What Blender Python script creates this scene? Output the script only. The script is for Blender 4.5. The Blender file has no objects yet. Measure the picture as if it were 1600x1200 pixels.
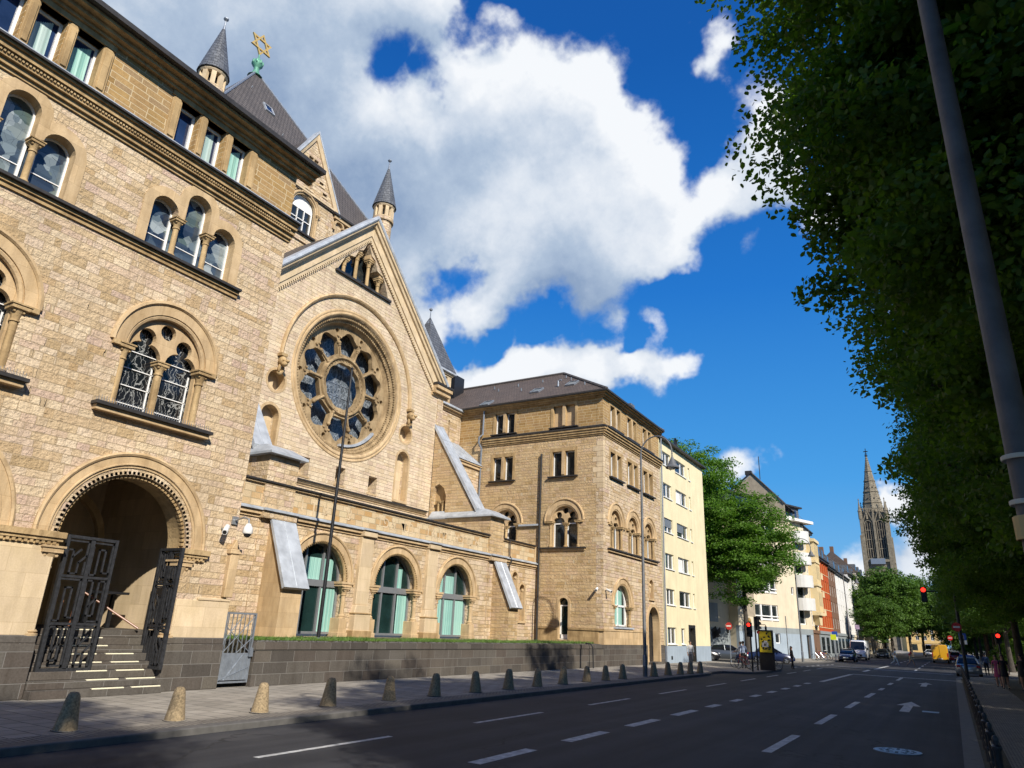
import bpy, bmesh, math, random
import numpy as np
from mathutils import Vector, Matrix
from mathutils.geometry import delaunay_2d_cdt
random.seed(7)
PI=math.pi; R=math.radians
scene=bpy.context.scene
col=scene.collection
sin,cos=math.sin,math.cos

# ---------------------------------------------------------------- helpers
def frame(p0,d):
    """wall frame: u runs along d (horizontal), v is up, w points out of the wall"""
    d=Vector((d[0],d[1],0)).normalized(); n=Vector((d.y,-d.x,0))
    return Matrix(((d.x,0,n.x,p0[0]),(d.y,0,n.y,p0[1]),(0,1,0,p0[2] if len(p0)>2 else 0),(0,0,0,1)))
ID=Matrix.Identity(4)
def arc(cx,cy,r,a0,a1,n):
    return [(cx+r*cos(R(a0+(a1-a0)*i/n)),cy+r*sin(R(a0+(a1-a0)*i/n))) for i in range(n+1)]
def circ(cx,cy,r,n=24): return arc(cx,cy,r,0,360,n)[:-1]
def archpoly(c,r,s,b,n=20):
    """round-headed opening: centre c, radius r, springing s, bottom b"""
    return [(c-r,b)]+arc(c,s,r,180,0,n)+[(c+r,b)]
def rect(u0,u1,v0,v1): return [(u0,v0),(u1,v0),(u1,v1),(u0,v1)]
def inside(p,loop):
    x,y=p; c=False; j=len(loop)-1
    for i in range(len(loop)):
        xi,yi=loop[i]; xj,yj=loop[j]
        if (yi>y)!=(yj>y) and x<(xj-xi)*(y-yi)/(yj-yi)+xi: c=not c
        j=i
    return c
class MB:
    def __init__(s,M=ID): s.v=[]; s.f=[]; s.mi=[]; s.M=M; s.m=0
    def add(s,vs,fs):
        o=len(s.v); s.v+=[s.M@Vector(p) for p in vs]; s.f+=[tuple(o+i for i in f) for f in fs]; s.mi+=[s.m]*len(fs); return s
    def box(s,u0,u1,v0,v1,w0,w1):
        vs=[(u,v,w) for w in (w0,w1) for v in (v0,v1) for u in (u0,u1)]
        return s.add(vs,[(0,2,3,1),(4,5,7,6),(0,1,5,4),(2,6,7,3),(0,4,6,2),(1,3,7,5)])
    def prism(s,poly,w0,w1):
        n=len(poly); vs=[(p[0],p[1],w0) for p in poly]+[(p[0],p[1],w1) for p in poly]
        return s.add(vs,[tuple(range(n))[::-1],tuple(range(n,2*n))]+[(i,(i+1)%n,n+(i+1)%n,n+i) for i in range(n)])
    def plate(s,outline,holes,w0,w1,back=True):
        loops=[outline]+list(holes); pts=[];edges=[]
        for L in loops:
            o=len(pts); pts+=[Vector((p[0],p[1])) for p in L]; edges+=[(o+i,o+(i+1)%len(L)) for i in range(len(L))]
        vo,eo,fo,_,_,_=delaunay_2d_cdt(pts,edges,[],0,1e-6)
        keep=[]
        for f in fo:
            cx=sum(vo[i].x for i in f)/3; cy=sum(vo[i].y for i in f)/3
            if inside((cx,cy),outline) and not any(inside((cx,cy),h) for h in holes): keep.append(tuple(f))
        V=[(p.x,p.y) for p in vo]
        s.add([(x,y,w1) for x,y in V],keep)
        if back: s.add([(x,y,w0) for x,y in V],[f[::-1] for f in keep])
        for k,L in enumerate(loops):
            a=sum(L[i][0]*L[(i+1)%len(L)][1]-L[(i+1)%len(L)][0]*L[i][1] for i in range(len(L)))
            LL=L if (a>0)==(k==0) else L[::-1]
            n=len(LL); lo=min(p[1] for p in outline); open_=any(min(p[1] for p in h)<lo+.03 for h in holes)
            s.add([(x,y,w0) for x,y in LL]+[(x,y,w1) for x,y in LL],[(i,(i+1)%n,n+(i+1)%n,n+i) for i in range(n) if not (open_ and LL[i][1]<lo+.03 and LL[(i+1)%n][1]<lo+.03)])
        return s
    def sweep(s,path,prof,closed=False,cap=True,pclosed=False):
        """profile points (n,w): n = offset to the left of the path direction, w = out of wall"""
        n=len(path); P=[Vector((p[0],p[1])) for p in path]; N=[]
        for i in range(n):
            a=P[i]-P[i-1] if (i>0 or closed) else None
            b=P[(i+1)%n]-P[i] if (i<n-1 or closed) else None
            a=a.normalized() if a else None; b=b.normalized() if b else None
            if a is None:a=b
            if b is None:b=a
            na=Vector((-a.y,a.x)); nb=Vector((-b.y,b.x)); m=(na+nb)
            if m.length<1e-6: m=na
            m=m.normalized(); k=max(.3,m.dot(na)); N.append(m/k)
        k=len(prof); vs=[]
        for p,nn in zip(P,N):
            for (o,w) in prof: q=p+nn*o; vs.append((q.x,q.y,w))
        fs=[]
        for i in range(n if closed else n-1):
            j=(i+1)%n
            for t in range(k if pclosed else k-1):
                t2=(t+1)%k
                fs.append((i*k+t,i*k+t2,j*k+t2,j*k+t))
        if cap and not closed and k>2: fs+=[tuple(range(k))[::-1],tuple((n-1)*k+t for t in range(k))]
        return s.add(vs,fs)
    def lathe(s,u,v,w,prof,n=12,axis=1,cap=True):
        vs=[];k=len(prof)
        for i in range(n):
            a=2*PI*i/n
            for r,h in prof:
                p=[u+r*cos(a),0,w+r*sin(a)]; p[1]=v+h
                if axis==2: p=[u+r*cos(a),v+r*sin(a),w+h]
                if axis==0: p=[u+h,v+r*cos(a),w+r*sin(a)]
                vs.append(p)
        fs=[(i*k+t,i*k+t+1,((i+1)%n)*k+t+1,((i+1)%n)*k+t) for i in range(n) for t in range(k-1)]
        if cap:
            if prof[0][0]>1e-4: fs.append(tuple(i*k for i in range(n)))
            if prof[-1][0]>1e-4: fs.append(tuple(i*k+k-1 for i in range(n))[::-1])
        return s.add(vs,fs)
    def tube(s,pts,r,n=8,closed=False):
        P=[Vector(p) for p in pts]; m=len(P); rr=r if isinstance(r,(list,tuple)) else [r]*m; vs=[]
        up=None
        for i in range(m):
            t=(P[(i+1)%m]-P[i-1]) if closed else (P[min(i+1,m-1)]-P[max(i-1,0)])
            t.normalize()
            if up is None: up=Vector((0,0,1)) if abs(t.z)<.9 else Vector((1,0,0))
            x=t.cross(up)
            if x.length<1e-4: x=t.cross(Vector((0,1,0)))
            x.normalize(); y=x.cross(t); up=y
            vs+=[P[i]+x*rr[i]*cos(2*PI*j/n)+y*rr[i]*sin(2*PI*j/n) for j in range(n)]
        fs=[(i*n+j,i*n+(j+1)%n,((i+1)%m)*n+(j+1)%n,((i+1)%m)*n+j) for i in range(m if closed else m-1) for j in range(n)]
        if not closed: fs+=[tuple(range(n))[::-1],tuple((m-1)*n+j for j in range(n))]
        return s.add(vs,fs)
    def ball(s,c,r,n=12,k=8):
        rx,ry,rz=r if isinstance(r,(tuple,list)) else (r,r,r); vs=[]
        for i in range(k+1):
            a=-PI/2+PI*i/k
            vs+=[(c[0]+rx*cos(a)*cos(2*PI*j/n),c[1]+ry*cos(a)*sin(2*PI*j/n),c[2]+rz*sin(a)) for j in range(n)]
        return s.add(vs,[(i*n+j,i*n+(j+1)%n,(i+1)*n+(j+1)%n,(i+1)*n+j) for i in range(k) for j in range(n)])
    def build(s,name,mat,parent=None,org=(0,0,0),smooth=False,bevel=0,fixn=True,label=None):
        me=bpy.data.meshes.new(name); o=Vector(org)
        me.from_pydata([tuple(p-o) for p in s.v],[],s.f)
        mats=mat if isinstance(mat,(list,tuple)) else [mat]
        for m in mats: me.materials.append(m)
        if len(mats)>1: me.polygons.foreach_set('material_index',s.mi)
        bm=bmesh.new(); bm.from_mesh(me)
        if fixn: 
            bmesh.ops.remove_doubles(bm,verts=bm.verts,dist=1e-5)
            bmesh.ops.recalc_face_normals(bm,faces=bm.faces)
        if bevel:
            ee=[e for e in bm.edges if len(e.link_faces)==2 and e.calc_face_angle(0)>.5]
            try: bmesh.ops.bevel(bm,geom=ee,offset=bevel,segments=1 if bevel<.03 else 2,affect='EDGES',clamp_overlap=True)
            except Exception: pass
        uvl=bm.loops.layers.uv.new('UVMap')
        for f in bm.faces:
            n=f.normal
            if abs(n.z)>.97: t=Vector((1,0,0)); b=Vector((0,1,0))
            else:
                t=Vector((-n.y,n.x,0)).normalized()
                if t.x+t.y<0 : t=-t
                b=Vector((0,0,1)) if abs(n.z)<.08 else n.cross(t)
                if b.z<0: b=-b
            for l in f.loops:
                p=l.vert.co+o; l[uvl].uv=(p.dot(t),p.dot(b))
            if smooth: f.smooth=True
        bm.to_mesh(me); bm.free()
        if smooth and hasattr(me,'set_sharp_from_angle'): me.set_sharp_from_angle(angle=R(40))
        ob=bpy.data.objects.new(name,me); col.objects.link(ob)
        if parent: ob.parent=parent
        if label: ob['label']=label
        return ob
def pieces(mb):
    """the separate shells of a builder, each as a builder of its own (touching boxes stay together)"""
    n=len(mb.v); par=list(range(n))
    def find(i):
        while par[i]!=i: par[i]=par[par[i]]; i=par[i]
        return i
    for f in mb.f:
        for i in f[1:]: par[find(i)]=find(f[0])
    comp={}
    for i in range(n): comp.setdefault(find(i),[]).append(i)
    roots=list(comp); bb=[]
    for r in roots:
        P=[mb.v[i] for i in comp[r]]; bb.append([min(p[k] for p in P)-.012 for k in range(3)]+[max(p[k] for p in P)+.012 for k in range(3)])
    g=list(range(len(roots)))
    def fg(i):
        while g[i]!=i: i=g[i]
        return i
    for a in range(len(roots)):
        for b in range(a):
            if all(bb[a][k]<=bb[b][k+3] and bb[b][k]<=bb[a][k+3] for k in range(3)): g[fg(a)]=fg(b)
    out={}
    for k,r in enumerate(roots): out.setdefault(fg(k),[]).extend(comp[r])
    res=[]
    for idx in out.values():
        s=set(idx); m=MB(); mp={}
        for i in idx: mp[i]=len(m.v); m.v.append(mb.v[i])
        for f,mi in zip(mb.f,mb.mi):
            if f[0] in s: m.f.append(tuple(mp[i] for i in f)); m.mi.append(mi)
        res.append(m)
    return res
def tag(o,label,cat,group=None,kind=None):
    if label: o['label']=label
    if cat: o['category']=cat
    if group: o['group']=group
    if kind: o['kind']=kind
    return o
def thing(name,label,cat,loc=(0,0,0),group=None,rz=0):
    o=bpy.data.objects.new(name,None); o.empty_display_size=.3; col.objects.link(o)
    o.location=loc; o.rotation_euler=(0,0,rz)
    return tag(o,label,cat,group)
def struct(o): o['kind']='structure'; return o
def kids(o): return [c for c in bpy.data.objects if c.parent==o]
def copy_tree(o,parent=None):
    c=o.copy(); col.objects.link(c); c.parent=parent
    for k in kids(o): copy_tree(k,c)
    return c
def place(o,loc,rz=None,label=None,s=None):
    o.location=loc
    if rz is not None:o.rotation_euler=(0,0,rz)
    if label:o['label']=label
    if s:o.scale=(s,s,s) if not isinstance(s,tuple) else s
    return o

# ---------------------------------------------------------------- materials
def newmat(name):
    m=bpy.data.materials.new(name); m.use_nodes=True; nt=m.node_tree; b=nt.nodes['Principled BSDF']; return m,nt,b
def N(nt,t,**kw):
    n=nt.nodes.new(t)
    for k,v in kw.items():
        if k.startswith('i_'):
            key=k[2:]; n.inputs[int(key) if key.isdigit() else key.replace('_',' ')].default_value=v
        else: setattr(n,k,v)
    return n
def ramp(nt,src,stops):
    r=N(nt,'ShaderNodeValToRGB'); e=r.color_ramp.elements
    while len(e)<len(stops): e.new(.5)
    for k,(p,c) in zip(e,stops): k.position=p; k.color=(c[0],c[1],c[2],1)
    nt.links.new(src,r.inputs[0]); return r.outputs[0]
def mixc(nt,fac,a,b,mode='MIX'):
    m=N(nt,'ShaderNodeMix',data_type='RGBA',blend_type=mode)
    for sock,val in ((m.inputs[0],fac),(m.inputs[6],a),(m.inputs[7],b)):
        if isinstance(val,(int,float)): sock.default_value=val
        elif isinstance(val,(tuple,list)): sock.default_value=(val[0],val[1],val[2],1)
        else: nt.links.new(val,sock)
    return m.outputs[2]
def math_(nt,op,a,b=None,c=None):
    m=N(nt,'ShaderNodeMath',operation=op)
    for i,x in enumerate((a,b,c)):
        if x is None: continue
        if isinstance(x,(int,float)): m.inputs[i].default_value=x
        else: nt.links.new(x,m.inputs[i])
    return m.outputs[0]
def coord(nt,kind='UV',scale=None):
    tc=N(nt,'ShaderNodeTexCoord'); o=tc.outputs[kind]
    if scale:
        mp=N(nt,'ShaderNodeMapping'); mp.inputs['Scale'].default_value=scale if isinstance(scale,tuple) else (scale,)*3
        nt.links.new(o,mp.inputs[0]); o=mp.outputs[0]
    return o
def noise(nt,vec,scale,detail=4,rough=.55,out=0):
    n=N(nt,'ShaderNodeTexNoise'); n.inputs['Scale'].default_value=scale; n.inputs['Detail'].default_value=detail; n.inputs['Roughness'].default_value=rough
    if vec is not None: nt.links.new(vec,n.inputs['Vector'])
    return n.outputs[out]
def bump(nt,b,h,strength,dist):
    n=N(nt,'ShaderNodeBump'); n.inputs['Strength'].default_value=strength; n.inputs['Distance'].default_value=dist
    nt.links.new(h,n.inputs['Height']); nt.links.new(n.outputs[0],b.inputs['Normal']); return n
def simple(name,c,rough=.6,metal=0,var=.12,scale=6,bumps=0,spec=.5):
    m,nt,b=newmat(name); v=coord(nt,'Object'); f=noise(nt,v,scale)
    lo=tuple(x*(1-var) for x in c); hi=tuple(min(1,x*(1+var)) for x in c)
    nt.links.new(ramp(nt,f,[(.3,lo),(.7,hi)]),b.inputs['Base Color'])
    b.inputs['Roughness'].default_value=rough; b.inputs['Metallic'].default_value=metal; b.inputs['Specular IOR Level'].default_value=spec
    if bumps: bump(nt,b,noise(nt,v,scale*6,5),bumps,.02)
    return m
def stone(name,cols,bw,bh,mort,mortcol,warp=.0,rowwarp=.0,rough_face=.5,stain=.25,mside=.3,offset=.5):
    m,nt,b=newmat(name); uv=coord(nt,'UV'); L=nt.links
    sep=N(nt,'ShaderNodeSeparateXYZ'); L.new(uv,sep.inputs[0])
    # uneven courses: the height coordinate is stretched by a slow one-dimensional noise
    cv=N(nt,'ShaderNodeCombineXYZ'); L.new(sep.outputs[1],cv.inputs[1])
    nv=noise(nt,cv.outputs[0],1.5,3)
    v2=math_(nt,'ADD',sep.outputs[1],math_(nt,'MULTIPLY',math_(nt,'SUBTRACT',nv,.5),rowwarp))
    row=math_(nt,'FLOOR',math_(nt,'DIVIDE',v2,bh))
    wn=N(nt,'ShaderNodeTexWhiteNoise',noise_dimensions='1D'); L.new(row,wn.inputs['W'])
    # uneven lengths and an irregular start for each course
    cu=N(nt,'ShaderNodeCombineXYZ'); L.new(sep.outputs[0],cu.inputs[0]); L.new(math_(nt,'MULTIPLY',row,3.7),cu.inputs[1])
    nu=noise(nt,cu.outputs[0],1.3,2)
    u2=math_(nt,'ADD',math_(nt,'ADD',sep.outputs[0],math_(nt,'MULTIPLY',wn.outputs[0],bw*1.7)),math_(nt,'MULTIPLY',math_(nt,'SUBTRACT',nu,.5),rowwarp*5))
    c2=N(nt,'ShaderNodeCombineXYZ'); L.new(u2,c2.inputs[0]); L.new(v2,c2.inputs[1])
    vec=c2.outputs[0]
    if warp:
        nn=noise(nt,uv,5,3,out=1); vm=N(nt,'ShaderNodeVectorMath',operation='SCALE'); vm.inputs[3].default_value=warp
        L.new(nn,vm.inputs[0]); va=N(nt,'ShaderNodeVectorMath',operation='ADD'); L.new(vec,va.inputs[0]); L.new(vm.outputs[0],va.inputs[1]); vec=va.outputs[0]
    br=N(nt,'ShaderNodeTexBrick'); L.new(vec,br.inputs['Vector'])
    br.inputs['Scale'].default_value=1; br.inputs['Brick Width'].default_value=bw; br.inputs['Row Height'].default_value=bh
    br.inputs['Mortar Size'].default_value=mort; br.inputs['Mortar Smooth'].default_value=mside; br.inputs['Bias'].default_value=0
    br.inputs['Color1'].default_value=(0,0,0,1); br.inputs['Color2'].default_value=(1,1,1,1); br.inputs['Mortar'].default_value=(.5,.5,.5,1)
    br.offset=offset
    k=len(cols); body=ramp(nt,br.outputs['Color'],[(.04+.92*i/(k-1),c) for i,c in enumerate(cols)])
    obj=coord(nt,'Object')
    fine=noise(nt,obj,22,6,.65); big=noise(nt,obj,.55,5,.6); streak=noise(nt,coord(nt,'Object',(2.6,2.6,.22)),1.3,6,.65)
    body=mixc(nt,.7,body,ramp(nt,fine,[(.25,(.6,.58,.56)),(.75,(1.32,1.32,1.32))]),'MULTIPLY')
    body=mixc(nt,stain,body,ramp(nt,big,[(.3,(.6,.55,.5)),(.7,(1.25,1.2,1.15))]),'MULTIPLY')
    body=mixc(nt,stain*.9,body,ramp(nt,streak,[(.33,(.52,.46,.39)),(.52,(1.06,1.05,1.03))]),'MULTIPLY')
    fin=mixc(nt,br.outputs['Fac'],body,mortcol)
    L.new(fin,b.inputs['Base Color']); b.inputs['Roughness'].default_value=.9; b.inputs['Specular IOR Level'].default_value=.2
    rough=noise(nt,obj,9,6,.6)
    h=math_(nt,'MULTIPLY',math_(nt,'SUBTRACT',1,br.outputs['Fac']),math_(nt,'ADD',.5,math_(nt,'MULTIPLY',rough,rough_face)))
    h=math_(nt,'ADD',h,math_(nt,'MULTIPLY',br.outputs['Color'],rough_face*.35))
    bump(nt,b,h,1.0,.085 if rough_face>.3 else .012)
    return m
def trim(name,c1,c2,stain=.35,br=.15):
    m,nt,b=newmat(name); o=coord(nt,'Object'); uv=coord(nt,'UV')
    body=ramp(nt,noise(nt,o,1.3,5),[(.3,c1),(.7,c2)])
    fine=noise(nt,o,30,5,.7)
    body=mixc(nt,.4,body,ramp(nt,fine,[(.25,(.7,.68,.66)),(.75,(1.25,1.25,1.22))]),'MULTIPLY')
    st=noise(nt,coord(nt,'Object',(2.2,2.2,.5)),1.6,5,.65)
    body=mixc(nt,stain,body,ramp(nt,st,[(.35,(.45,.4,.34)),(.6,(1.15,1.15,1.12))]),'MULTIPLY')
    bk=N(nt,'ShaderNodeTexBrick'); nt.links.new(uv,bk.inputs['Vector']); bk.inputs['Scale'].default_value=1
    bk.inputs['Brick Width'].default_value=.9; bk.inputs['Row Height'].default_value=.55; bk.inputs['Mortar Size'].default_value=.006
    bk.inputs['Color1'].default_value=(.85,.85,.85,1); bk.inputs['Color2'].default_value=(1.1,1.1,1.1,1); bk.inputs['Mortar'].default_value=(.75,.72,.68,1)
    body=mixc(nt,.8,body,bk.outputs['Color'],'MULTIPLY')
    nt.links.new(body,b.inputs['Base Color']); b.inputs['Roughness'].default_value=.85; b.inputs['Specular IOR Level'].default_value=.25
    bump(nt,b,noise(nt,o,16,6,.65),.35,br*.1)
    return m
M={}
M['rock']=stone('rough_sandstone',[(0.470,0.352,0.205),(0.610,0.484,0.319),(0.570,0.439,0.329),(0.660,0.546,0.383),(0.550,0.418,0.259),(0.630,0.515,0.351),(0.540,0.408,0.319),(0.680,0.566,0.410),(0.490,0.352,0.194),(0.620,0.510,0.367)],.46,.215,.009,(0.420,0.316,0.194),.022,.36,.9,.38)
M['rockpale']=stone('pale_sandstone',[(.55,.44,.30),(.65,.545,.39),(.60,.475,.36),(.67,.565,.41),(.58,.465,.31),(.64,.53,.39),(.52,.41,.30)],.5,.21,.006,(.55,.45,.31),.02,.36,.5,.34)
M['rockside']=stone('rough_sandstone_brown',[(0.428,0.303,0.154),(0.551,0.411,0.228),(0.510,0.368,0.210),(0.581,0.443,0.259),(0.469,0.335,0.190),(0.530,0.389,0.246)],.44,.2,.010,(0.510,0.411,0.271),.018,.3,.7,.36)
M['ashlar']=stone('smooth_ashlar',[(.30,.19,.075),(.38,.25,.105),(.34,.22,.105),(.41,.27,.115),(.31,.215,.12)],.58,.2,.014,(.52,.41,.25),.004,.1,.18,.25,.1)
M['band']=stone('patched_ashlar',[(.56,.46,.29),(.62,.51,.34),(.46,.29,.125),(.57,.45,.28),(.42,.26,.115),(.60,.49,.32),(.53,.42,.27)],.5,.26,.012,(.36,.29,.18),.003,.05,.2,.25,.1)
M['trim']=trim('dressed_sandstone',(0.460,0.326,0.178),(0.560,0.418,0.254))
M['trimlight']=trim('pale_dressed_sandstone',(0.560,0.439,0.275),(0.630,0.500,0.340),.2)
M['trimdark']=trim('weathered_sandstone',(.33,.225,.11),(.46,.325,.17),.55)
M['carved']=trim('carved_sandstone',(.36,.25,.125),(.50,.365,.2),.6,.6)
M['weather']=trim('weathered_tracery_stone',(.25,.18,.10),(.42,.31,.18),.6,.5)
M['basalt']=stone('dark_basalt',[(.07,.064,.058),(.105,.098,.088),(.085,.073,.064),(.115,.105,.09)],.95,.34,.008,(.19,.18,.165),.002,.0,.12,.45,.1)
M['zinc']=simple('zinc_sheet',(.41,.44,.475),.5,.15,.22,2.2,.15)
M['darkmetal']=simple('dark_metal',(.02,.021,.024),.45,.3,.3,8)
M['iron']=simple('forged_iron',(.045,.046,.05),.5,.5,.35,10,.3)
M['gutter']=simple('dark_gutter',(.035,.032,.03),.55,.2,.3,5)
M['white']=simple('white_paint',(.78,.78,.76),.4,0,.05,4)
M['alu']=simple('grey_aluminium',(.30,.31,.32),.4,.5,.06,5)
M['greymetal']=simple('galvanised_grey',(.26,.29,.33),.45,.5,.15,7)
M['black']=simple('matt_black',(.008,.008,.009),.7)
def tiles(name,c1,c2,w,h,b_=.6,rough=.75):
    m,nt,b=newmat(name); uv=coord(nt,'UV'); br=N(nt,'ShaderNodeTexBrick'); nt.links.new(uv,br.inputs[0])
    br.inputs['Scale'].default_value=1; br.inputs['Brick Width'].default_value=w; br.inputs['Row Height'].default_value=h; br.inputs['Mortar Size'].default_value=h*.05; br.inputs['Mortar Smooth'].default_value=.4
    br.inputs['Color1'].default_value=(*c1,1); br.inputs['Color2'].default_value=(*c2,1); br.inputs['Mortar'].default_value=(.012,.01,.01,1)
    f=noise(nt,coord(nt,'Object'),1.2,5)
    nt.links.new(mixc(nt,.5,br.outputs['Color'],ramp(nt,f,[(.3,(.7,.7,.7)),(.7,(1.3,1.25,1.2))]),'MULTIPLY'),b.inputs['Base Color'])
    sep=N(nt,'ShaderNodeSeparateXYZ'); nt.links.new(uv,sep.inputs[0])
    saw=math_(nt,'FRACT',math_(nt,'DIVIDE',sep.outputs[1],h))
    lap=ramp(nt,saw,[(.0,(.25,.25,.25)),(.16,(1,1,1)),(1,(1.05,1.05,1.05))]); old=b.inputs['Base Color'].links[0].from_socket; nt.links.new(mixc(nt,1,old,lap,'MULTIPLY'),b.inputs['Base Color'])
    hh=math_(nt,'SUBTRACT',math_(nt,'SUBTRACT',1,saw),math_(nt,'MULTIPLY',br.outputs['Fac'],.6)); bump(nt,b,hh,b_,.05)
    b.inputs['Roughness'].default_value=rough; return m
M['tile']=tiles('dark_roof_tiles',(.078,.068,.064),(.10,.088,.082),.3,.38,1.0)
M['tilebrown']=tiles('brown_roof_tiles',(.082,.06,.05),(.11,.082,.066),.24,.24,.7)
M['slate']=tiles('grey_slate',(.075,.083,.095),(.12,.13,.145),.3,.26,.5,.5)
M['copper']=simple('green_copper',(.11,.30,.21),.6,.2,.35,6)
M['gold']=simple('gilded_metal',(.62,.43,.15),.4,.3,.1,4)
def glass(name,c,rough=.06,spec=.6,patt=None):
    m,nt,b=newmat(name); b.inputs['Roughness'].default_value=rough; b.inputs['Specular IOR Level'].default_value=spec
    o=coord(nt,'Object'); base=ramp(nt,noise(nt,o,1.1,3),[(.3,tuple(x*.6 for x in c)),(.7,tuple(x*1.3 for x in c))])
    if patt: base=patt(nt,o,base,b)
    nt.links.new(base,b.inputs['Base Color'])
    bump(nt,b,noise(nt,o,1.7,2),.05,.05)
    return m
def wall2d(nt,kind='UV'): return coord(nt,kind)
def patt_squiggle(sc,lines,dens):
    def f(nt,o,base,b):
        uv=coord(nt,'UV')
        d=noise(nt,uv,2.5,3,out=1); vm=N(nt,'ShaderNodeVectorMath',operation='SCALE'); vm.inputs[3].default_value=.35; nt.links.new(d,vm.inputs[0])
        va=N(nt,'ShaderNodeVectorMath',operation='ADD'); nt.links.new(uv,va.inputs[0]); nt.links.new(vm.outputs[0],va.inputs[1])
        masks=[]
        for k,(s,st,w) in enumerate(sc):
            mp=N(nt,'ShaderNodeMapping'); mp.inputs['Scale'].default_value=st; mp.inputs['Rotation'].default_value=(0,0,.25-.45*k); nt.links.new(va.outputs[0],mp.inputs[0])
            vo=N(nt,'ShaderNodeTexVoronoi',feature='DISTANCE_TO_EDGE'); vo.inputs['Scale'].default_value=s; nt.links.new(mp.outputs[0],vo.inputs['Vector'])
            masks.append(math_(nt,'LESS_THAN',vo.outputs['Distance'],w))
        m=masks[0]
        for q in masks[1:]: m=math_(nt,'MAXIMUM',m,q)
        return mixc(nt,math_(nt,'MULTIPLY',m,dens),base,lines)
    return f
M['glassdark']=glass('leaded_dark_glass',(.012,.014,.018),.08,.5,patt_squiggle([(4,(1,.2,1),.02),(6,(1,.33,1),.016)],(.34,.35,.34),.75))
M['glassrose']=glass('leaded_rose_glass',(.07,.085,.10),.2,.4,patt_squiggle([(4,(1,.4,1),.03),(6,(1.2,.8,1),.025)],(.33,.37,.42),.7))
def patt_stained(nt,o,base,b):
    uv=coord(nt,'UV')
    vo=N(nt,'ShaderNodeTexVoronoi'); vo.distance='MANHATTAN'; vo.inputs['Scale'].default_value=2.2; nt.links.new(uv,vo.inputs['Vector'])
    sep=N(nt,'ShaderNodeSeparateColor'); nt.links.new(vo.outputs['Color'],sep.inputs[0])
    a=ramp(nt,sep.outputs[0],[(.0,(.02,.03,.05)),(.35,(.06,.085,.11)),(.55,(.14,.18,.2)),(.75,(.3,.34,.35)),(.92,(.07,.1,.09))])
    w=N(nt,'ShaderNodeTexVoronoi',feature='DISTANCE_TO_EDGE'); w.inputs['Scale'].default_value=3.0; nt.links.new(uv,w.inputs['Vector'])
    c=N(nt,'ShaderNodeTexWave',wave_type='RINGS'); c.inputs['Scale'].default_value=.55; c.inputs['Distortion'].default_value=2; nt.links.new(uv,c.inputs['Vector'])
    a=mixc(nt,.35,a,ramp(nt,c.outputs['Fac'],[(.48,(.5,.55,.6)),(.52,(1.3,1.3,1.3))]),'MULTIPLY')
    return mixc(nt,math_(nt,'LESS_THAN',w.outputs['Distance'],.004),a,(.02,.02,.025))
M['glassstain']=glass('grey_stained_glass',(.1,.12,.14),.12,.6,patt_stained)
M['glassblue']=glass('blue_window_glass',(.016,.03,.075),.05,.8)
M['glassplain']=glass('dark_window_glass',(.02,.026,.028),.06,.7)
M['glassgreen']=glass('dark_green_glass',(.012,.03,.028),.05,.7)
def fabric(name,c1,c2,sc):
    m,nt,b=newmat(name); uv=coord(nt,'UV'); w=N(nt,'ShaderNodeTexWave',bands_direction='X'); w.inputs['Scale'].default_value=sc; w.inputs['Distortion'].default_value=1.2; w.inputs['Detail'].default_value=1
    nt.links.new(uv,w.inputs[0]); nt.links.new(ramp(nt,w.outputs['Fac'],[(.1,c1),(.9,c2)]),b.inputs['Base Color']); b.inputs['Roughness'].default_value=.35; bump(nt,b,w.outputs['Fac'],.4,.03); return m
M['curtain']=fabric('teal_curtain',(.20,.40,.35),(.33,.55,.48),1.6)
M['curtainpale']=fabric('pale_curtain',(.30,.42,.40),(.42,.53,.50),1.4)
def plaster(name,c,sc=.8,var=.1):
    m,nt,b=newmat(name); o=coord(nt,'Object')
    base=ramp(nt,noise(nt,o,sc,5,.6),[(.3,tuple(x*(1-var) for x in c)),(.7,tuple(min(.92,x*(1+var*.6)) for x in c))])
    st=noise(nt,coord(nt,'Object',(1.6,1.6,.25)),1.2,4,.6)
    base=mixc(nt,.25,base,ramp(nt,st,[(.35,(.75,.73,.7)),(.6,(1.06,1.06,1.05))]),'MULTIPLY')
    nt.links.new(base,b.inputs['Base Color']); b.inputs['Roughness'].default_value=.9; b.inputs['Specular IOR Level'].default_value=.2
    bump(nt,b,noise(nt,o,40,4),.15,.01); return m
M['yellow']=plaster('yellow_plaster',(.71,.63,.41)); M['bluebase']=plaster('blue_grey_plaster',(.30,.36,.42))
M['cream']=plaster('cream_plaster',(.62,.54,.40)); M['whitewall']=plaster('white_plaster',(.70,.69,.66)); M['greyband']=plaster('grey_plaster',(.24,.27,.28))
M['red']=plaster('red_plaster',(.42,.075,.02),1.2); M['brown']=plaster('brown_plaster',(.17,.10,.065)); M['ochre']=plaster('ochre_plaster',(.55,.38,.16))
M['paleyel']=plaster('pale_yellow_plaster',(.66,.54,.32)); M['gable']=plaster('weathered_render',(.34,.29,.22),1.5,.25)
M['beigewall']=plaster('beige_plaster',(.56,.50,.38)); M['gothic']=trim('gothic_sandstone',(.17,.15,.115),(.28,.245,.185),.6)
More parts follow.
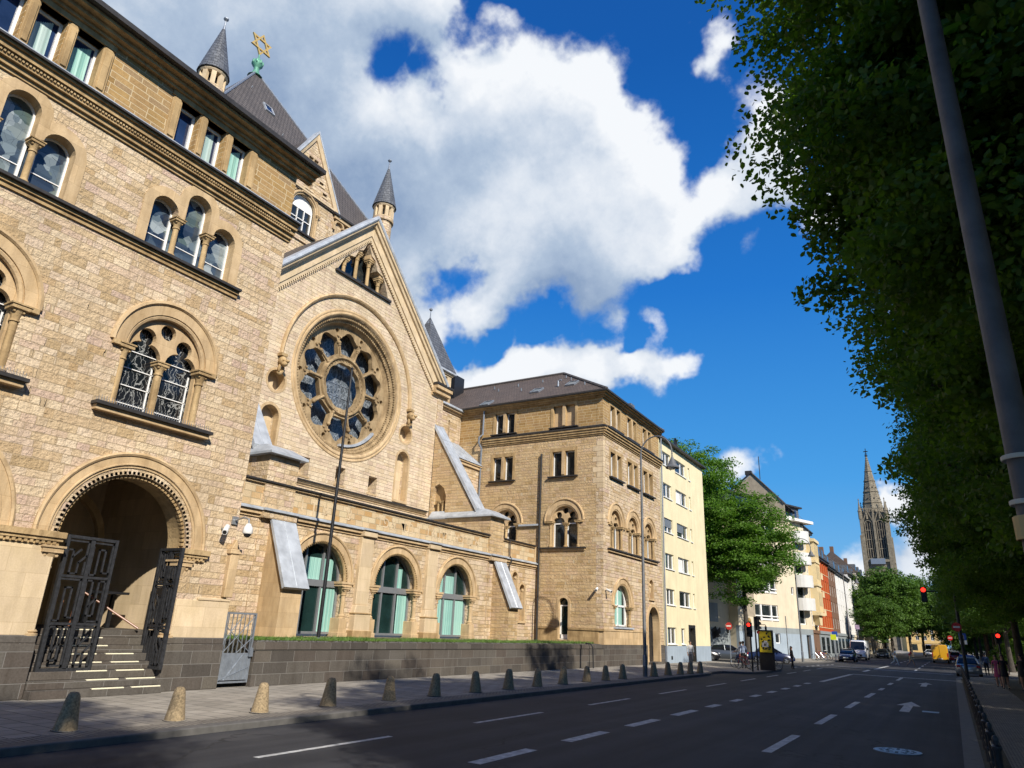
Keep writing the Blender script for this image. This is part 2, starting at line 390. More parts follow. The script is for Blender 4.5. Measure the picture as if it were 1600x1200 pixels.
# ================================================================= SYNAGOGUE
XF=-18.4; XA=-23.3; XG=-28.1; YW=41.96; Y0=27.75
SO=(-18.4,28.0,0)
syn=thing('synagogue','sandstone synagogue with rose window gable, pyramid roof with golden star and two side wings','synagogue',SO)
def S(mb,name,mat,parent=None,**k): return mb.build(name,M[mat] if isinstance(mat,str) else [M[x] for x in mat],parent or syn,SO,**k)
def SE(mb,name,mat,parent=None,**k):
    return [S(p,name,mat,parent,**k) for p in pieces(mb)]
F1=frame((XF,0),(0,1)); FA=frame((XA,0),(0,1)); FG=frame((XG,0),(0,1)); FW=frame((0,YW),(1,0))
def roll(n,w,r,k=8): return [(n+r*cos(2*PI*i/k),w+r*sin(2*PI*i/k)) for i in range(k)]
def band(n0,n1,w0,w1): return [(n0,w0),(n0,w1),(n1,w1),(n1,w0)]
def column(mb,u,w,v0,v1,r,cap=.3,ab=None):
    """base, tapering shaft, bell capital, abacus"""
    mb.lathe(u,v0,w,[(r*1.7,0),(r*1.7,.05),(r*1.35,.06),(r*1.55,.1),(r*1.3,.14),(r*1.02,.17),(r,.2),(r*.95,v1-v0-cap-.03),(r*1.25,v1-v0-cap-.02),(r*1.25,v1-v0-cap+.02),(r*1.05,v1-v0-cap+.03),(r*1.25,v1-v0-cap*.6),(r*1.8,v1-v0-cap*.32)],10)
    a=ab or r*2.0
    mb.box(u-a,u+a,v1-cap*.33,v1-cap*.1,w-a,w+a); mb.box(u-a*1.15,u+a*1.15,v1-cap*.1,v1,w-a*1.15,w+a*1.15)
    for k in range(4):   # leaf knobs on the capital
        q=PI/4+k*PI/2; mb.ball((u+r*1.5*cos(q),v1-cap*.45,w+r*1.5*sin(q)),r*.45,6,4)
def moulding(F,u0,u1,steps,name,mat,parent=None,ends=True):
    """straight course: steps = [(v0,v1,projection)]"""
    mb=MB(F)
    for i,(v0,v1,p) in enumerate(steps): mb.box(u0,u1,v0,v1,-.05,p)
    return S(mb,name,mat,parent)
def frame_rect(mb,u0,u1,v0,v1,w0,w1,t):
    mb.box(u0,u0+t,v0,v1,w0,w1); mb.box(u1-t,u1,v0,v1,w0,w1); mb.box(u0+t,u1-t,v0,v0+t,w0,w1); mb.box(u0+t,u1-t,v1-t,v1,w0,w1)
def rect_window(F,u0,u1,v0,v1,w=-.32,pane='glassblue',curt=None,t=.07,par=None,split=None,bar=None,build=None,mat='white'):
    B=build or S
    mb=MB(F); frame_rect(mb,u0,u1,v0,v1,w-.04,w+.05,t)
    if split:
        for q in split: mb.box(u0+(u1-u0)*q-t*.6,u0+(u1-u0)*q+t*.6,v0+t,v1-t,w-.03,w+.045)
    if bar: mb.box(u0+t,u1-t,v0+(v1-v0)*bar-t*.4,v0+(v1-v0)*bar+t*.4,w-.03,w+.04)
    o=B(mb,'window',mat,par)
    p=MB(F); p.box(u0,u1,v0,v1,w-.12,w-.01); B(p,'pane',pane,o)
    if curt:
        c=MB(F); a,b_,mt=curt
        n=9; path=[]
        for i in range(n+1):
            path.append((u0+t+(u1-u0-2*t)*(a+(b_-a)*i/n), (w-.008+.005*(i%2))))
        for i in range(n):
            c.add([(path[i][0],v0+t,path[i][1]),(path[i+1][0],v0+t,path[i+1][1]),(path[i+1][0]-.02,v1-t-.35*(1-(i/n))*(v1-v0)*.6,path[i+1][1]),(path[i][0]-.02,v1-t-.35*(1-(i/n))*(v1-v0)*.6,path[i][1])],[(0,1,2,3)])
        B(c,'curtain',mt,o,fixn=False)
    return o
def grow(h,k=.014):
    c=(min(p[0] for p in h)+max(p[0] for p in h))/2; w=max(p[0] for p in h)-c
    return [(c+(p[0]-c)*(1+k/w),p[1]+(k if p[1]>min(q[1] for q in h)+.2 else 0)) for p in h]
def triple_hole(c):
    return [(c-1.43,12.0)]+arc(c-1.03,13.36,.40,180,0,12)+[(c-.42,13.30),(c-.40,13.36)]+arc(c,14.0,.40,180,0,12)+[(c+.40,13.36),(c+.42,13.30)]+arc(c+1.02,13.36,.40,180,0,12)+[(c+1.42,12.0)]
def triple_window(F,c):
    hole=triple_hole(c)
    out=[(c-1.72,11.99)]
    n=44
    for i in range(n+1):
        u=c-1.72+3.44*i/n; t=13.36
        for uc,sp in ((c-1.03,13.36),(c,14.0),(c+1.02,13.36)):
            d=.70**2-(u-uc)**2
            if d>0: t=max(t,sp+math.sqrt(d))
        out.append((u,t))
    out.append((c+1.72,11.99))
    mb=MB(F); mb.plate(out,[[(p[0],p[1]+(.005 if p[1]>12.1 else 0)) for p in hole]],-.3,.025)
    o=S(mb,'window_surround','trim')
    for k in (-.515,.515):
        cm=MB(F); column(cm,c+k,-.14,12.0,13.33,.085,.32,.16); S(cm,'column','carved',o,smooth=True)
    p=MB(F); p.box(c-1.5,c+1.5,11.95,14.45,-.42,-.36); S(p,'pane','glassstain',o)
    fr=MB(F)
    for uc,sp in ((c-1.03,13.36),(c,14.0),(c+1.02,13.36)): fr.sweep(archpoly(uc,.40,sp,12.0,12),band(-.045,.02,-.36,-.3),cap=False,pclosed=True); fr.box(uc-.4,uc+.4,12.55,12.575,-.36,-.335)
    S(fr,'frame','white',o)
    return hole
def tracery_light(uc,hw,b,s,cz,cr):
    """cusped light: straight sides, shoulders to a narrow neck, then a round foil"""
    neck=cr*.62; dz=math.sqrt(cr*cr-neck*neck); n0=cz-dz
    P=[(uc-hw,b),(uc-hw,s)]
    for i in range(1,7):
        a=PI-PI/2*i/6; P.append((uc-neck+(hw-neck)*cos(a),s+(n0-s)*sin(a)))
    a0=math.degrees(math.atan2(-dz,-neck))%360
    a1=math.degrees(math.atan2(-dz,neck))%360-360+360
    P+=[(uc+cr*cos(R(a0-(a0+360-a1+ (0))*i/14*1.0)),cz+cr*sin(R(a0-(a0+360-a1)*i/14))) for i in range(1,14)] if False else [(uc+cr*cos(R(232-284*i/14)),cz+cr*sin(R(232-284*i/14))) for i in range(15)]
    for i in range(6,0,-1):
        a=PI-PI/2*i/6; P.append((uc+neck-(hw-neck)*cos(a),s+(n0-s)*sin(a)))
    return P+[(uc+hw,s),(uc+hw,b)]
def big_window(F,c,s,r,b,bars=True,glassm='glassdark',outer=True,colL=True,white=False,depth=.34,parent=None,ab=1.0):
    """two-light window with foiled tracery under a moulded round arch; returns the hole"""
    hole=archpoly(c,r,s,b,24)
    mb=MB(F)
    if outer:
        mb.sweep(arc(c,s,r,180,0,28),band(-.014,.3*ab,-.1,.03),cap=True,pclosed=True)
        mb.sweep(arc(c,s,r+.3*ab,180,0,28),[(-.02,0),(-.02,.05),(.02,.10),(.09,.09),(.12,.02),(.12,-.02)],cap=True)
        mb.sweep(arc(c,s,r-.06,180,0,28),roll(0,-.08,.085),pclosed=True)
        mb.sweep(arc(c,s,r-.14,180,0,28),band(0,.1,-.3,-.16),pclosed=True)
    o=S(mb,'window_arch','trim',parent)
    # jamb columns with capitals, tracery, mullion, pane
    for sg in (-1,1):
        cm=MB(F); column(cm,c+sg*(r-.06),-.08,b,s-.012,.10,.42,.2); cm.box(c+sg*(r+.12)-.22,c+sg*(r+.12)+.22,s-.135,s-.006,-.1,.122)
        S(cm,'column','carved',o,smooth=True)
    hw=r*.40; oc=r*.455; q=r/1.25
    holes=[tracery_light(c-oc,hw,b+.02,s-.15*q,s+.47*q,.25*q),tracery_light(c+oc,hw,b+.02,s-.15*q,s+.47*q,.25*q),circ(c,s+.80*q,.235*q,16)]
    t=MB(F); t.plate([(p[0],p[1]) for p in archpoly(c,r-.01,s,b+.01,24)],holes,-depth,-depth+.17); S(t,'tracery','trim',o)
    cm=MB(F); column(cm,c,-depth+.1,b,s-.13*q,.10,.36,.18); S(cm,'mullion_column','carved',o,smooth=True)
    p=MB(F); p.box(c-r,c+r,b,s+r,-depth-.16,-depth-.09); S(p,'pane',glassm,o)
    fr=MB(F)
    for sg in (-1,1):
        u0,u1=c+sg*oc-hw,c+sg*oc+hw
        if bars:
            for k in range(4): fr.box(u0,u1,b+.25+.5*k*q,b+.275+.5*k*q,-depth-.08,-depth-.05)
            fr.box(u1-.07,u1-.03,b,s-.2*q,-depth-.08,-depth-.05)
        else:
            frame_rect(fr,u0-.02,u1+.02,b,s-.12*q,-depth-.085,-depth-.03,.07)
    S(fr,'frame','white',o)
    return hole
def sill(F,u0,u1,v,p=.28,spikes=False,par=None):
    mb=MB(F); mb.box(u0,u1,v-.09,v,-.1,p); o=S(mb,'window_sill','gutter',par)
    m2=MB(F); m2.box(u0+.06,u1-.06,v-.22,v-.09,-.05,p-.1); S(m2,'sill_moulding','trim',o)
    if spikes:
        m3=MB(F)
        for i in range(int((u1-u0)/.07)): 
            u=u0+.05+i*.07; m3.box(u-.004,u+.004,v,v+.13+.03*(i%2),p-.06,p-.05); m3.box(u-.004,u+.004,v,v+.1,p-.16,p-.15)
        S(m3,'pigeon_spikes','greymetal',o)['kind']='stuff'
M['edging']=simple('pale_step_edging',(.75,.70,.52),.6,0,.05)
M['handrail']=simple('varnished_wood',(.2,.075,.03),.4)
BAYS=[0.53,5.65,10.77]; U0,U1=-2.0,14.15
# ---- left wing, street front
holes=[]
for c in BAYS:
    holes.append(triple_window(F1,c)); holes.append(big_window(F1,c,8.95,1.27,7.15)); holes.append(archpoly(c,1.74,3.74,1.36,28))
    sill(F1,c-1.75,c+1.75,7.14,.3,True)
mb=MB(F1); mb.plate(rect(U0,U1,1.36,14.95),[grow(h) for h in holes],-.62,0); S(mb,'wall','rock')
mb=MB(F1)
ah=[]
for c in BAYS:
    for k in (-.98,0,.98): ah.append(rect(c+k-.35,c+k+.35,15.6,17.16))
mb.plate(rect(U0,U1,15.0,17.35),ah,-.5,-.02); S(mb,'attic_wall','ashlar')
ci=0
for c in BAYS:
    for k in (-.98,0,.98):
        cu=[None,(.0,.8,'curtainpale'),(.05,.9,'curtain')][ci%3]; ci+=1
        rect_window(F1,c+k-.35,c+k+.35,15.6,17.14,-.36,'glassblue',cu,.075)
    # stone mullions with chamfered faces, head and pilasters
    for k in (-1.47,-.49,.49,1.47):
        pm=MB(F1); h=.12 if abs(k)<1 else .16; uu=c+k
        pm.prism([(uu-h,15.62),(uu+h,15.62),(uu+h,17.05),(uu+h*.5,17.14),(uu-h*.5,17.14),(uu-h,17.05)],-.3,.035)
        pm.prism([(uu-h*.6,15.7),(uu+h*.6,15.7),(uu+h*.6,16.95),(uu-h*.6,16.95)],.035,.075)
        S(pm,'mullion','trimdark',bevel=.012)
    hd=MB(F1); hd.box(c-1.65,c+1.65,17.16,17.34,-.3,.03); S(hd,'lintel','trimdark')
moulding(F1,U0,U1+.12,[(14.62,14.72,.06),(14.72,14.86,.14),(14.86,15.02,.24),(15.02,15.16,.34),(15.16,15.22,.42)],'cornice','trimdark')
moulding(F1,U0,U1+.14,[(15.22,15.27,.50),(15.27,15.42,.30),(15.42,15.56,.14)],'cornice_flashing','gutter')
moulding(F1,U0,U1+.15,[(15.272,15.30,.505)],'cornice_drip','zinc')
mb=MB(F1)
for i in range(int((U1-U0)/.085)): u=U0+i*.085; mb.box(u,u+.05,14.93,15.0,.24,.29)
S(mb,'dentil','carved')['kind']='stuff'
moulding(F1,U0,12.6,[(11.66,11.78,.06),(11.78,11.88,.12)],'string_course','trimdark'); moulding(F1,U0,12.62,[(11.88,11.96,.22)],'string_flashing','gutter')
moulding(F1,U0,U1+.6,[(17.34,17.44,.12),(17.44,17.56,.30),(17.56,17.66,.52)],'eaves_cornice','trimdark')
mb=MB(F1); mb.box(U0,U1+.68,17.66,17.82,-.1,.72); S(mb,'eaves_gutter','gutter')
mb=MB(); x1,x2,x3=XF+.55,-24.6,-30.6; z0=17.8
mb.add([(x1,U0,z0),(x1,U1+.5,z0),(x2,U1-3,20.6),(x2,U0,20.6),(x3,U1+.5,z0),(x3,U0,z0)],[(0,1,2,3),(1,4,2),(3,2,4,5)]); S(mb,'side_roof','tilebrown')
# flank of the left wing towards the court (and its far side)
mb=MB(); mb.box(-30.6,XF-.62,U1-.6,U1-.01,0,15.0); mb.box(-30.6,XF-.5,U1-.6,U1-.03,15.0,17.4); mb.box(-30.6,XF-.62,U0,U0+.5,0,17.4); SE(mb,'flank_wall','rock')
# portal arches
for c in BAYS:
    mb=MB(F1); A=arc(c,3.74,1.92,180,0,36)
    mb.sweep(A,band(.01,.33,-.1,.03),pclosed=True); mb.sweep(arc(c,3.74,2.25,180,0,36),[(0,-.02),(0,.06),(.05,.09),(.1,.06),(.1,-.02)]); mb.sweep(arc(c,3.74,2.02,180,0,36),roll(0,.05,.03,6),pclosed=True)
    o=S(mb,'portal_arch','trim')
    mb=MB(F1); mb.sweep(arc(c,3.74,1.84,180,0,36),roll(0,-.1,.09),pclosed=True)
    mb.sweep(arc(c,3.74,1.68,180,0,36),band(0,.12,-.75,-.2),pclosed=True)
    n=46
    for i in range(n):   # billet ornament
        a=R(180-180*(i+.5)/n)
        for (rr,w,ph) in ((1.80,-.02,0),(1.71,-.1,1)):
            aa=a+ph*R(90/n); p=(c+rr*cos(aa),3.74+rr*sin(aa)); t=(-sin(aa),cos(aa)); q=(cos(aa),sin(aa)); hh=.036; d=.042
            mb.prism([(p[0]+t[0]*hh+q[0]*d,p[1]+t[1]*hh+q[1]*d),(p[0]-t[0]*hh+q[0]*d,p[1]-t[1]*hh+q[1]*d),(p[0]-t[0]*hh-q[0]*d,p[1]-t[1]*hh-q[1]*d),(p[0]+t[0]*hh-q[0]*d,p[1]+t[1]*hh-q[1]*d)],w-.1,w+.02)
    S(mb,'arch_ornament','carved',o)
    for sg in (-1,1):
        cm=MB(F1); u=c+sg*1.78
        column(cm,u,-.14,1.36,3.42,.13,.5,.24); S(cm,'column','trim',o,smooth=True)
edges=[U0]+[x for c in BAYS for x in (c-1.70,c+1.70)]+[U1-.12]
for i in range(0,len(edges),2):
    a,b_=edges[i],edges[i+1]
    if i==len(edges)-2: b_=a+.68
    mb=MB(F1); mb.box(a-.03,b_+.03,3.42,3.52,-.5,.06); mb.box(a-.08,b_+.08,3.52,3.60,-.5,.12); mb.box(a-.12,b_+.12,3.60,3.74,-.5,.17)
    k=int((b_-a)/.13)
    for j in range(k): mb.box(a+.03+j*.13,a+.10+j*.13,3.44,3.52,.06,.1)
    S(mb,'impost','carved')
    if i<len(edges)-2: 
        mb=MB(F1); mb.box(a,b_,1.36,3.42,-.4,.03); S(mb,'pier_facing','trimlight',bevel=.02)
mb=MB(F1); mb.box(12.55,14.3,1.36,2.38,-.4,.05); mb.box(13.2,14.3,2.38,2.46,-.3,.08); mb.box(14.16,14.2,2.4,4.2,-.3,.0); SE(mb,'pier_base','trimlight',bevel=.015)
mb=MB(F1); mb.box(13.98,14.28,2.5,3.75,-.2,.16); mb.box(13.93,14.33,3.75,3.9,-.2,.2); mb.prism([(13.98,3.9),(14.28,3.9),(14.13,4.2)],-.2,.14); SE(mb,'corner_pilaster','trim',bevel=.02)
# basalt plinth with the stair openings
pe=[U0]+[x for c in BAYS for x in (c-1.64,c+1.66)]+[14.3]
for i in range(0,len(pe),2):
    mb=MB(F1); mb.box(pe[i],pe[i+1],0,1.2,-.55,.10); mb.box(pe[i],pe[i+1],1.2,1.37,-.55,.07); S(mb,'plinth','basalt',bevel=.015)
# vestibule behind the portal arches
mb=MB(); mb.box(-24.4,-19.72,U0+.5,U1-.7,1.3,1.494); S(mb,'vestibule_floor','basalt')
mb=MB(); mb.box(-24.8,-24.4,U0+.5,U1-.7,1.3,6.6); mb.box(-24.8,-19.1,U0+.5,U1-.7,6.3,6.6)
for y in (3.09,8.21): mb.box(-24.4,-20.9,y-.35,y+.35,1.5,6.3)
mb.box(-24.4,-19.05,13.2,13.6,1.5,6.3); SE(mb,'vestibule_wall','trimlight')
mb=MB(F1)
for c in BAYS: mb.sweep(archpoly(c-.6,.7,3.6,1.5,20),band(0,.22,-6.0,-5.8),pclosed=True); mb.box(c-1.4,c+1.4,1.5,3.5,-6.0,-5.95); mb.sweep(arc(c,3.9,1.45,180,0,24),band(0,.2,-4.2,-4.0),pclosed=True)
SE(mb,'inner_doorway','trimdark')
for c in BAYS[1:]:
    mb=MB(F1); n=8
    for k in range(n):
        z=1.5*(k+1)/n; mb.box(c-1.62,c+1.64,z-1.5/n+(.001 if k else 0),z,-2.0+.01*k,.34-.21*k)
    S(mb,'entrance_steps','basalt',bevel=.01)
    mb=MB(F1)
    for k in range(n):
        z=1.5*(k+1)/n; sh=-.06*k
        for (a,b_) in ((-.35,.42),(.66,1.42)) if k<5 else ((-.3,.85),):
            if k<2: a+=.12;b_+=.16
            mb.box(c+a+sh,c+b_+sh,z,z+.006,.275-.21*k,.335-.21*k); mb.box(c+a+sh,c+b_+sh,z-.02,z+.003,.335-.21*k,.345-.21*k)
    SE(mb,'step_edging','edging')
# forged gate leaves: angular labyrinth bars in three tiers of two panels
def gate_leaf(u,w,ang,width,z0,z1,seed):
    rnd=random.Random(seed)
    Fm=Matrix.Translation((XF+w,u,0))@Matrix.Rotation(ang,4,'Z')@Matrix(((0,0,1,0),(1,0,0,0),(0,1,0,0),(0,0,0,1)))
    mb=MB(Fm); t=.045
    frame_rect(mb,0,width,z0,z1,-.05,.05,.075)
    mb.box(width/2-.05,width/2+.05,z0+.06,z1-.06,-.03,.05)
    tiers=[z0+.06,z0+(z1-z0)*.34,z0+(z1-z0)*.69,z1-.06]
    for z in tiers[1:3]: mb.box(.06,width/2-.05,z-.03,z+.03,-.03,.03); mb.box(width/2+.05,width-.06,z-.03,z+.03,-.03,.03)
    o=S(mb,'gate_leaf','iron')
    bars=MB(Fm)
    def bar(p,q,w0=-.02,tt=.021):
        d=Vector((q[0]-p[0],q[1]-p[1])); 
        if d.length<.01: return
        d.normalize(); nn=Vector((-d.y,d.x))*tt; e=d*tt
        bars.prism([(p[0]-e.x+nn.x,p[1]-e.y+nn.y),(p[0]-e.x-nn.x,p[1]-e.y-nn.y),(q[0]+e.x-nn.x,q[1]+e.y-nn.y),(q[0]+e.x+nn.x,q[1]+e.y+nn.y)],w0,w0+.04)
    for ti in range(3):
        for pi_ in range(2):
            a=.09+pi_*(width/2-.02); b_=a+width/2-.17; c0=tiers[ti]+.07; c1=tiers[ti+1]-.07; W=b_-a; H=c1-c0
            k=(ti*2+pi_+seed)%3
            if k==0: P=[[(0,1),(1,1),(1,.08),(.66,.08),(.66,.8),(.33,.8),(.33,0)],[(0,0),(0,.86)],[(0,.0),(.33,.0)]]
            elif k==1: P=[[(0,0),(0,1),(.34,1),(.34,.14),(.67,.14),(.67,1),(1,1),(1,0),(.5,0)],[(.67,.55),(.34,.36)]]
            else: P=[[(.05,1),(1,1),(1,.56),(.66,.34),(.66,0),(.3,0),(.3,.72),(0,.72),(0,0)],[(1,.36),(1,0)],[(.3,.5),(.66,.74)]]
            for poly in P:
                for i in range(len(poly)-1):
                    p,q=poly[i],poly[i+1]; bar((a+p[0]*W,c0+p[1]*H),(a+q[0]*W,c0+q[1]*H))
    S(bars,'gate_bars','iron',o)
    return o
for c in BAYS[1:]:
    gate_leaf(c-1.42,-.14,0.0,1.30,.56,3.74,1); gate_leaf(c+1.57,.22,R(90),1.02,.56,3.74,2)
mb=MB(); mb.tube([(-20.6,11.0,1.5),(-20.6,11.0,2.55),(-19.4,12.25,1.55)],.03); mb.tube([(-20.6,10.7,1.5),(-20.6,10.7,2.2)],.02); S(mb,'handrail','handrail')
mb=MB(); mb.box(-21.6,-20.9,11.7,12.7,2.45,2.52); mb.box(-21.5,-21.4,11.8,11.9,1.5,2.45); mb.box(-21.5,-21.4,12.5,12.6,1.5,2.45); S(mb,'side_table','darkmetal')
# ---- central gable with the rose window
CY,CZ=Y0,15.0
GL,GR=18.0,36.6
gable=[(GL,5.5),(GR,5.5),(GR,17.2),(Y0+7.75,17.35),(Y0,25.1+.0),(Y0-7.75,17.35),(GL,17.2)]
sq=[rect(u,u+.72,9.1,10.1) for u in (24.72,27.4,30.08)]
nich=[archpoly(32.97,.56,11.65,9.15,14),archpoly(22.4,.56,11.65,9.15,14),circ(22.45,13.55,.56,20),circ(32.98,13.35,.56,20)]
tri=[(25.45,21.5)]+[(25.95,22.55),(26.2,22.85),(26.75,23.0),(27.0,23.6),(27.35,23.75),(27.75,24.55),(28.15,23.75),(28.5,23.6),(28.75,23.0),(29.3,22.85),(29.55,22.55)]+[(30.05,21.5)]
mb=MB(FG); mb.plate(gable,sq+[grow(h) for h in nich]+[tri,circ(CY,CZ,4.12,48)],-.85,0); S(mb,'gable_wall','rockpale')
mb=MB(FG)
for h in sq: mb.box(h[0][0]-.05,h[1][0]+.05,h[0][1]-.05,h[2][1]+.05,-.8,-.74)
mb.box(32.3,33.6,9.0,14.1,-.62,-.56); mb.box(21.7,23.1,9.0,14.3,-.62,-.56); SE(mb,'niche_back','trimlight')
mb=MB(FG)
for h in nich[:2]: mb.sweep(h,band(.0,.14,-.4,.012),pclosed=True); mb.box(h[0][0]-.12,h[-1][0]+.12,8.98,9.14,-.4,.06)
for h in nich[2:]: mb.sweep(h[::-1],band(0,.12,-.4,.015),closed=True,pclosed=True)
for h in sq: mb.box(h[0][0]-.06,h[1][0]+.06,9.0,9.1,-.3,.03)
SE(mb,'niche_surround','trim')
mb=MB(FG); P=circ(CY,CZ,1,72)[::-1]
def ringsw(mb,r,prof,n=72): mb.sweep(circ(CY,CZ,r,n)[::-1],prof,closed=True,pclosed=True)
ringsw(mb,4.12,[(-.02,-.1),(0,-.02),(.04,.05),(.1,.09),(.18,.08),(.22,.03),(.30,.06),(.36,.05),(.40,.0),(.40,-.1)])
rose=S(mb,'rose_window','trim')
mb=MB(FG); ringsw(mb,3.62,[(.5,-.02),(.42,-.1),(.22,-.32),(.04,-.58),(0,-.62),(0,-.9),(.6,-.9),(.6,-.02)])
rnd=random.Random(3)
for k in range(150):   # carved leaves in the splay
    a=2*PI*k/150; 
    for (rr,w) in ((3.97,-.14),(3.80,-.34)):
        aa=a+(.5 if rr<3.9 else 0)*2*PI/150; mb.ball((CY+rr*cos(aa),CZ+rr*sin(aa),w),(.07+.02*rnd.random(),.07+.02*rnd.random(),.06),6,3)
S(mb,'carved_splay','weather',rose)['kind']='stuff'
petals=[];eyes=[]
for k in range(10):
    a=R(90+36*k)
    def tr(rad,tan): return (CY+rad*cos(a)-tan*sin(a),CZ+rad*sin(a)+tan*cos(a))
    P=[tr(1.9,-.47),tr(2.2,-.60),tr(2.42,-.69)]
    for (dc,tc,rc,a0,a1,m) in ((2.66,-.50,.27,-120,-30,4),(2.90,0.0,.44,-60,60,10),(2.66,.50,.27,30,120,4)):
        for i in range(m+1):
            q=R(a0+(a1-a0)*i/m); P.append(tr(dc+rc*cos(q),tc+rc*sin(q)))
    P+=[tr(2.42,.69),tr(2.2,.60),tr(1.9,.47)]
    cx,cy=tr(2.5,0); P.sort(key=lambda p:math.atan2(p[1]-cy,p[0]-cx)); petals.append(P)
    b_=R(108+36*k); eyes.append(circ(CY+3.36*cos(b_),CZ+3.36*sin(b_),.14,10))
hubin=[(CY+(1.34+.07*abs(cos(5*R(t))))*cos(R(t)),CZ+(1.34+.07*abs(cos(5*R(t))))*sin(R(t))) for t in range(0,360,6)]
mb=MB(FG); mb.plate(circ(CY,CZ,3.66,60),petals+eyes+[hubin],-.95,-.64); S(mb,'tracery','weather',rose)
mb=MB(FG); ringsw(mb,1.62,[(-.02,-.7),(0,-.58),(.05,-.5),(.12,-.5),(.17,-.58),(.17,-.7)],48)
for k in range(40):
    a=2*PI*k/40; mb.ball((CY+1.55*cos(a),CZ+1.55*sin(a),-.62),.04,6,4)
for k in range(10):
    a=R(108+36*k)
    mb.tube([(CY+1.78*cos(a),CZ+1.78*sin(a),-.6),(CY+2.5*cos(a),CZ+2.5*sin(a),-.6)],.06,8)
    for rr,s_ in ((2.5,.1),(2.62,.125),(1.82,.1)): mb.ball((CY+rr*cos(a),CZ+rr*sin(a),-.6),s_,8,5)
    for t in (-1,1): mb.ball((CY+2.95*cos(a+t*.07),CZ+2.95*sin(a+t*.07),-.63),.085,6,4)
    mb.ball((CY+3.05*cos(a),CZ+3.05*sin(a),-.62),.1,6,4)
S(mb,'spoke_columns','weather',rose,smooth=True)
mb=MB(FG); mb.prism(circ(CY,CZ,3.9,48),-1.62,-1.5); S(mb,'pane','glassrose',rose)
mb=MB(FG); ringsw(mb,3.66,[(0,-.86),(.2,-.86),(.2,-1.55),(0,-1.55)]); S(mb,'inner_reveal','trimdark',rose)
mb=MB(FG)
for rr in (1.0,): 
    for t in (-.55,.1,.6): mb.box(CY+t-.02,CY+t+.02,CZ-1.3,CZ+1.3,-1.49,-1.46)
    for t in (-.4,.35): mb.box(CY-1.3,CY+1.3,CZ+t-.02,CZ+t+.02,-1.49,-1.47)
S(mb,'glazing_bars','greymetal',rose)
mb=MB(FG); mb.sweep(arc(CY,CZ,3.5,272,322,20),band(-.1,.04,-.66,-.45),pclosed=True); S(mb,'ledge_flashing','zinc',rose)
# hood mould with beast corbels
mb=MB(FG); mb.sweep(arc(CY,CZ,5.18,180,0,60),[(0,-.02),(0,.08),(.05,.14),(.14,.2),(.2,.16),(.22,.08),(.22,-.02)]); S(mb,'hood_mould','trim')
for u in (CY-5.3,CY+5.3):
    mb=MB(FG)
    mb.box(u-.2,u+.2,CZ-.16,CZ,-.1,.34)
    mb.ball((u,CZ-.42,.22),(.2,.26,.26)); mb.ball((u,CZ-.62,.42),(.15,.15,.2)); mb.ball((u+.02,CZ-.5,.60),(.1,.09,.14)); mb.ball((u-.1,CZ-.44,.44),.06,6,4); mb.ball((u+.1,CZ-.44,.44),.06,6,4)
    mb.ball((u-.12,CZ-.85,.2),(.08,.22,.1)); mb.ball((u+.12,CZ-.85,.2),(.08,.22,.1)); mb.ball((u,CZ-1.05,.12),(.16,.14,.12))
    S(mb,'beast_corbel','carved',smooth=True)
# raking cornice
path=[(Y0-8.6,16.5),(Y0,25.1),(Y0+8.05,17.05)]
mb=MB(FG); mb.sweep(path,[(-.30,-.05),(-.30,.10),(-.16,.12),(-.10,.10),(-.10,.18),(.34,.20),(.36,.34),(.48,.40),(.50,.52),(.62,.56),(.62,-.05)])
S(mb,'raking_cornice','trimlight')
mb=MB(FG); mb.sweep(path,[(.62,-.6),(.62,.60),(.70,.66),(.80,.64),(.86,.5),(.86,-.6)]); S(mb,'gable_coping','zinc')
mb=MB(FG)
for (p,q) in ((path[0],path[1]),(path[2],path[1])):
    L=math.hypot(q[0]-p[0],q[1]-p[1]); d=((q[0]-p[0])/L,(q[1]-p[1])/L); nn=(-d[1],d[0]) if d[0]>0 else (d[1],-d[0])
    for i in range(int(L/.17)):
        s_=i*.17+.05; 
        if s_>L-.3: break
        a=(p[0]+d[0]*s_,p[1]+d[1]*s_)
        pts=[(a[0]+nn[0]*o+d[0]*t,a[1]+nn[1]*o+d[1]*t) for o,t in ((-.42,0),(-.42,.09),(-.30,.09),(-.30,0))]
        mb.prism(pts,-.04,.12)
S(mb,'dentil','trimlight')['kind']='stuff'
moulding(FG,35.25,37.0,[(16.75,16.9,.1),(16.9,17.2,.34),(17.2,17.45,.5)],'kneeler','trim')
mb=MB(FG); mb.box(35.2,37.1,17.45,17.6,-.5,.56); S(mb,'kneeler_flashing','gutter')
mb=MB(FG); mb.box(36.0,36.6,5.5,16.75,-.02,.04); SE(mb,'corner_quoins','rock')
mb=MB(); mb.box(-30.4,XG-.85,36.1,36.58,5.5,17.2); S(mb,'gable_flank','rock')
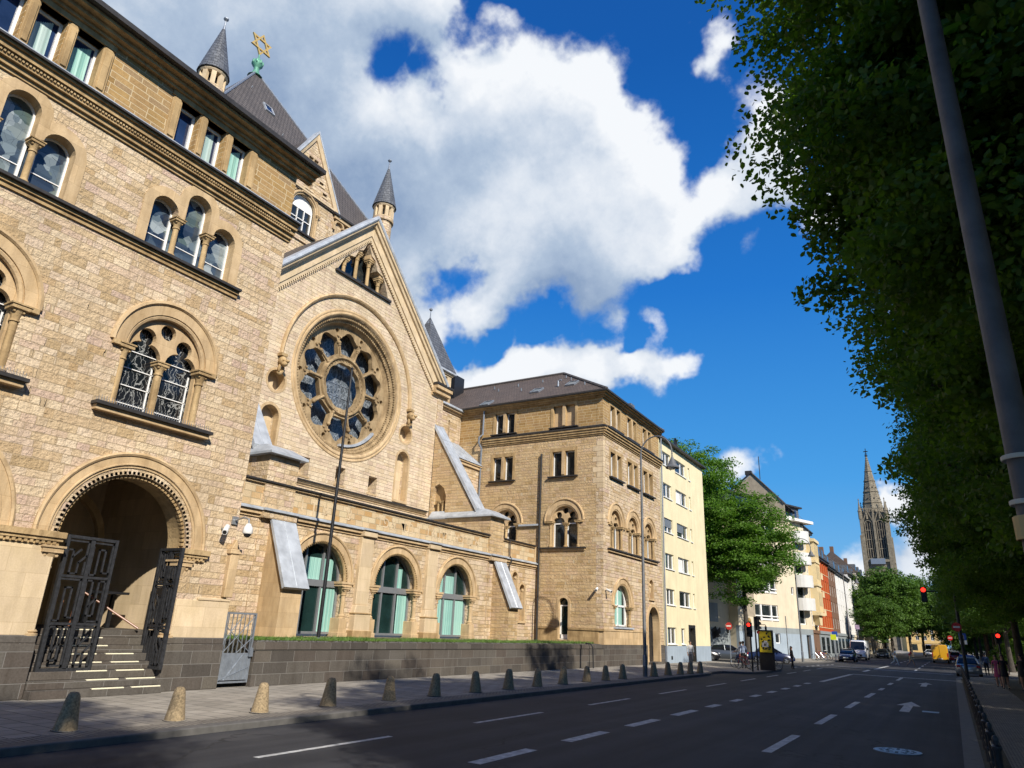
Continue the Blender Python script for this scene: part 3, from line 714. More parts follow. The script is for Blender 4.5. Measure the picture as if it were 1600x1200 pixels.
# gable opening colonnettes
mb=MB(FG); mb.box(25.3,30.2,21.36,21.5,-.5,.16); o=S(mb,'gable_window','gutter')
for u,h in ((26.1,22.75),(27.1,23.6),(28.1,23.6),(29.1,22.75)):
    cm=MB(FG); column(cm,u+.1 if u<27.7 else u+.15,-.3,21.5,h-.05,.12,.5,.22); S(cm,'colonnette','carved',o,smooth=True)
for u,h in ((26.2,22.72),(27.2,23.55),(28.25,23.55),(29.25,22.72)):
    mb=MB(FG); mb.box(u-.16,u+.16,h,h+.35,-.6,-.08); S(mb,'stepped_head','trim',o)
mb=MB(FG); mb.prism([(25.3,21.4),(30.2,21.4),(27.75,24.9)],-.98,-.86); S(mb,'pane','glassplain',o)
mb=MB(FG)
for u in (26.6,27.6,28.7): mb.box(u-.05,u+.05,21.5,24.3,-.85,-.78)
S(mb,'frame','alu',o)
# wall strip and lean-to edge under the rose
moulding(FG,GL,35.6,[(8.56,8.68,.06),(8.68,8.80,.16)],'string_course','trim'); moulding(FG,GL,35.6,[(8.80,8.86,.30)],'string_flashing','gutter')
# gable roof back to the tower
mb=MB()
e=.0
xa,xb=XG+.45,-34.9
mb.add([(xa,Y0,25.98),(xb,Y0,25.98),(xb,Y0+8.6,17.4),(xa,Y0+8.6,17.4),(xb,Y0-8.6,17.4),(xa,Y0-8.6,17.4)],[(0,3,2,1),(0,1,4,5)]); S(mb,'gable_roof','tile')
# ---- arcade with the inscription
arcs=[22.6,27.75,32.9]
mb=MB(FA); mb.plate(rect(14.3,YW-.02,1.3,6.0),[archpoly(c,1.635,3.66,1.31,28) for c in arcs]+[grow(h) for h in (archpoly(39.25,.33,5.05,3.85,12),archpoly(40.2,.33,4.35,2.45,12))],-.6,0); S(mb,'arcade_wall','rock')
mb=MB(FA); mb.box(38.7,40.8,2.3,5.6,-.44,-.40); SE(mb,'niche_back','trimlight')
mb=MB(FA)
for c,sp,b_ in ((39.25,5.05,3.85),(40.2,4.35,2.45)):
    mb.sweep(archpoly(c,.33,sp,b_,12),band(0,.13,-.3,.015),pclosed=True); mb.ball((c,sp-.05,.02),(.1,.12,.1),6,4)
    mb.box(c-.48,c+.48,b_-.14,b_,-.2,.1)
SE(mb,'niche_surround','trim')
mb=MB(FA); mb.box(14.3,YW-.02,6.18,7.16,-.45,-.05); band_o=S(mb,'inscription_band','band')
for a,b_ in ((14.3,36.0),(37.6,YW-.03)):
    moulding(FA,a,b_,[(5.78,5.9,.06),(5.9,6.06,.16)],'string_course','trim'); moulding(FA,a,b_,[(6.06,6.12,.26),(6.12,6.2,.1)],'string_flashing','zinc')
    moulding(FA,a,b_ if b_<37 else YW-.25,[(7.16,7.24,.06)],'coping','trim'); moulding(FA,a,b_ if b_<37 else YW-.25,[(7.24,7.31,.14)],'coping_flashing','gutter')
mb=MB(FA); mb.box(YW-.25,YW-.02,6.18,7.24,-.4,.02); S(mb,'end_pilaster','trim')
mb=MB(); mb.box(XG+.05,XA-.45,14.3,YW-.02,6.9,7.1); S(mb,'terrace_roof','zinc')
for u in (25.2,30.35):
    mb=MB(FA); mb.box(u-.42,u+.42,2.7,5.78,-.1,.2); mb.box(u-.52,u+.52,1.4,2.35,-.1,.34); mb.prism([(u-.52,2.35),(u+.52,2.35),(u+.42,2.7),(u-.42,2.7)],-.1,.27)
    mb.box(u-.46,u+.46,5.78,6.06,-.1,.34); S(mb,'pilaster','trimlight',bevel=.02)
    mb=MB(FA); mb.box(u-.5,u+.5,6.06,6.13,-.1,.42); S(mb,'pilaster_flashing','zinc')
    mb=MB(FA); mb.box(u-.62,u+.62,1.3,1.6,-.1,.42); mb.box(u-.56,u+.56,2.3,2.36,-.1,.38); SE(mb,'pilaster_base','trimdark',bevel=.02)
for i,c in enumerate(arcs):
    mb=MB(FA); A=arc(c,3.66,1.64,180,0,32)
    mb.sweep(A,band(0,.30,-.1,.03),pclosed=True); mb.sweep(arc(c,3.66,1.92,180,0,32),[(0,-.02),(0,.07),(.05,.11),(.11,.07),(.11,-.02)])
    o=S(mb,'door_arch','trim')
    mb=MB(FA); mb.sweep(arc(c,3.66,1.60,180,0,32),roll(0,-.08,.085,8),pclosed=True)
    for k in range(44):
        a=R(180-180*(k+.5)/44); rr=1.62
        mb.ball((c+rr*cos(a),3.66+rr*sin(a),.0),(.05,.05,.07),6,4)
    S(mb,'rope_moulding','carved',o)
    for sg in (-1,1):
        mb=MB(FA); u=c+sg*1.66; mb.box(u-.34 if sg>0 else u-.3,u+.3 if sg>0 else u+.34,3.46,3.56,-.6,.06); mb.box(u-.38,u+.38,3.56,3.66,-.6,.1); S(mb,'impost','trim',o)
        cm=MB(FA); column(cm,u,-.1,2.1,3.46,.11,.36,.2); S(cm,'column','trim',o,smooth=True)
        mb=MB(FA); mb.box(u-.22 if sg<0 else u-.26,u+.26 if sg<0 else u+.22,1.3,2.1,-.6,.07); mb.box(u-.3,u+.3,1.3,1.5,-.6,.11); S(mb,'column_pedestal','trim',o,bevel=.015)
    mb=MB(FA); w=-.5
    mb.sweep(archpoly(c,1.6,3.66,1.4,28),band(-.08,.05,w-.05,w+.05),pclosed=True)
    mb.box(c-1.55,c+1.55,3.38,3.66,w-.04,w+.08)
    for q in (-.52,.52): mb.box(c+q-.05,c+q+.05,1.4,3.4,w-.04,w+.06); mb.box(c+q-.05,c+q+.05,3.66,5.1,w-.04,w+.06)
    mb.box(c-1.5,c+1.5,1.4,1.5,w-.04,w+.05)
    d=S(mb,'glass_door','alu',o)
    mb=MB(FA); mb.prism(archpoly(c,1.62,3.66,1.4,24),w-.14,w-.03); S(mb,'pane','glassgreen',d)
    for (a,b_) in ([(-1.5,-.62),(.6,1.5)],[(.75,1.5)],[(-1.5,-.6),(-.46,.46),(.58,1.5)])[i]:
        mb=MB(FA); n=10
        mb.add([(c+a+(b_-a)*k/n,v,w-.012+.012*(k%2)) for v in (1.5,3.38) for k in range(n+1)],[(k,k+1,n+2+k,n+1+k) for k in range(n)]); S(mb,'curtain','curtain',d,fixn=False)
    mb=MB(FA); n=8
    for (a,b_) in (((-.44,.44),(.6,1.2)),((.6,1.0),),((-.44,.44),(-1.2,-.6)))[i]:
        mb.add([(c+a+(b_-a)*k/n,v,w-.018+.008*(k%2)) for v in (3.66,4.6) for k in range(n+1)],[(k,k+1,n+2+k,n+1+k) for k in range(n)])
    S(mb,'upper_curtain','curtain',d,fixn=False)
# carved letters
txt=[(21.15,'ו'),(21.8,'ן'),(22.4,'צ'),(23.9,'צ'),(26.0,'ר'),(26.55,'פ'),(27.1,'א'),(27.95,'ד'),(28.45,'מ'),(29.3,'ן'),(30.0,'נ'),(30.5,'א'),(31.15,'ו'),(31.5,'ת'),(32.1,'נ'),(32.6,'א'),(33.1,'פ'),(33.6,'ר'),(34.0,'ב'),(34.7,'א'),(35.2,'י')]
def letters(chars,F,vz,size,w,name,mat,parent,depth=.03,B=None):
    mb=MB(F)
    for u,ch in chars:
        mb=MB(F); cu=bpy.data.curves.new('t','FONT'); cu.body=ch; cu.size=size; cu.extrude=depth; cu.resolution_u=3
        ob=bpy.data.objects.new('t',cu); col.objects.link(ob)
        dg=bpy.context.evaluated_depsgraph_get(); me=bpy.data.meshes.new_from_object(ob.evaluated_get(dg))
        mb.add([(u+v.co.x,vz+v.co.y,w+v.co.z) for v in me.vertices],[tuple(p.vertices) for p in me.polygons])
        bpy.data.objects.remove(ob); bpy.data.curves.remove(cu); bpy.data.meshes.remove(me); (B or S)(mb,name,mat,parent,fixn=False)
letters([(u-.2,c) for u,c in txt],FA,6.42,.78,-.046,'carved_letter','trimlight',band_o,.012)
# buttresses with sloped zinc tops
def prof_wall(y0,y1,poly,name,mat,parent=None,bevel=0,holes=None):
    """poly in (x,z), between y0 and y1"""
    F=Matrix(((1,0,0,0),(0,0,-1,y1),(0,1,0,0),(0,0,0,1)))
    mb=MB(F)
    if holes: mb.plate(poly,holes,0,y1-y0)
    else: mb.prism(poly,0,y1-y0)
    return S(mb,name,mat,parent,bevel=bevel)
for (y0,y1) in ((18.9,20.5),(36.0,37.6)):
    xf=XA+.04
    hl=[[( -27.9,8.5),(-27.9,10.1),(-27.75,10.55),(-27.4,10.7),(-27.0,10.4),(-26.8,9.9),(-26.8,8.5)]] if y0>30 else None
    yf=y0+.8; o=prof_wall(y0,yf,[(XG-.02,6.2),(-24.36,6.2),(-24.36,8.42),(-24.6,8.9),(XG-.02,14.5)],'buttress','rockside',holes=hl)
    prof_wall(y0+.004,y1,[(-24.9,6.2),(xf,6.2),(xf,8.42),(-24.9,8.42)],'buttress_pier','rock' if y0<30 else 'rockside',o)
    if hl:
        mb=MB(); mb.box(-28.0,-26.7,y0+.35,y0+.42,8.4,10.9); SE(mb,'niche_back','trimdark',o)
        cm=MB(FW); 
        for u in (-27.5,-27.15): column(cm,u,YW-y0-.2,8.55,9.6,.06,.25,.11)
        S(cm,'colonnette','carved',o,smooth=True)
        mb=MB(); mb.box(-28.05,-26.6,y0-.2,y0+.5,8.38,8.5); S(mb,'ledge_flashing','zinc',o)
    prof_wall(y0-.1,yf+.1,[(XG,14.55),(-24.35,8.75),(-24.25,8.95),(XG,14.85)],'buttress_coping','zinc',o)
    m=(y0+y1)/2
    mb=MB(); z=8.42
    mb.add([(x,y,zz) for zz,g in ((z,.22),(z+.1,.22)) for x,y in ((XG+.2,y0-g),(xf+g+.1,y0-g),(xf+g+.1,y1+g),(XG+.2,y1+g))]+[(XG+.2,y0+.1,z+.5),(xf-.45,y0+.1,z+.5),(xf-.45,y1-.1,z+.5),(XG+.2,y1-.1,z+.5)],[(0,3,2,1),(0,1,5,4),(1,2,6,5),(2,3,7,6),(4,5,9,8),(5,6,10,9),(6,7,11,10),(8,9,10,11),(0,4,7,3),(4,8,11,7)])
    S(mb,'pier_cap','zinc',o)
    mb=MB(FA); mb.box(y0,y1,1.3,6.0,-.1,.06); mb.box(y0-.08,y1+.08,5.78,6.06,-.1,.3); S(mb,'pier','rock',o)
    mb=MB(FA); mb.box(y0-.12,y1+.12,6.06,6.16,-.1,.4); S(mb,'pier_flashing','zinc',o)
    a,b_=y0+.5,y0+1.55
    prof_wall(a,b_,[(XA,1.3),(XA+1.3,1.3),(XA+1.3,3.1),(XA,5.8)],'lower_buttress','trim' if y0<30 else 'rockside',o)
    prof_wall(a-.12,b_+.12,[(XA+.1,5.9),(XA+1.45,3.06),(XA+1.58,3.13),(XA+.14,6.05)],'lower_buttress_coping','zinc',o)
    mb=MB(); d=Vector((1.44,0,-2.92)).normalized()
    for t in (.0,): 
        mb.tube([(XA+.16,(a+b_)/2,6.02),(XA+1.56,(a+b_)/2,3.17)],.018,4); mb.tube([(XA+.62,a-.12,5.05),(XA+.62,b_+.12,5.05)],.014,4); mb.tube([(XG,(y0+yf)/2,14.87),(-24.28,(y0+yf)/2,8.97)],.02,4)
        for q in (.2,.45,.7):
            mb.tube([(XG+(XG*-1-24.3)*q,y0-.1,14.86-5.9*q),(XG+(XG*-1-24.3)*q,yf+.1,14.86-5.9*q)],.016,4)
    S(mb,'zinc_seam','greymetal',o)
# chapel between gable and right wing
mb=MB(frame((-28.3,0),(0,1))); mb.plate(rect(36.8,YW-.02,6.2,13.1),[grow(archpoly(40.2,.75,11.2,9.0,16))],-.5,0); o=S(mb,'chapel_wall','rock')
mb=MB(frame((-28.3,0),(0,1))); mb.sweep(archpoly(40.2,.75,11.2,9.0,16),band(0,.2,-.3,.03),pclosed=True); mb.sweep(arc(40.2,11.2,.97,180,0,16),roll(0,.02,.05,6),pclosed=True); S(mb,'arch','trim',o)
mb=MB(frame((-28.3,0),(0,1))); mb.box(39.3,41.0,8.9,12.1,-.45,-.4); S(mb,'pane','glassdark',o)
mb=MB(frame((-28.3,0),(0,1))); mb.box(36.81,YW-.03,12.85,13.05,-.1,.14); mb.box(36.81,YW-.03,13.05,13.15,-.1,.24); S(mb,'cornice','trim',o)
mb=MB(); mb.add([(-28.0,36.82,13.16),(-28.0,YW-.03,13.16),(-30.3,YW-.03,15.0),(-30.3,36.82,15.0),(-30.3,36.82,12.9),(-28.0,36.82,12.9)],[(0,1,2,3),(0,3,4,5)])
for k in range(9): y=37.7+k*.5; mb.tube([(-28.0,y,13.18),(-30.3,y,15.02)],.025,4)
S(mb,'chapel_roof','zinc',o)
Fs=frame((-30.3,0),(0,1))
mb=MB(Fs); mb.plate(rect(36.3,YW-.02,12.5,17.25),[rect(38.9,39.08,14.9,16.5),rect(40.35,40.55,14.95,16.6)],-.5,0); S(mb,'slit_wall','rock')
mb=MB(Fs); mb.box(38,41.5,14.5,17,-.48,-.4); SE(mb,'slit_back','black')
moulding(Fs,36.6,YW-.03,[(17.2,17.35,.12),(17.35,17.5,.3)],'slit_wall_cornice','trim')
mb=MB(Fs); mb.box(36.6,YW-.03,17.5,17.64,-.1,.45); mb.M=ID; mb.add([(-29.9,36.6,17.64),(-29.9,YW+.3,17.64),(-32.2,YW+.3,18.9),(-32.2,36.6,18.9)],[(0,1,2,3)]); S(mb,'slit_wall_roof','zinc')
# stair turret with a steep pyramid
tx,ty,th=-32.0,39.2,1.45
mb=MB(); mb.box(tx-th,tx+th,ty-th,ty+th,15.0,19.2); o=S(mb,'stair_turret','rock')
mb=MB(); 
for a in (-1,1):
    for b_ in (-1,1): mb.box(tx+a*(th-.25)-.24,tx+a*(th-.25)+.24,ty+b_*(th-.25)-.24,ty+b_*(th-.25)+.24,19.2,20.0)
for q in (-.35,.35): mb.box(tx+th-.3,tx+th-.05,ty+q-.1,ty+q+.1,19.2,20.0)
mb.box(tx-th,tx+th,ty-th,ty+th,20.0,20.15); mb.box(tx-th-.1,tx+th+.1,ty-th-.1,ty+th+.1,20.15,20.3); mb.box(tx-th-.05,tx+th+.05,ty-th-.05,ty+th+.05,19.05,19.2); S(mb,'belfry','trimlight',o)
mb=MB(); mb.box(tx-th+.4,tx+th-.4,ty-th+.4,ty+th-.4,19.2,20.0); S(mb,'belfry_core','black',o)
def pyramid(mb,x,y,h,z0,z1,hy=None):
    hy=hy or h; mb.add([(x-h,y-hy,z0),(x+h,y-hy,z0),(x+h,y+hy,z0),(x-h,y+hy,z0),(x,y,z1)],[(0,1,4),(1,2,4),(2,3,4),(3,0,4),(3,2,1,0)])
mb=MB(); mb.box(tx-1.72,tx+1.72,ty-1.72,ty+1.72,20.3,20.42); S(mb,'turret_gutter','zinc',o)
mb=MB(); pyramid(mb,tx,ty,1.72,20.42,25.0); S(mb,'turret_roof','slate',o)
mb=MB(); mb.lathe(tx,ty,24.3,[(.3,0),(.05,.55),(.03,1.2),(.09,1.22),(.14,1.3),(.14,1.36),(.05,1.45),(.0,1.5)],8,axis=2); S(mb,'finial','greymetal',o)
# ---- crossing tower with the great pyramid
px_,hw=-43.7,8.9
Ft=frame((px_+hw,0),(0,1)); XT=px_+hw
mb=MB(); mb.box(px_-hw,XT-.5,Y0-hw,Y0+hw,14,30.0); S(mb,'tower_wall','rock')
mb=MB(Ft); mb.plate([(Y0-hw,16),(Y0+hw,16),(Y0+hw,30),(Y0-hw,30)],[archpoly(Y0-.1,1.04,29.0,27.1,18)],-.5,.0); S(mb,'tower_front','rock')
mb=MB(Ft)
for k in range(16):
    u=Y0-hw+.6+k*1.15
    if abs(u-Y0)>2.6: mb.sweep(arc(u,29.3,.36,180,0,8),band(0,.16,-.05,.22),pclosed=True); mb.box(u-.62,u-.34,28.9,29.35,-.05,.2)
mb.box(Y0+2.6,Y0+hw+.2,29.75,30.0,-.1,.3); mb.box(Y0-hw-.2,Y0-2.6,29.75,30.0,-.1,.3); SE(mb,'arched_frieze','trim')
mb=MB()
for s_ in (-1,1): mb.box(XT-.2,XT+.42,Y0+s_*5.75-3.3,Y0+s_*5.75+3.3,30.0,30.16)
SE(mb,'tower_gutter','gutter')
mb=MB(); pyramid(mb,px_,Y0,hw+.25,30.1,45.2); o=S(mb,'pyramid_roof','tile')
for (x,y) in ((1,1),(1,-1)):
    mb=MB(); n=60; pts=[(px_+(hw+.25)*x*(1-k/n),Y0+(hw+.25)*y*(1-k/n),30.12+15.08*k/n) for k in range(n+1)]
    mb.tube(pts,[.12 if k%2 else .075 for k in range(n+1)],6); S(mb,'hip_ridge','greymetal',o)
mb=MB()
d=Vector((hw+.25,0,15.1)).normalized()
for y,t in ((27.0,.60),(26.0,.72),(27.5,.42)):
    c=Vector((px_+(hw+.25)*(1-t)+.06,y,30.1+15.1*t)); 
    if t!=.60: mb.tube([c,c+Vector((.12,0,.1))],.05,6)
SE(mb,'snow_hook','zinc',o)
t=.61; c=Vector((px_+(hw+.25)*(1-t),Y0-.6,30.1+15.1*t)); sl=Vector((-(hw+.25),0,15.1)).normalized(); nr=Vector((15.1,0,hw+.25)).normalized()
Fk=Matrix(((0,sl.x,nr.x,c.x),(1,0,0,c.y),(0,sl.z,nr.z,c.z),(0,0,0,1)))
mb=MB(Fk); frame_rect(mb,-.42,.42,-.55,.55,-.05,.14,.1); w_=S(mb,'skylight','zinc',o); mb=MB(Fk); mb.box(-.34,.34,-.47,.47,.0,.09); S(mb,'pane','glassblue',w_)
# copper finial and star
mb=MB(); mb.lathe(px_,Y0,44.6,[(.62,0),(.32,.35),(.22,.75),(.26,1.0),(.42,1.2),(.46,1.45),(.34,1.68),(.15,1.85),(.08,2.0),(.06,2.4)],12,axis=2)
for k in range(8):
    a=2*PI*k/8; mb.ball((px_+.4*cos(a),Y0+.4*sin(a),46.05),(.11,.11,.24),6,5)
S(mb,'copper_finial','copper',o,smooth=True)
mb=MB(frame((px_,0),(.25,1)))
mb=MB(Matrix.Translation((px_,Y0,48.05))@Matrix.Rotation(R(0),4,'Z')@frame((0,0),(0,1)))
for s_ in (1,-1):
    tri_o=[(1.12*cos(R(90*s_+120*k)),1.12*sin(R(90*s_+120*k))) for k in range(3)]; tri_i=[(p[0]*.74,p[1]*.74) for p in tri_o]
    mb.plate(tri_o,[tri_i],-.07+.012*s_,.07+.012*s_)
S(mb,'star','gold',o)
# dormer gable in front of the pyramid
DX=XT+.12; Fd=frame((DX,0),(0,1))
mb=MB(Fd); dg=[(Y0-2.7,26.5),(Y0+2.7,26.5),(Y0+2.7,30.3),(Y0,35.1),(Y0-2.7,30.3)]
dh=[archpoly(Y0-.1,1.04,29.0,27.1,18)]
stair=[]
for (u,v) in ((-.35,33.0),(.15,33.0),(-.8,32.3),(.45,32.3),(-1.3,31.6),(.9,31.6),(-1.75,30.9),(1.35,30.9)): stair.append(rect(Y0+u-.02,Y0+u+.38,v,v+.26))
stair+= [rect(Y0-.28,Y0-.06,30.7,31.9),rect(Y0+.12,Y0+.34,30.7,31.7)]
mb.plate(dg,dh+stair,-.45,0); o=S(mb,'dormer_gable','rock')
mb=MB(Fd)
for h in stair: mb.box(h[0][0]-.02,h[1][0]+.12,h[0][1]-.14,h[0][1],-.3,.05)
mb.box(Y0-2.75,Y0+2.75,30.25,30.4,-.1,.14); SE(mb,'stepped_blocks','trimlight',o)
mb=MB(Fd); mb.prism([(Y0-2.4,30.4),(Y0+2.4,30.4),(Y0,34.4)],-.42,-.3); S(mb,'gable_back','trimdark',o)
mb=MB(Fd); pth=[(Y0-2.95,29.85),(Y0,35.1),(Y0+2.95,29.85)]
mb.sweep(pth,[(-.16,-.1),(-.16,.1),(0,.16),(.1,.2),(.1,-.1)]); S(mb,'gable_cornice','trimlight',o)
mb=MB(Fd); mb.sweep(pth,[(.1,-.4),(.1,.24),(.22,.24),(.22,-.4)]); S(mb,'gable_coping','zinc',o)
mb=MB(); mb.add([(DX+.05,Y0,35.25),(DX+.05,Y0+2.9,30.1),(px_,Y0+2.9,30.1),(px_,Y0,35.25),(DX+.05,Y0-2.9,30.1),(px_,Y0-2.9,30.1)],[(0,1,2,3),(0,3,5,4)]); S(mb,'dormer_roof','tile',o)
mb=MB(Fd); c=Y0-.1
mb.sweep(archpoly(c,1.02,29.0,27.1,18),band(0,.16,-.2,.02),pclosed=True); mb.sweep(arc(c,29.0,1.2,180,0,18),roll(0,.04,.09),pclosed=True); mb.sweep(arc(c,29.0,1.42,180,0,18),roll(0,.02,.06),pclosed=True)
a_=S(mb,'window_arch','trim',o)
cm=MB(Fd)
for sg in (-1,1): column(cm,c+sg*1.22,.02,27.1,29.0,.09,.3,.16)
S(cm,'column','trim',a_,smooth=True)
mb=MB(Fd); mb.prism(archpoly(c,1.02,29.0,27.1,18),-.4,-.34); S(mb,'pane','glassplain',a_)
mb=MB(Fd); mb.sweep(archpoly(c,.98,29.0,27.1,18),band(-.07,.02,-.34,-.26),pclosed=True); mb.box(c-.3,c-.25,27.1,29.1,-.34,-.27); mb.box(c+.3,c+.35,27.1,29.1,-.34,-.27); mb.box(c-1,c+1,28.2,28.26,-.34,-.27)
mb.plate([(c-1.0,29.0)]+arc(c,29.0,1.0,180,0,18),[],-.34,-.3) ; S(mb,'frame','white',a_)
mb=MB(Fd); mb.box(c-1.2,c+1.2,26.98,27.1,-.1,.2); S(mb,'window_sill','gutter',a_)
# round corner turrets
for y in (Y0-8.2,Y0+8.2):
    x=-35.2
    mb=MB(); mb.lathe(x,y,30.0,[(.75,-6),(.75,2.55),(.88,2.6),(.88,2.9),(.75,2.95)],16,axis=2); o=S(mb,'round_turret','rock')
    mb=MB()
    for k in range(9):
        a=2*PI*(k+.3)/9; mb.M=Matrix.Translation((x,y,0))@Matrix.Rotation(a,4,'Z'); mb.box(.58,.81,-.14,.14,32.95,33.95)
    mb.M=ID; mb.lathe(x,y,32.9,[(.62,1.0),(.83,1.0),(.9,1.1),(.83,1.3)],16,axis=2); mb.lathe(x,y,32.9,[(.83,0),(.83,.1),(.5,.12)],16,axis=2); S(mb,'lantern','trimlight',o)
    mb=MB(); mb.lathe(x,y,32.9,[(.36,0),(.36,1.1)],10,axis=2); S(mb,'lantern_core','black',o)
    mb=MB(); prof=[(.88,1.22),(.99,1.2)]
    for k in range(13):
        t0=k/13; r0=.97*(1-t0)+.1*t0; prof+=[(r0,1.26+3.7*t0),(r0-.05,1.26+3.7*(t0+.9/13))]
    prof+=[(.09,4.98),(.05,5.0)]
    mb.lathe(x,y,32.9,prof,18,axis=2); S(mb,'turret_spire','slate',o)
    mb=MB(); mb.lathe(x,y,37.6,[(.14,0),(.06,.6),(.04,1.0),(.1,1.03),(.17,1.12),(.17,1.18),(.08,1.26),(0,1.28)],8,axis=2); S(mb,'finial','greymetal',o)
# ---- right wing
WH=53.15
hF=[];hS=[]
for c in (44.15,47.3,50.45): hF.append(big_window(F1,c,8.85,1.08,7.2,False,'glassplain',depth=.4)); 
sill(F1,42.6,52.0,7.19,.24)
def twin(F,u0,u1,v0,v1,sillm=True,blind=False,sur=.18):
    m=(u0+u1)/2; a=(u1-u0)/2-.12
    hs=[rect(u0,u0+a,v0,v1),rect(u1-a,u1,v0,v1)]
    mb=MB(F); mb.plate(rect(u0-sur,u1+sur,v0-.02,v1+sur*1.3),[rect(h[0][0]+.01,h[1][0]-.01,v0+.01,v1-.01) for h in hs],-.2,.022)
    o=S(mb,'window_surround','trimdark')
    mb=MB(F); mb.prism([(m-.11,v0+.1),(m+.11,v0+.1),(m+.11,v1-.12),(m+.05,v1),(m-.05,v1),(m-.11,v1-.12)],.0,.07); S(mb,'mullion','trim',o)
    if sillm:
        mb=MB(F); mb.box(u0-.25,u1+.25,v0-.1,v0-.02,-.1,.22); S(mb,'window_sill','gutter',o)
    for h in hs:
        if blind:
            mb=MB(F); mb.box(h[0][0],h[1][0],v0,v1,-.3,-.24); S(mb,'blind_panel','trim',o)
        else: rect_window(F,h[0][0],h[1][0],v0,v1,-.28,'glassplain',None,.06,o)
    return hs
aF=[];aS=[]
for (a,b_) in ((43.2,45.0),(46.35,48.15),(49.5,51.3)): aF+=twin(F1,a,b_,15.5,17.1); hF+=twin(F1,a-.02,b_+.1,12.0,13.75)
hF=[grow(h) for h in hF]; hF+= [archpoly(45.15,1.45,3.65,2.35,24),grow(archpoly(50.62,.42,5.35,4.45,12)),grow(archpoly(50.8,1.12,2.75,1.28,20))]
mb=MB(F1); mb.plate(rect(YW,WH,1.28,14.9),hF,-.5,0); S(mb,'wing_wall','rock')
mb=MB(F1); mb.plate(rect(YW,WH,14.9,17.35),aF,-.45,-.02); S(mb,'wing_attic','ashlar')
for (a,b_) in ((-27.15,-25.45),(-22.25,-20.5)):
    hS+=twin(FW,a,b_,12.0,13.75); aS+=twin(FW,a,b_,15.5,17.1,blind=(a>-23))
hS.append(big_window(FW,-21.25,8.95,1.1,7.2,False,'glassplain',depth=.4)); hS.append(big_window(FW,-25.95,8.9,1.1,7.6,False,'glassplain',depth=.4))
sill(FW,-23.0,-19.6,7.19,.2)
hS=[grow(h) for h in hS]; hS.append(grow(archpoly(-21.2,.34,3.65,1.45,12)))
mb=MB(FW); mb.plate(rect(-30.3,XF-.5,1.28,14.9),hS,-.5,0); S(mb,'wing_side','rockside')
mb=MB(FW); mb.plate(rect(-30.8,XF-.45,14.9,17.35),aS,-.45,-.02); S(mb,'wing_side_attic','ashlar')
for F,a,b_ in ((F1,YW-.35,WH),):
    moulding(F,YW,b_,[(14.62,14.72,.06),(14.72,14.86,.14),(14.86,15.02,.24),(15.02,15.16,.34)],'cornice','trimdark'); moulding(F,YW,b_,[(15.16,15.24,.42),(15.24,15.34,.2)],'cornice_flashing','gutter')
    moulding(F,YW,b_,[(17.34,17.44,.12),(17.44,17.56,.28),(17.56,17.62,.46)],'eaves_cornice','trimdark'); moulding(F,YW,b_,[(17.62,17.74,.56)],'eaves_gutter','gutter')
for k in ((14.62,14.72,.06),(14.72,14.86,.14),(14.86,15.02,.24),(15.02,15.16,.34)): pass
def mould_side(steps,name,mat,u0=-28.1):
    mb=MB(FW)
    for v0,v1,p in steps: mb.box(u0,XF+p-.003,v0+.002,v1-.002,-.05,p)
    S(mb,name,mat)
mould_side([(14.62,14.72,.06),(14.72,14.86,.12),(14.86,15.02,.18),(15.02,15.16,.25)],'cornice','trimdark'); mould_side([(15.16,15.24,.30),(15.24,15.34,.15)],'cornice_flashing','gutter')
mould_side([(17.34,17.44,.12),(17.44,17.56,.28),(17.56,17.62,.46)],'eaves_cornice','trimdark',-30.3); mould_side([(17.62,17.74,.56)],'eaves_gutter','gutter',-30.3)
mb=MB()
e=.5
mb.add([(XF+e,YW-e,17.7),(XF+e,WH,17.7),(-24.3,47.55,21.8),(-36,47.55,21.8),(-36,YW-e,17.7),(-36,WH,17.7)],[(0,1,2),(0,2,3,4),(1,5,3,2)]); S(mb,'wing_roof','tilebrown')
mb=MB(); mb.tube([(XF+e,YW-e,17.74),(-24.3,47.55,21.86)],.11,6); mb.tube([(-24.3,47.55,21.86),(-36,47.55,21.86)],.11,6); mb.tube([(XF+e,WH,17.74),(-24.3,47.55,21.86)],.11,6); SE(mb,'ridge_tiles','tile')
def roofpt(x,f): return Vector((x,YW-e+(5.55+e)*f,17.7+4.1*f))
nrm=Vector((0,-4.1,6.05)).normalized(); upv=Vector((0,6.05,4.1)).normalized()
for x,f in ((-24.5,.33),(-20.55,.52) if False else (-21.8,.42),(-28.0,.08)):
    c=roofpt(x,f); Fk=Matrix(((1,upv.x,nrm.x,c.x),(0,upv.y,nrm.y,c.y),(0,upv.z,nrm.z,c.z),(0,0,0,1)))
    mb=MB(Fk); frame_rect(mb,-.4,.4,-.5,.5,-.02,.12,.07); w_=S(mb,'skylight','greymetal'); mb=MB(Fk); mb.box(-.36,.36,-.46,.46,0,.09); S(mb,'pane','glassplain',w_)
mb=MB()
for x,f in ((-27.5,.7),(-25.3,.72),(-26.3,.45),(-23.3,.75),(-22.4,.6),(-20.4,.3),(-29,.6),(-30,.75)):
    c=roofpt(x,f); mb.tube([c,c+Vector((0,-.05,.22))],.05,6)
c=roofpt(-22.9,.4); mb.tube([c,c+Vector((0,0,.45)),c+Vector((.25,0,.5))],.07,6); S(mb,'roof_vent','greymetal')
mb=MB(); mb.box(-36,-33.6,45.2,46.6,19.5,22.4); S(mb,'lift_housing','darkmetal')
mb=MB(); mb.box(-20.6,-19.8,50.8,51.6,18.2,19.7); mb.box(-20.6,-19.9,46.6,48.2,18.3,19.5); SE(mb,'chimney','slate')
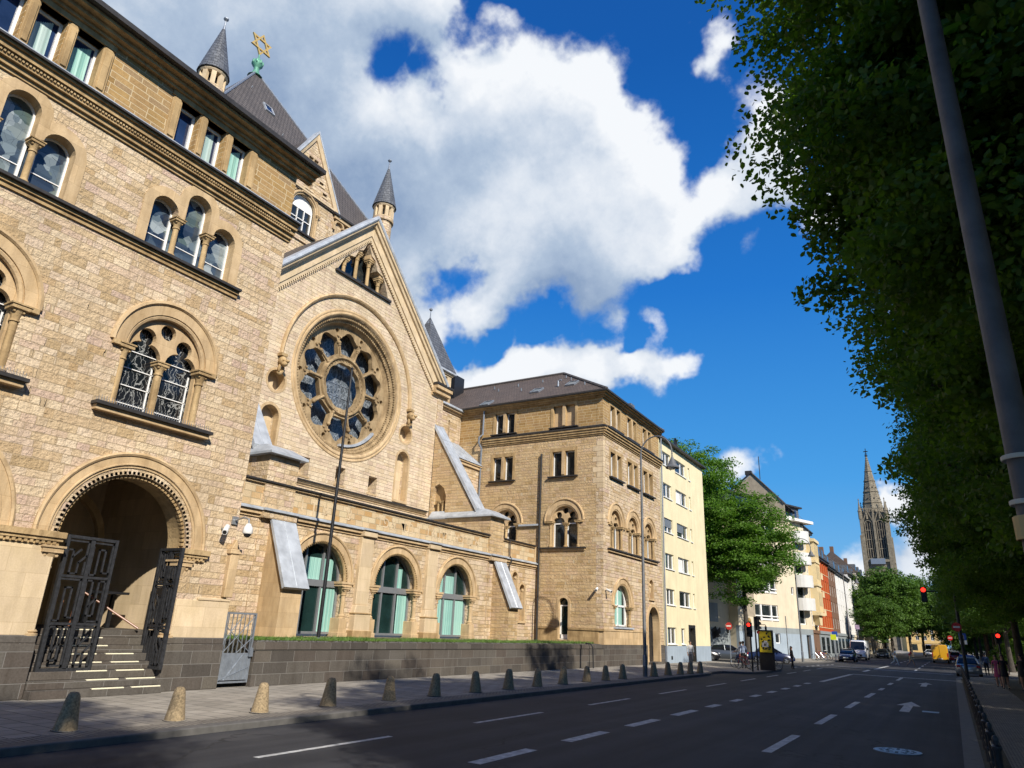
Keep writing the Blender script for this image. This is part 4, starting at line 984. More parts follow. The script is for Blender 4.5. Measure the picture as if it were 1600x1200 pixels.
mb=MB(F1); mb.box(YW-.004,49.55,0,1.26,-.45,.06); mb.box(52.05,WH,0,1.26,-.45,.06); SE(mb,'plinth','basalt')
mb=MB(F1); mb.box(YW-.003,49.6,1.27,2.08,-.3,.04); mb.box(YW-.06,49.6,2.08,2.2,-.3,.08); SE(mb,'wing_base','trim')
mb=MB(FW); mb.box(-23.0,-21.6,1.3,2.06,-.3,.04); mb.box(-20.8,XF-.31,1.3,2.06,-.3,.04); mb.box(-23.0,-21.6,2.06,2.18,-.3,.09); mb.box(-20.8,XF+.07,2.06,2.18,-.3,.09); SE(mb,'wing_side_base','trimdark')
# pale quoins at the corner
mb=MB(FW)
for k in range(9):
    v=11.0+k*.36; L=.75 if k%2 else .45
    mb.box(XF-L,XF+.012,v,v+.34,-.3,.014)
for v,L in ((9.0,.5),(7.5,.75)): mb.box(XF-L,XF+.012,v,v+.3,-.3,.014)
S(mb,'quoins','trimlight')
# big ground-floor window of the wing
c=45.15
mb=MB(F1); mb.sweep(arc(c,3.65,1.47,180,0,28),band(0,.28,-.1,.03),pclosed=True); mb.sweep(arc(c,3.65,1.74,180,0,28),[(0,-.02),(0,.06),(.05,.1),(.11,.06),(.11,-.02)]); mb.sweep(arc(c,3.65,1.40,180,0,28),roll(0,-.08,.08),pclosed=True); o=S(mb,'window_arch','trim')
mb=MB(F1)
for k in range(40):
    a=R(180-180*(k+.5)/40); mb.ball((c+1.45*cos(a),3.65+1.45*sin(a),-.02),(.05,.05,.07),6,4)
for sg in (-1,1): column(mb,c+sg*1.42,-.1,2.36,3.65,.1,.4,.2)
S(mb,'rope_moulding','carved',o,smooth=True)
mb=MB(F1); mb.sweep(archpoly(c,1.3,3.65,2.4,24),band(-.09,.15,-.45,-.36),pclosed=True); mb.box(c-.04,c+.04,2.4,4.95,-.44,-.36); mb.box(c-1.3,c+1.3,3.62,3.74,-.44,-.36); mb.box(c-1.3,c+1.3,2.4,2.5,-.44,-.36); S(mb,'frame','white',o)
mb=MB(F1); mb.prism(archpoly(c,1.35,3.65,2.36,24),-.52,-.43); S(mb,'pane','glassgreen',o)
mb=MB(F1); n=12; mb.add([(c-1.2+2.0*k/n,v,-.425+.008*(k%2)) for v in (2.5,4.7) for k in range(n+1)],[(k,k+1,n+2+k,n+1+k) for k in range(n)]); S(mb,'curtain','curtain',o,fixn=False)
mb=MB(F1); mb.box(c-1.6,c+1.6,2.24,2.35,-.3,.16); S(mb,'window_sill','zinc',o)
# niche and street door
mb=MB(F1); mb.box(50.1,51.2,4.4,5.9,-.34,-.3); mb.sweep(archpoly(50.62,.42,5.35,4.45,12),band(0,.12,-.2,.02),pclosed=True); mb.box(50.1,51.15,4.3,4.44,-.1,.12); mb.ball((50.3,5.0,-.05),(.14,.3,.14)); mb.ball((50.25,5.35,.02),(.12,.14,.12)); S(mb,'wall_niche','trim')
mb=MB(F1); c=50.8; mb.sweep(archpoly(c,1.12,2.75,0,22),band(0,.22,-.5,.09),pclosed=True); o=S(mb,'street_door','trim')
mb=MB(F1); mb.box(c-1.12,c+1.12,0.15,3.9,-.56,-.42); mb.box(c-.03,c+.03,.15,3.6,-.42,-.38)
for sg in (-1,1):
    for v in (.4,1.4,2.4): frame_rect(mb,c+sg*.56-.4,c+sg*.56+.4,v,v+.85,-.42,-.39,.06)
S(mb,'door_panel','darkmetal',o)
mb=MB(F1); mb.box(c-1.3,c+1.3,0,.15,-.5,.3); S(mb,'door_step','basalt',o)
# garden door in the wing side
c=-21.2; mb=MB(FW); mb.sweep(archpoly(c,.34,3.65,1.45,12),band(0,.16,-.3,.03),pclosed=True); o=S(mb,'garden_door','trim')
mb=MB(FW); frame_rect(mb,c-.34,c+.34,1.45,3.55,-.32,-.24,.07); mb.box(c-.34,c+.34,1.5,1.75,-.3,-.24); S(mb,'frame','white',o)
mb=MB(FW); mb.prism(archpoly(c,.36,3.65,1.45,12),-.4,-.31); S(mb,'pane','glassgreen',o); mb=MB(FW); mb.box(c-.27,c-.23,2.3,2.5,-.25,-.18); S(mb,'handle','greymetal',o)
# rainwater pipes
mb=MB(); mb.tube([(-28.1,YW-.16,17.5),(-28.1,YW-.16,15.6),(-28.2,YW-.5,15.3),(-28.2,YW-.5,14.9),(-28.15,YW-.16,14.5),(-28.15,YW-.16,7.4)],.07,8); S(mb,'rain_pipe','greymetal',smooth=True)
mb=MB(); mb.tube([(-23.05,YW-.12,13.6),(-23.05,YW-.12,1.3)],.075,8); mb.ball((-23.05,YW-.12,13.6),.09,8,5); S(mb,'rain_pipe','gutter',smooth=True)
mb=MB(); mb.tube([(XA+.1,38.3,7.3),(XA+.12,38.3,6.3),(XA+.3,38.3,6.0),(XA+.12,38.3,5.7),(XA+.1,38.3,1.5)],.04,6); S(mb,'rain_pipe','gutter',smooth=True)
mb=MB(FW); mb.box(-24.7,-23.15,8.66,8.78,-.05,.18); S(mb,'ledge_flashing','zinc')
mb=MB(); mb.tube([(XF+.25,53.22,17.6),(XF+.18,53.22,16.9),(XF+.13,53.22,0)],.06,8); S(mb,'rain_pipe','greymetal',smooth=True)
# ================================================================= SETTING
def G(mb,name,mat,**k): return mb.build(name,M[mat] if isinstance(mat,str) else mat,None,(0,0,0),**k)
def asphalt():
    m,nt,b=newmat('asphalt'); o=coord(nt,'Object')
    base=ramp(nt,noise(nt,o,.35,6,.6),[(.3,(.026,.027,.031)),(.55,(.036,.037,.041)),(.75,(.056,.055,.056))])
    base=mixc(nt,.6,base,ramp(nt,noise(nt,o,70,3,.7),[(.3,(.55,.55,.55)),(.7,(1.5,1.5,1.5))]),'MULTIPLY')
    lane=noise(nt,coord(nt,'Object',(1.3,.03,1)),1.6,3)
    base=mixc(nt,.75,base,ramp(nt,lane,[(.35,(.66,.66,.68)),(.65,(1.34,1.32,1.3))]),'MULTIPLY')
    pt=N(nt,'ShaderNodeTexVoronoi'); pt.inputs['Scale'].default_value=.11; mpv=N(nt,'ShaderNodeMapping'); mpv.inputs['Scale'].default_value=(1.6,.45,1); nt.links.new(o,mpv.inputs[0]); nt.links.new(mpv.outputs[0],pt.inputs['Vector']); pt.distance='CHEBYCHEV'
    sc_=N(nt,'ShaderNodeSeparateColor'); nt.links.new(pt.outputs['Color'],sc_.inputs[0]); base=mixc(nt,.7,base,ramp(nt,sc_.outputs[0],[(.0,(.72,.72,.74)),(.45,(1,1,1)),(.8,(1,1,1)),(1,(1.3,1.28,1.25))]),'MULTIPLY')
    vo=N(nt,'ShaderNodeTexVoronoi',feature='DISTANCE_TO_EDGE'); vo.inputs['Scale'].default_value=.22
    ds=noise(nt,o,1.4,4,out=1); va=N(nt,'ShaderNodeVectorMath',operation='ADD'); nt.links.new(o,va.inputs[0]); nt.links.new(ds,va.inputs[1]); nt.links.new(va.outputs[0],vo.inputs['Vector'])
    ck=math_(nt,'MULTIPLY',math_(nt,'LESS_THAN',vo.outputs['Distance'],.006),math_(nt,'GREATER_THAN',noise(nt,o,.25,2),.5))
    base=mixc(nt,math_(nt,'MULTIPLY',ck,.7),base,(.012,.012,.013))
    nt.links.new(base,b.inputs['Base Color']); b.inputs['Roughness'].default_value=.82; b.inputs['Specular IOR Level'].default_value=.3
    bump(nt,b,noise(nt,o,90,3,.7),.5,.01); return m
M['asphalt']=asphalt()
def paving(name,c1,c2,w,h,mort=.012,mc=(.07,.065,.06),off=.5):
    m,nt,b=newmat(name); uv=coord(nt,'UV'); o=coord(nt,'Object')
    br=N(nt,'ShaderNodeTexBrick'); nt.links.new(uv,br.inputs[0]); br.offset=off
    for k,v in (('Scale',1),('Brick Width',w),('Row Height',h),('Mortar Size',mort),('Bias',0)): br.inputs[k].default_value=v
    br.inputs['Color1'].default_value=(*c1,1); br.inputs['Color2'].default_value=(*c2,1); br.inputs['Mortar'].default_value=(*mc,1)
    c=mixc(nt,.55,br.outputs['Color'],ramp(nt,noise(nt,o,.8,6,.65),[(.3,(.5,.49,.47)),(.7,(1.28,1.27,1.23))]),'MULTIPLY')
    c=mixc(nt,.4,c,ramp(nt,noise(nt,o,45,4,.7),[(.3,(.7,.7,.7)),(.7,(1.3,1.3,1.3))]),'MULTIPLY')
    nt.links.new(c,b.inputs['Base Color']); b.inputs['Roughness'].default_value=.88; b.inputs['Specular IOR Level'].default_value=.25
    bump(nt,b,math_(nt,'SUBTRACT',1,br.outputs['Fac']),.5,.008); return m
M['slabs']=paving('pavement_slabs',(.29,.265,.225),(.355,.325,.28),.5,.5); M['cobble']=paving('small_paving',(.2,.18,.155),(.26,.235,.2),.12,.1,.012)
M['kerb']=simple('granite_kerb',(.10,.095,.088),.8,0,.2,5,.3); M['paint']=simple('road_paint',(.42,.42,.41),.75,0,.42,7)
M['soil']=simple('leaf_litter_soil',(.045,.038,.022),.95,0,.4,8,.5)
mb=MB(); mb.add([(-900,-400,-.22),(900,-400,-.22),(900,1800,-.22),(-900,1800,-.22)],[(0,1,2,3)]); struct(G(mb,'ground','soil'))
mb=MB(); mb.add([(-90,-60,-.12),(60,-60,-.12),(60,420,-.12),(-90,420,-.12)],[(0,1,2,3)]); struct(G(mb,'road','asphalt'))
def pave(name,poly,mat='slabs',kerb_edges=()):
    mb=MB(); mb.prism(poly,-.2,0); struct(G(mb,name,mat))
    if kerb_edges:
        k=MB(); pts=[poly[i] for i in kerb_edges]
        k.sweep(pts,[(-.13,-.2),(-.13,-.012),(-.11,.004),(.0,.004),(.17,.004),(.17,-.2)],cap=True); struct(G(k,'kerb','kerb'))
L1=[(-30,-40),(-12.45,-40),(-12.45,43.5),(-12.8,45),(-12.8,47.4),(-11.2,48.4),(-10.9,50),(-10.9,56),(-11.5,59),(-13.5,62.3),(-17,65.0),(-30,66)]
pave('pavement',L1,'slabs',range(1,11))
mb=MB(); mb.add([(-13.1,-40,.006),(-12.62,-40,.006),(-12.62,43.3,.006),(-13.1,43.3,.006)],[(0,1,2,3)]); struct(G(mb,'pavement_edge','cobble'))
L2=[(-60,71),(-24,72.5),(-17,76),(-13.2,79),(-12.1,84),(-11.9,90),(-11.6,420),(-60,420)]
pave('pavement',L2,'slabs',range(1,7))
R1=[(0.02,-40),(40,-40),(40,67),(6,67),(1.6,66.2),(.3,64),(0.02,60)]
pave('pavement',R1,'cobble',[4,5,6,0][::1] if False else [3,4,5,6])
mb=MB(); mb.sweep([(0.02,60),(0.02,-40)],[(-.13,-.2),(-.13,.004),(.17,.004),(.17,-.2)]); struct(G(mb,'kerb','kerb'))
pave('pavement',[(.4,84),(.9,80),(3,78),(40,78),(40,420),(.2,420)],'slabs')
mb=MB(); mb.add([(2.2,-40,.006),(40,-40,.006),(40,64,.006),(2.2,64,.006)],[(0,1,2,3)]); struct(G(mb,'verge','soil'))
mb=MB(); mb.add([(.2,8,.005),(.62,8,.005),(.62,60,.005),(.2,60,.005)],[(0,1,2,3)]); struct(G(mb,'verge','soil'))
# painted markings
z=-.116
def mk(mb,x,y0,y1,w,dx=0): mb.add([(x-w/2,y0,z),(x+w/2,y0,z),(x+w/2+dx,y1,z),(x-w/2+dx,y1,z)],[(0,1,2,3)])
mb=MB()
for k in range(10): mk(mb,-9.78,8.6+6.3*k,11.9+6.3*k,.13)
for k in range(-1,13):
    y0=10.7+3.35*k if k<4 else 24.1+2.95*(k-4)
    if y0<44: mk(mb,-7.0+.012*max(0,k),y0,y0+(1.95 if k<4 else 1.2),.26)
mk(mb,-6.6,45.2,58.6,.26,.1); mk(mb,-6.4,66,70.8,.26); mk(mb,-6.25,74.7,88,.26,.2)
for k in range(5): mk(mb,-3.5+.03*k,9.6+6.3*k,12.9+6.3*k,.2)
mk(mb,-3.35,41,43,.2); mk(mb,-3.35,47,49.5,.2); mk(mb,-3.3,53.5,58.4,.2)
for k in range(6): mk(mb,-3.2,76+9*k,80+9*k,.18); mk(mb,-6.0,98+9*k,102+9*k,.2)
mb.add([(-6.5,59,z),(-.05,58.4,z),(-.05,58.9,z),(-6.5,59.5,z)],[(0,1,2,3)])
mb.add([(-6.3,73.4,z),(-.2,71.6,z),(-.2,72.2,z),(-6.3,74.0,z)],[(0,1,2,3)]); mb.add([(-11.5,76.6,z),(-6.3,75,z),(-6.3,75.4,z),(-11.5,77,z)],[(0,1,2,3)])
for k in range(8): mk(mb,-11.6+.15*k,66+2.0*k,67+2*k,.22)
for y in (29,47.8):
    mb.add([(-1.86,y,z),(-1.56,y,z),(-1.56,y+3.1,z),(-1.86,y+3.1,z)],[(0,1,2,3)]); mb.add([(-2.1,y+3.0,z),(-1.32,y+3.0,z),(-1.71,y+5.3,z)],[(0,1,2)])
struct(G(mb,'road_markings','paint'))
mb=MB(); mb.prism(circ(-1.3,18.3,.46,28),-.13,-.108); mb.prism(circ(-1.3,18.3,.36,28),-.13,-.104); o=G(mb,'manhole_cover','greymetal'); tag(o,'round iron manhole cover with a pale rim in the right hand lane','manhole cover')
mb=MB()
for r_ in (.32,.2):
    for k in range(12):
        a=2*PI*k/12; mb.box(-1.3+r_*cos(a)-.03,-1.3+r_*cos(a)+.03,18.3+r_*sin(a)-.03,18.3+r_*sin(a)+.03,-.105,-.098)
mb.build('cover_studs',M['darkmetal'],o)
mb=MB(); mb.box(-1.2,-.7,29.6,30.1,-.13,-.112); o=G(mb,'utility_cover','greymetal'); tag(o,'small square metal utility cover in the road beside the arrow','manhole cover')

# ---- camera
yaw,pit,rol=R(31.615),R(19.392),R(2.533)
f_=Vector((-sin(yaw)*cos(pit),cos(yaw)*cos(pit),sin(pit))); r_=Vector((cos(yaw),sin(yaw),0)); u_=r_.cross(f_)
r2=cos(rol)*r_+sin(rol)*u_; u2=-sin(rol)*r_+cos(rol)*u_
cam=bpy.data.cameras.new('camera'); co=bpy.data.objects.new('camera',cam); col.objects.link(co)
co.matrix_world=Matrix(((r2.x,u2.x,-f_.x,0),(r2.y,u2.y,-f_.y,0),(r2.z,u2.z,-f_.z,2.0),(0,0,0,1)))
cam.sensor_width=36; cam.sensor_fit='HORIZONTAL'; cam.lens=1082.07/1600*36; cam.clip_start=.05; cam.clip_end=4000; scene.camera=co
def pixdir(px,py):
    c=Vector(((px-800)/1082.07,-(py-600)/1082.07,1)); return (r2*c.x+u2*c.y+f_*c.z).normalized()
# ---- sun and sky
EL,AZ=R(34),R(32)
sd=Vector((cos(EL)*cos(AZ),-cos(EL)*sin(AZ),sin(EL)))
sun=bpy.data.lights.new('sun','SUN'); sun.energy=4.6; sun.angle=R(.53); sun.color=(1,.93,.82)
so=bpy.data.objects.new('sun',sun); col.objects.link(so); so.rotation_euler=sd.to_track_quat('Z','Y').to_euler()
w=bpy.data.worlds.new('World'); scene.world=w; w.use_nodes=True; nt=w.node_tree; L=nt.links
for n in list(nt.nodes): nt.nodes.remove(n)
out=N(nt,'ShaderNodeOutputWorld'); bg=N(nt,'ShaderNodeBackground'); L.new(bg.outputs[0],out.inputs[0])
sky=N(nt,'ShaderNodeTexSky',sky_type='NISHITA'); sky.sun_disc=False; sky.sun_elevation=EL; sky.sun_rotation=math.atan2(sd.x,sd.y)
sky.air_density=1.0; sky.dust_density=.3; sky.ozone_density=3.0; sky.altitude=50
sz=N(nt,'ShaderNodeTexCoord'); sp_=N(nt,'ShaderNodeSeparateXYZ'); L.new(sz.outputs['Generated'],sp_.inputs[0])
blue=ramp(nt,sp_.outputs[2],[(0,(2.2,5.6,9.2)),(.2,(.6,3.9,9.2)),(.45,(.12,2.1,7.4)),(.7,(.05,1.2,5.1)),(1,(.1,.8,3.6))])
hs=N(nt,'ShaderNodeHueSaturation'); hs.inputs['Saturation'].default_value=1.2; hs.inputs['Value'].default_value=.95; L.new(sky.outputs[0],hs.inputs['Color'])
# cloud banks: soft round masses in fixed compass directions, broken up with noise
g=bpy.data.node_groups.new('cloud_cover','ShaderNodeTree'); g.interface.new_socket('Vector',in_out='INPUT',socket_type='NodeSocketVector'); g.interface.new_socket('Density',in_out='OUTPUT',socket_type='NodeSocketFloat')
gi=g.nodes.new('NodeGroupInput'); go=g.nodes.new('NodeGroupOutput')
CL=[ # direction (x,y), radius, weight
(330,20,190,.95),(470,40,200,1.),(600,15,110,.95),(690,10,60,.9),(420,200,190,1.),(560,160,90,.9),
(620,210,140,1.),(720,180,100,1.),(830,170,105,1.),(925,165,62,.9),(700,300,150,1.),(850,280,150,1.),(970,265,85,1.),(1025,330,80,.95),(800,390,105,1.),(930,390,95,1.),(1050,385,60,.9),(620,400,100,1.),(655,470,52,.9),(745,460,55,.9),(500,400,120,.9),
(735,575,45,.95),(790,565,60,1.),(850,550,62,1.),(905,575,50,.95),(960,562,46,.95),(1015,575,42,.9),(1068,568,28,.75),(700,545,26,.7),(952,496,26,.5),(1012,512,28,.55),
(1195,185,62,1.),(1165,255,62,.95),(1130,310,52,.85),(1225,240,46,.9),(1135,62,32,.8),(1115,118,24,.6),(1228,302,38,.85),(1300,352,44,.9),(1185,385,28,.5),(790,30,24,.55),
(1150,735,45,.9),(1375,765,26,.7),(1408,780,34,.85),(1340,862,40,.62),(1425,862,48,.85),(1465,870,40,.7),(625,88,62,-1.),(685,106,40,-.8),(706,420,55,-1.),(740,425,40,-.8),(790,512,30,-.7),(860,506,30,-.8),(985,535,22,-.6),(1085,470,50,-.6),(730,525,24,-.6),(1050,470,40,-.6),
(100,-160,320,.9),(-300,100,350,.8),(600,-420,230,.8),(1900,300,260,.8),(2200,-200,300,.8),(-900,300,400,.8)]
# the lookup direction is stirred with noise so that the banks get billowing edges
w1=noise(g,gi.outputs[0],3.2,2,.6,out=1); w2=noise(g,gi.outputs[0],11,4,.62,out=1)
def vmath(op,x,y):
    n=N(g,'ShaderNodeVectorMath',operation=op); g.links.new(x,n.inputs[0])
    if isinstance(y,tuple): n.inputs[1].default_value=y
    elif isinstance(y,float): n.inputs[3].default_value=y
    else: g.links.new(y,n.inputs[1])
    return n.outputs[0]
wv=vmath('ADD',gi.outputs[0],vmath('SCALE',vmath('SUBTRACT',w1,(.5,.5,.5)),.12)); wv=vmath('ADD',wv,vmath('SCALE',vmath('SUBTRACT',w2,(.5,.5,.5)),.09)); wv=vmath('NORMALIZE',wv,(0,0,0))
acc=None; neg=None
for (px,py,rad,wt) in CL:
    d=pixdir(px,py); ang=rad/1082.07
    dp=N(g,'ShaderNodeVectorMath',operation='DISTANCE'); g.links.new(wv,dp.inputs[0]); dp.inputs[1].default_value=d
    mr=N(g,'ShaderNodeMapRange',interpolation_type='SMOOTHERSTEP'); g.links.new(dp.outputs['Value'],mr.inputs[0]); mr.inputs[1].default_value=ang*1.5; mr.inputs[2].default_value=0; mr.inputs[3].default_value=0; mr.inputs[4].default_value=wt
    if wt<0: neg=mr.outputs[0] if neg is None else math_(g,'MINIMUM',neg,mr.outputs[0])
    else: acc=mr.outputs[0] if acc is None else math_(g,'ADD',acc,mr.outputs[0])
acc=math_(g,'ADD',math_(g,'MINIMUM',acc,1.3),neg)
n2=noise(g,gi.outputs[0],7,7,.64)
dens=math_(g,'ADD',acc,math_(g,'MULTIPLY',math_(g,'SUBTRACT',n2,.5),1.9))
g.links.new(dens,go.inputs[0])
tc=N(nt,'ShaderNodeTexCoord')
def cg(off=None):
    n=N(nt,'ShaderNodeGroup'); n.node_tree=g
    if off is None: L.new(tc.outputs['Generated'],n.inputs[0])
    else:
        va=N(nt,'ShaderNodeVectorMath',operation='ADD'); L.new(tc.outputs['Generated'],va.inputs[0]); va.inputs[1].default_value=off; L.new(va.outputs[0],n.inputs[0])
    return n.outputs[0]
d0=cg(); d1=cg(sd*.02+Vector((0,0,.045)))
cover=N(nt,'ShaderNodeMapRange',interpolation_type='SMOOTHSTEP'); L.new(d0,cover.inputs[0]); cover.inputs[1].default_value=.24; cover.inputs[2].default_value=.88
lit=math_(nt,'ADD',.66,math_(nt,'MULTIPLY',math_(nt,'SUBTRACT',d0,d1),.42))
na=noise(nt,tc.outputs['Generated'],4.2,6,.6); lit=math_(nt,'ADD',lit,math_(nt,'MULTIPLY',math_(nt,'SUBTRACT',na,.5),.8))
# the bank high over the synagogue is seen from its shaded underside
for (px,py,ra,am) in ((930,440,.09,.2),(985,590,.06,.2),(400,210,.36,.40),(560,320,.17,.22),(705,285,.13,.26),(880,430,.10,.16),(860,590,.07,.18)):
    dp=N(nt,'ShaderNodeVectorMath',operation='DISTANCE'); L.new(tc.outputs['Generated'],dp.inputs[0]); dp.inputs[1].default_value=pixdir(px,py)
    mr=N(nt,'ShaderNodeMapRange',interpolation_type='SMOOTHSTEP'); L.new(dp.outputs['Value'],mr.inputs[0]); mr.inputs[1].default_value=ra; mr.inputs[2].default_value=0; mr.inputs[3].default_value=0; mr.inputs[4].default_value=am
    lit=math_(nt,'SUBTRACT',lit,mr.outputs[0])
ccol=ramp(nt,lit,[(.12,(2.9,4.0,5.9)),(.42,(4.7,5.8,7.4)),(.68,(7.4,8.1,9.1)),(.95,(9.7,10.0,10.4))])
L.new(mixc(nt,cover.outputs[0],mixc(nt,.80,hs.outputs[0],blue),ccol),bg.inputs['Color']); bg.inputs['Strength'].default_value=.067
scene.view_settings.view_transform='Standard'; scene.view_settings.look='None'; scene.view_settings.exposure=.50; scene.view_settings.gamma=1
scene.cycles.max_bounces=6; scene.cycles.diffuse_bounces=3; scene.cycles.glossy_bounces=2; scene.cycles.transmission_bounces=2; scene.cycles.transparent_max_bounces=4
w.cycles.sampling_method='MANUAL'; w.cycles.sample_map_resolution=256
scene.render.engine='CYCLES'; scene.cycles.use_denoising=True
# ================================================================= OTHER BUILDINGS
def builder(org,parent):
    def B(mb,name,mat,par=None,**k): return mb.build(name,M[mat] if isinstance(mat,str) else mat,par or parent,org,**k)
    return B
# garden wall in front of the synagogue court
gw=thing('garden_wall','low dark basalt block wall holding the raised lawn of the synagogue court','wall',(XF,28,0)); B=builder((XF,28,0),gw)
mb=MB(F1); mb.box(15.52,YW-.02,0,1.02,-.45,.05); B(mb,'wall','basalt',bevel=.01)
mb=MB(F1); mb.box(15.45,YW-.03,1.02,1.27,-.5,.09); B(mb,'coping','basalt',bevel=.03)
rnd=random.Random(5); mb=MB()
for k in range(420):
    y=15.5+26.3*rnd.random(); x=XF-.05-.25*rnd.random(); s_=.02+.03*rnd.random(); mb.ball((x,y,1.275),(s_*1.4,s_*1.6,s_*.8),5,3)
o=B(mb,'lichen_pebbles','kerb'); o['kind']='stuff'
mb=MB(F1); mb.box(15.5,15.54,0,1.2,-2.2,-.5); B(mb,'side_wall','basalt')
# court soil and grass
mb=MB(); mb.box(XA-.2,XF-.46,14.2,YW-.02,-.1,1.3); struct(G(mb,'court_lawn','soil'))
def grassmat():
    m,nt,b=newmat('grass_blade'); o=coord(nt,'Object'); nt.links.new(ramp(nt,noise(nt,o,3,3),[(.3,(.05,.115,.012)),(.7,(.12,.2,.03))]),b.inputs['Base Color']); b.inputs['Roughness'].default_value=.6; return m
M['grass']=grassmat()
rg=np.random.default_rng(2); n=26000
xx=XF-.5-np.abs(rg.normal(0,1.1,n)); k=xx>XA+.05; xx=xx[k]; n=len(xx); yy=15.6+26.2*rg.random(n); hh=.04+.13*rg.random(n)*(.35+1.1*(np.sin(yy*1.7)*np.sin(yy*.63+1))**2); an=rg.random(n)*6.28; wd=.008+.006*rg.random(n); le=rg.normal(0,.06,(n,2))
V=np.zeros((n,3,3)); V[:,0]=np.c_[xx-wd*np.cos(an),yy-wd*np.sin(an),np.full(n,1.29)]; V[:,1]=np.c_[xx+wd*np.cos(an),yy+wd*np.sin(an),np.full(n,1.29)]; V[:,2]=np.c_[xx+le[:,0],yy+le[:,1],1.29+hh]
def npmesh(name,verts,k,mat):
    me=bpy.data.meshes.new(name); nv=len(verts); me.vertices.add(nv); me.vertices.foreach_set('co',verts.astype(np.float32).ravel()); nf=nv//k
    me.loops.add(nv); me.loops.foreach_set('vertex_index',np.arange(nv,dtype=np.int32)); me.polygons.add(nf); me.polygons.foreach_set('loop_start',np.arange(0,nv,k,dtype=np.int32)); me.polygons.foreach_set('loop_total',np.full(nf,k,dtype=np.int32))
    me.materials.append(mat); me.update(calc_edges=True); me.validate(); return me
me=npmesh('grass',V.reshape(-1,3),3,M['grass']); o=bpy.data.objects.new('grass',me); col.objects.link(o); tag(o,'short green grass along the top of the basalt garden wall','grass',None,'stuff')
# little metal gate beside the portal
mg=thing('metal_gate','narrow grey metal gate with bars between the portal plinth and the basalt garden wall','gate',(XF,14.3,0)); B=builder((XF,14.3,0),mg)
mb=MB(F1); frame_rect(mb,14.36,15.46,.12,2.1,-.1,-.04,.05); B(mb,'gate_frame','greymetal')
mb=MB(F1); mb.box(14.41,15.41,.2,.95,-.08,-.06); 
for k in range(6): mb.box(14.5+.16*k,14.515+.16*k,.2,.95,-.06,-.045)
B(mb,'sheet_panel','greymetal')
mb=MB(F1)
for k in range(7): u=14.46+.15*k; mb.box(u-.01,u+.01,.95,2.06,-.08,-.06)
def diag(p,q): mb.tube([(p[0],p[1],-.05),(q[0],q[1],-.05)],.013,5)
diag((14.4,.95),(15.4,2.0)); diag((15.4,.95),(14.4,1.7)); diag((14.4,1.3),(15.0,2.05)); diag((14.9,.95),(15.42,1.4)); diag((14.4,.2),(15.4,.55)); diag((14.6,.2),(15.2,.95)); B(mb,'gate_bars','greymetal')
mb=MB(F1); mb.box(15.34,15.46,.85,1.1,-.06,.03); B(mb,'lock_box','greymetal')
# ---- yellow apartment house
YE=65.4
ya=thing('apartment_house','pale yellow five storey house with grey blue base next to the sandstone wing','house',(XF,59.3,0)); B=builder((XF,59.3,0),ya)
rows=[(4.2,5.4),(6.9,8.1),(9.75,10.88),(12.55,13.72),(15.2,16.35)]; cols=[(53.95,56.05),(57.15,60.15),(60.85,61.35)]
hs_=[];lst=[]
for (v0,v1) in rows:
    for j,(a,b_) in enumerate(cols): hs_.append(rect(a,b_,v0,v1)); lst.append((a,b_,v0,v1,j))
for q in ((54.0,56.1,1.34,2.56),(57.3,58.25,1.34,2.54)): hs_.append(rect(*q)); lst.append((*q,0 if q[0]<55 else 2))
hs_.append(rect(59.2,61.0,1.225,2.85))
mb=MB(F1); mb.plate(rect(WH+.02,YE,1.22,17.2),hs_,-.35,0); B(mb,'wall','yellow')
mb=MB(F1); mb.box(WH+.02,59.2,-.05,1.218,-.35,.012); mb.box(61.0,YE,-.05,1.218,-.35,.012); B(mb,'base','bluebase')
for i,(a,b_,v0,v1,j) in enumerate(lst):
    F=F1; w=-.16
    mb=MB(F); frame_rect(mb,a,b_,v0,v1,w-.05,w+.04,.08)
    if j<2:
        q=a+(b_-a)*(.55 if j==0 else .62); mb.box(q-.07,q+.07,v0+.08,v1-.08,w-.04,w+.035)
    mb.box(a-.04,b_+.04,v0-.05,v0+.01,-.16,.09)
    o=B(mb,'window','white'); mb=MB(F); mb.box(a,b_,v0,v1,w-.1,w-.02); B(mb,'pane','glassplain',o)
    if j<2 and v0>9 and v0<10:
        mb=MB(F); t=.62 if j else .6
        for k in range(14):
            vv=v1-(v1-v0)*t*(k+1)/14; mb.box(a+.03,(b_ if j==0 else a+(b_-a)*.66)-.03,vv,vv+(v1-v0)*t/14-.006,w+.045,w+.07)
        B(mb,'roller_blind','alu',o)
    elif j<2 and i%4!=1:
        mb=MB(F); mb.box(a+.1,a+(b_-a)*(.3+.25*(i%3)),v0+.1,v1-.1,w-.018,w-.012); B(mb,'curtain','curtainpale' if i%2 else 'whitewall',o)
mb=MB(F1); mb.box(59.2,61.0,-.05,2.85,-.6,-.5); mb.box(59.2,59.55,-.05,2.85,-.5,.03); mb.box(60.75,61.0,-.05,2.85,-.5,.03); mb.box(59.55,60.75,2.6,2.85,-.5,.03); d=B(mb,'house_door','darkmetal')
mb=MB(F1); mb.box(60.55,60.6,1.0,1.3,-.5,-.43); B(mb,'handle','alu',d)
mb=MB(); mb.box(-30,XF-.351,WH+.02,YE-.01,0,17.2); mb.box(-30,XF-.36,YE-.01,YE-.005,0,17.19); B(mb,'rear_wall','yellow')
mb=MB(); mb.box(-30.2,XF+.4,WH+.0,YE+.2,17.2,17.34); mb.box(-30,XF+.2,WH+.1,YE,17.34,17.5); B(mb,'flat_roof','gutter')
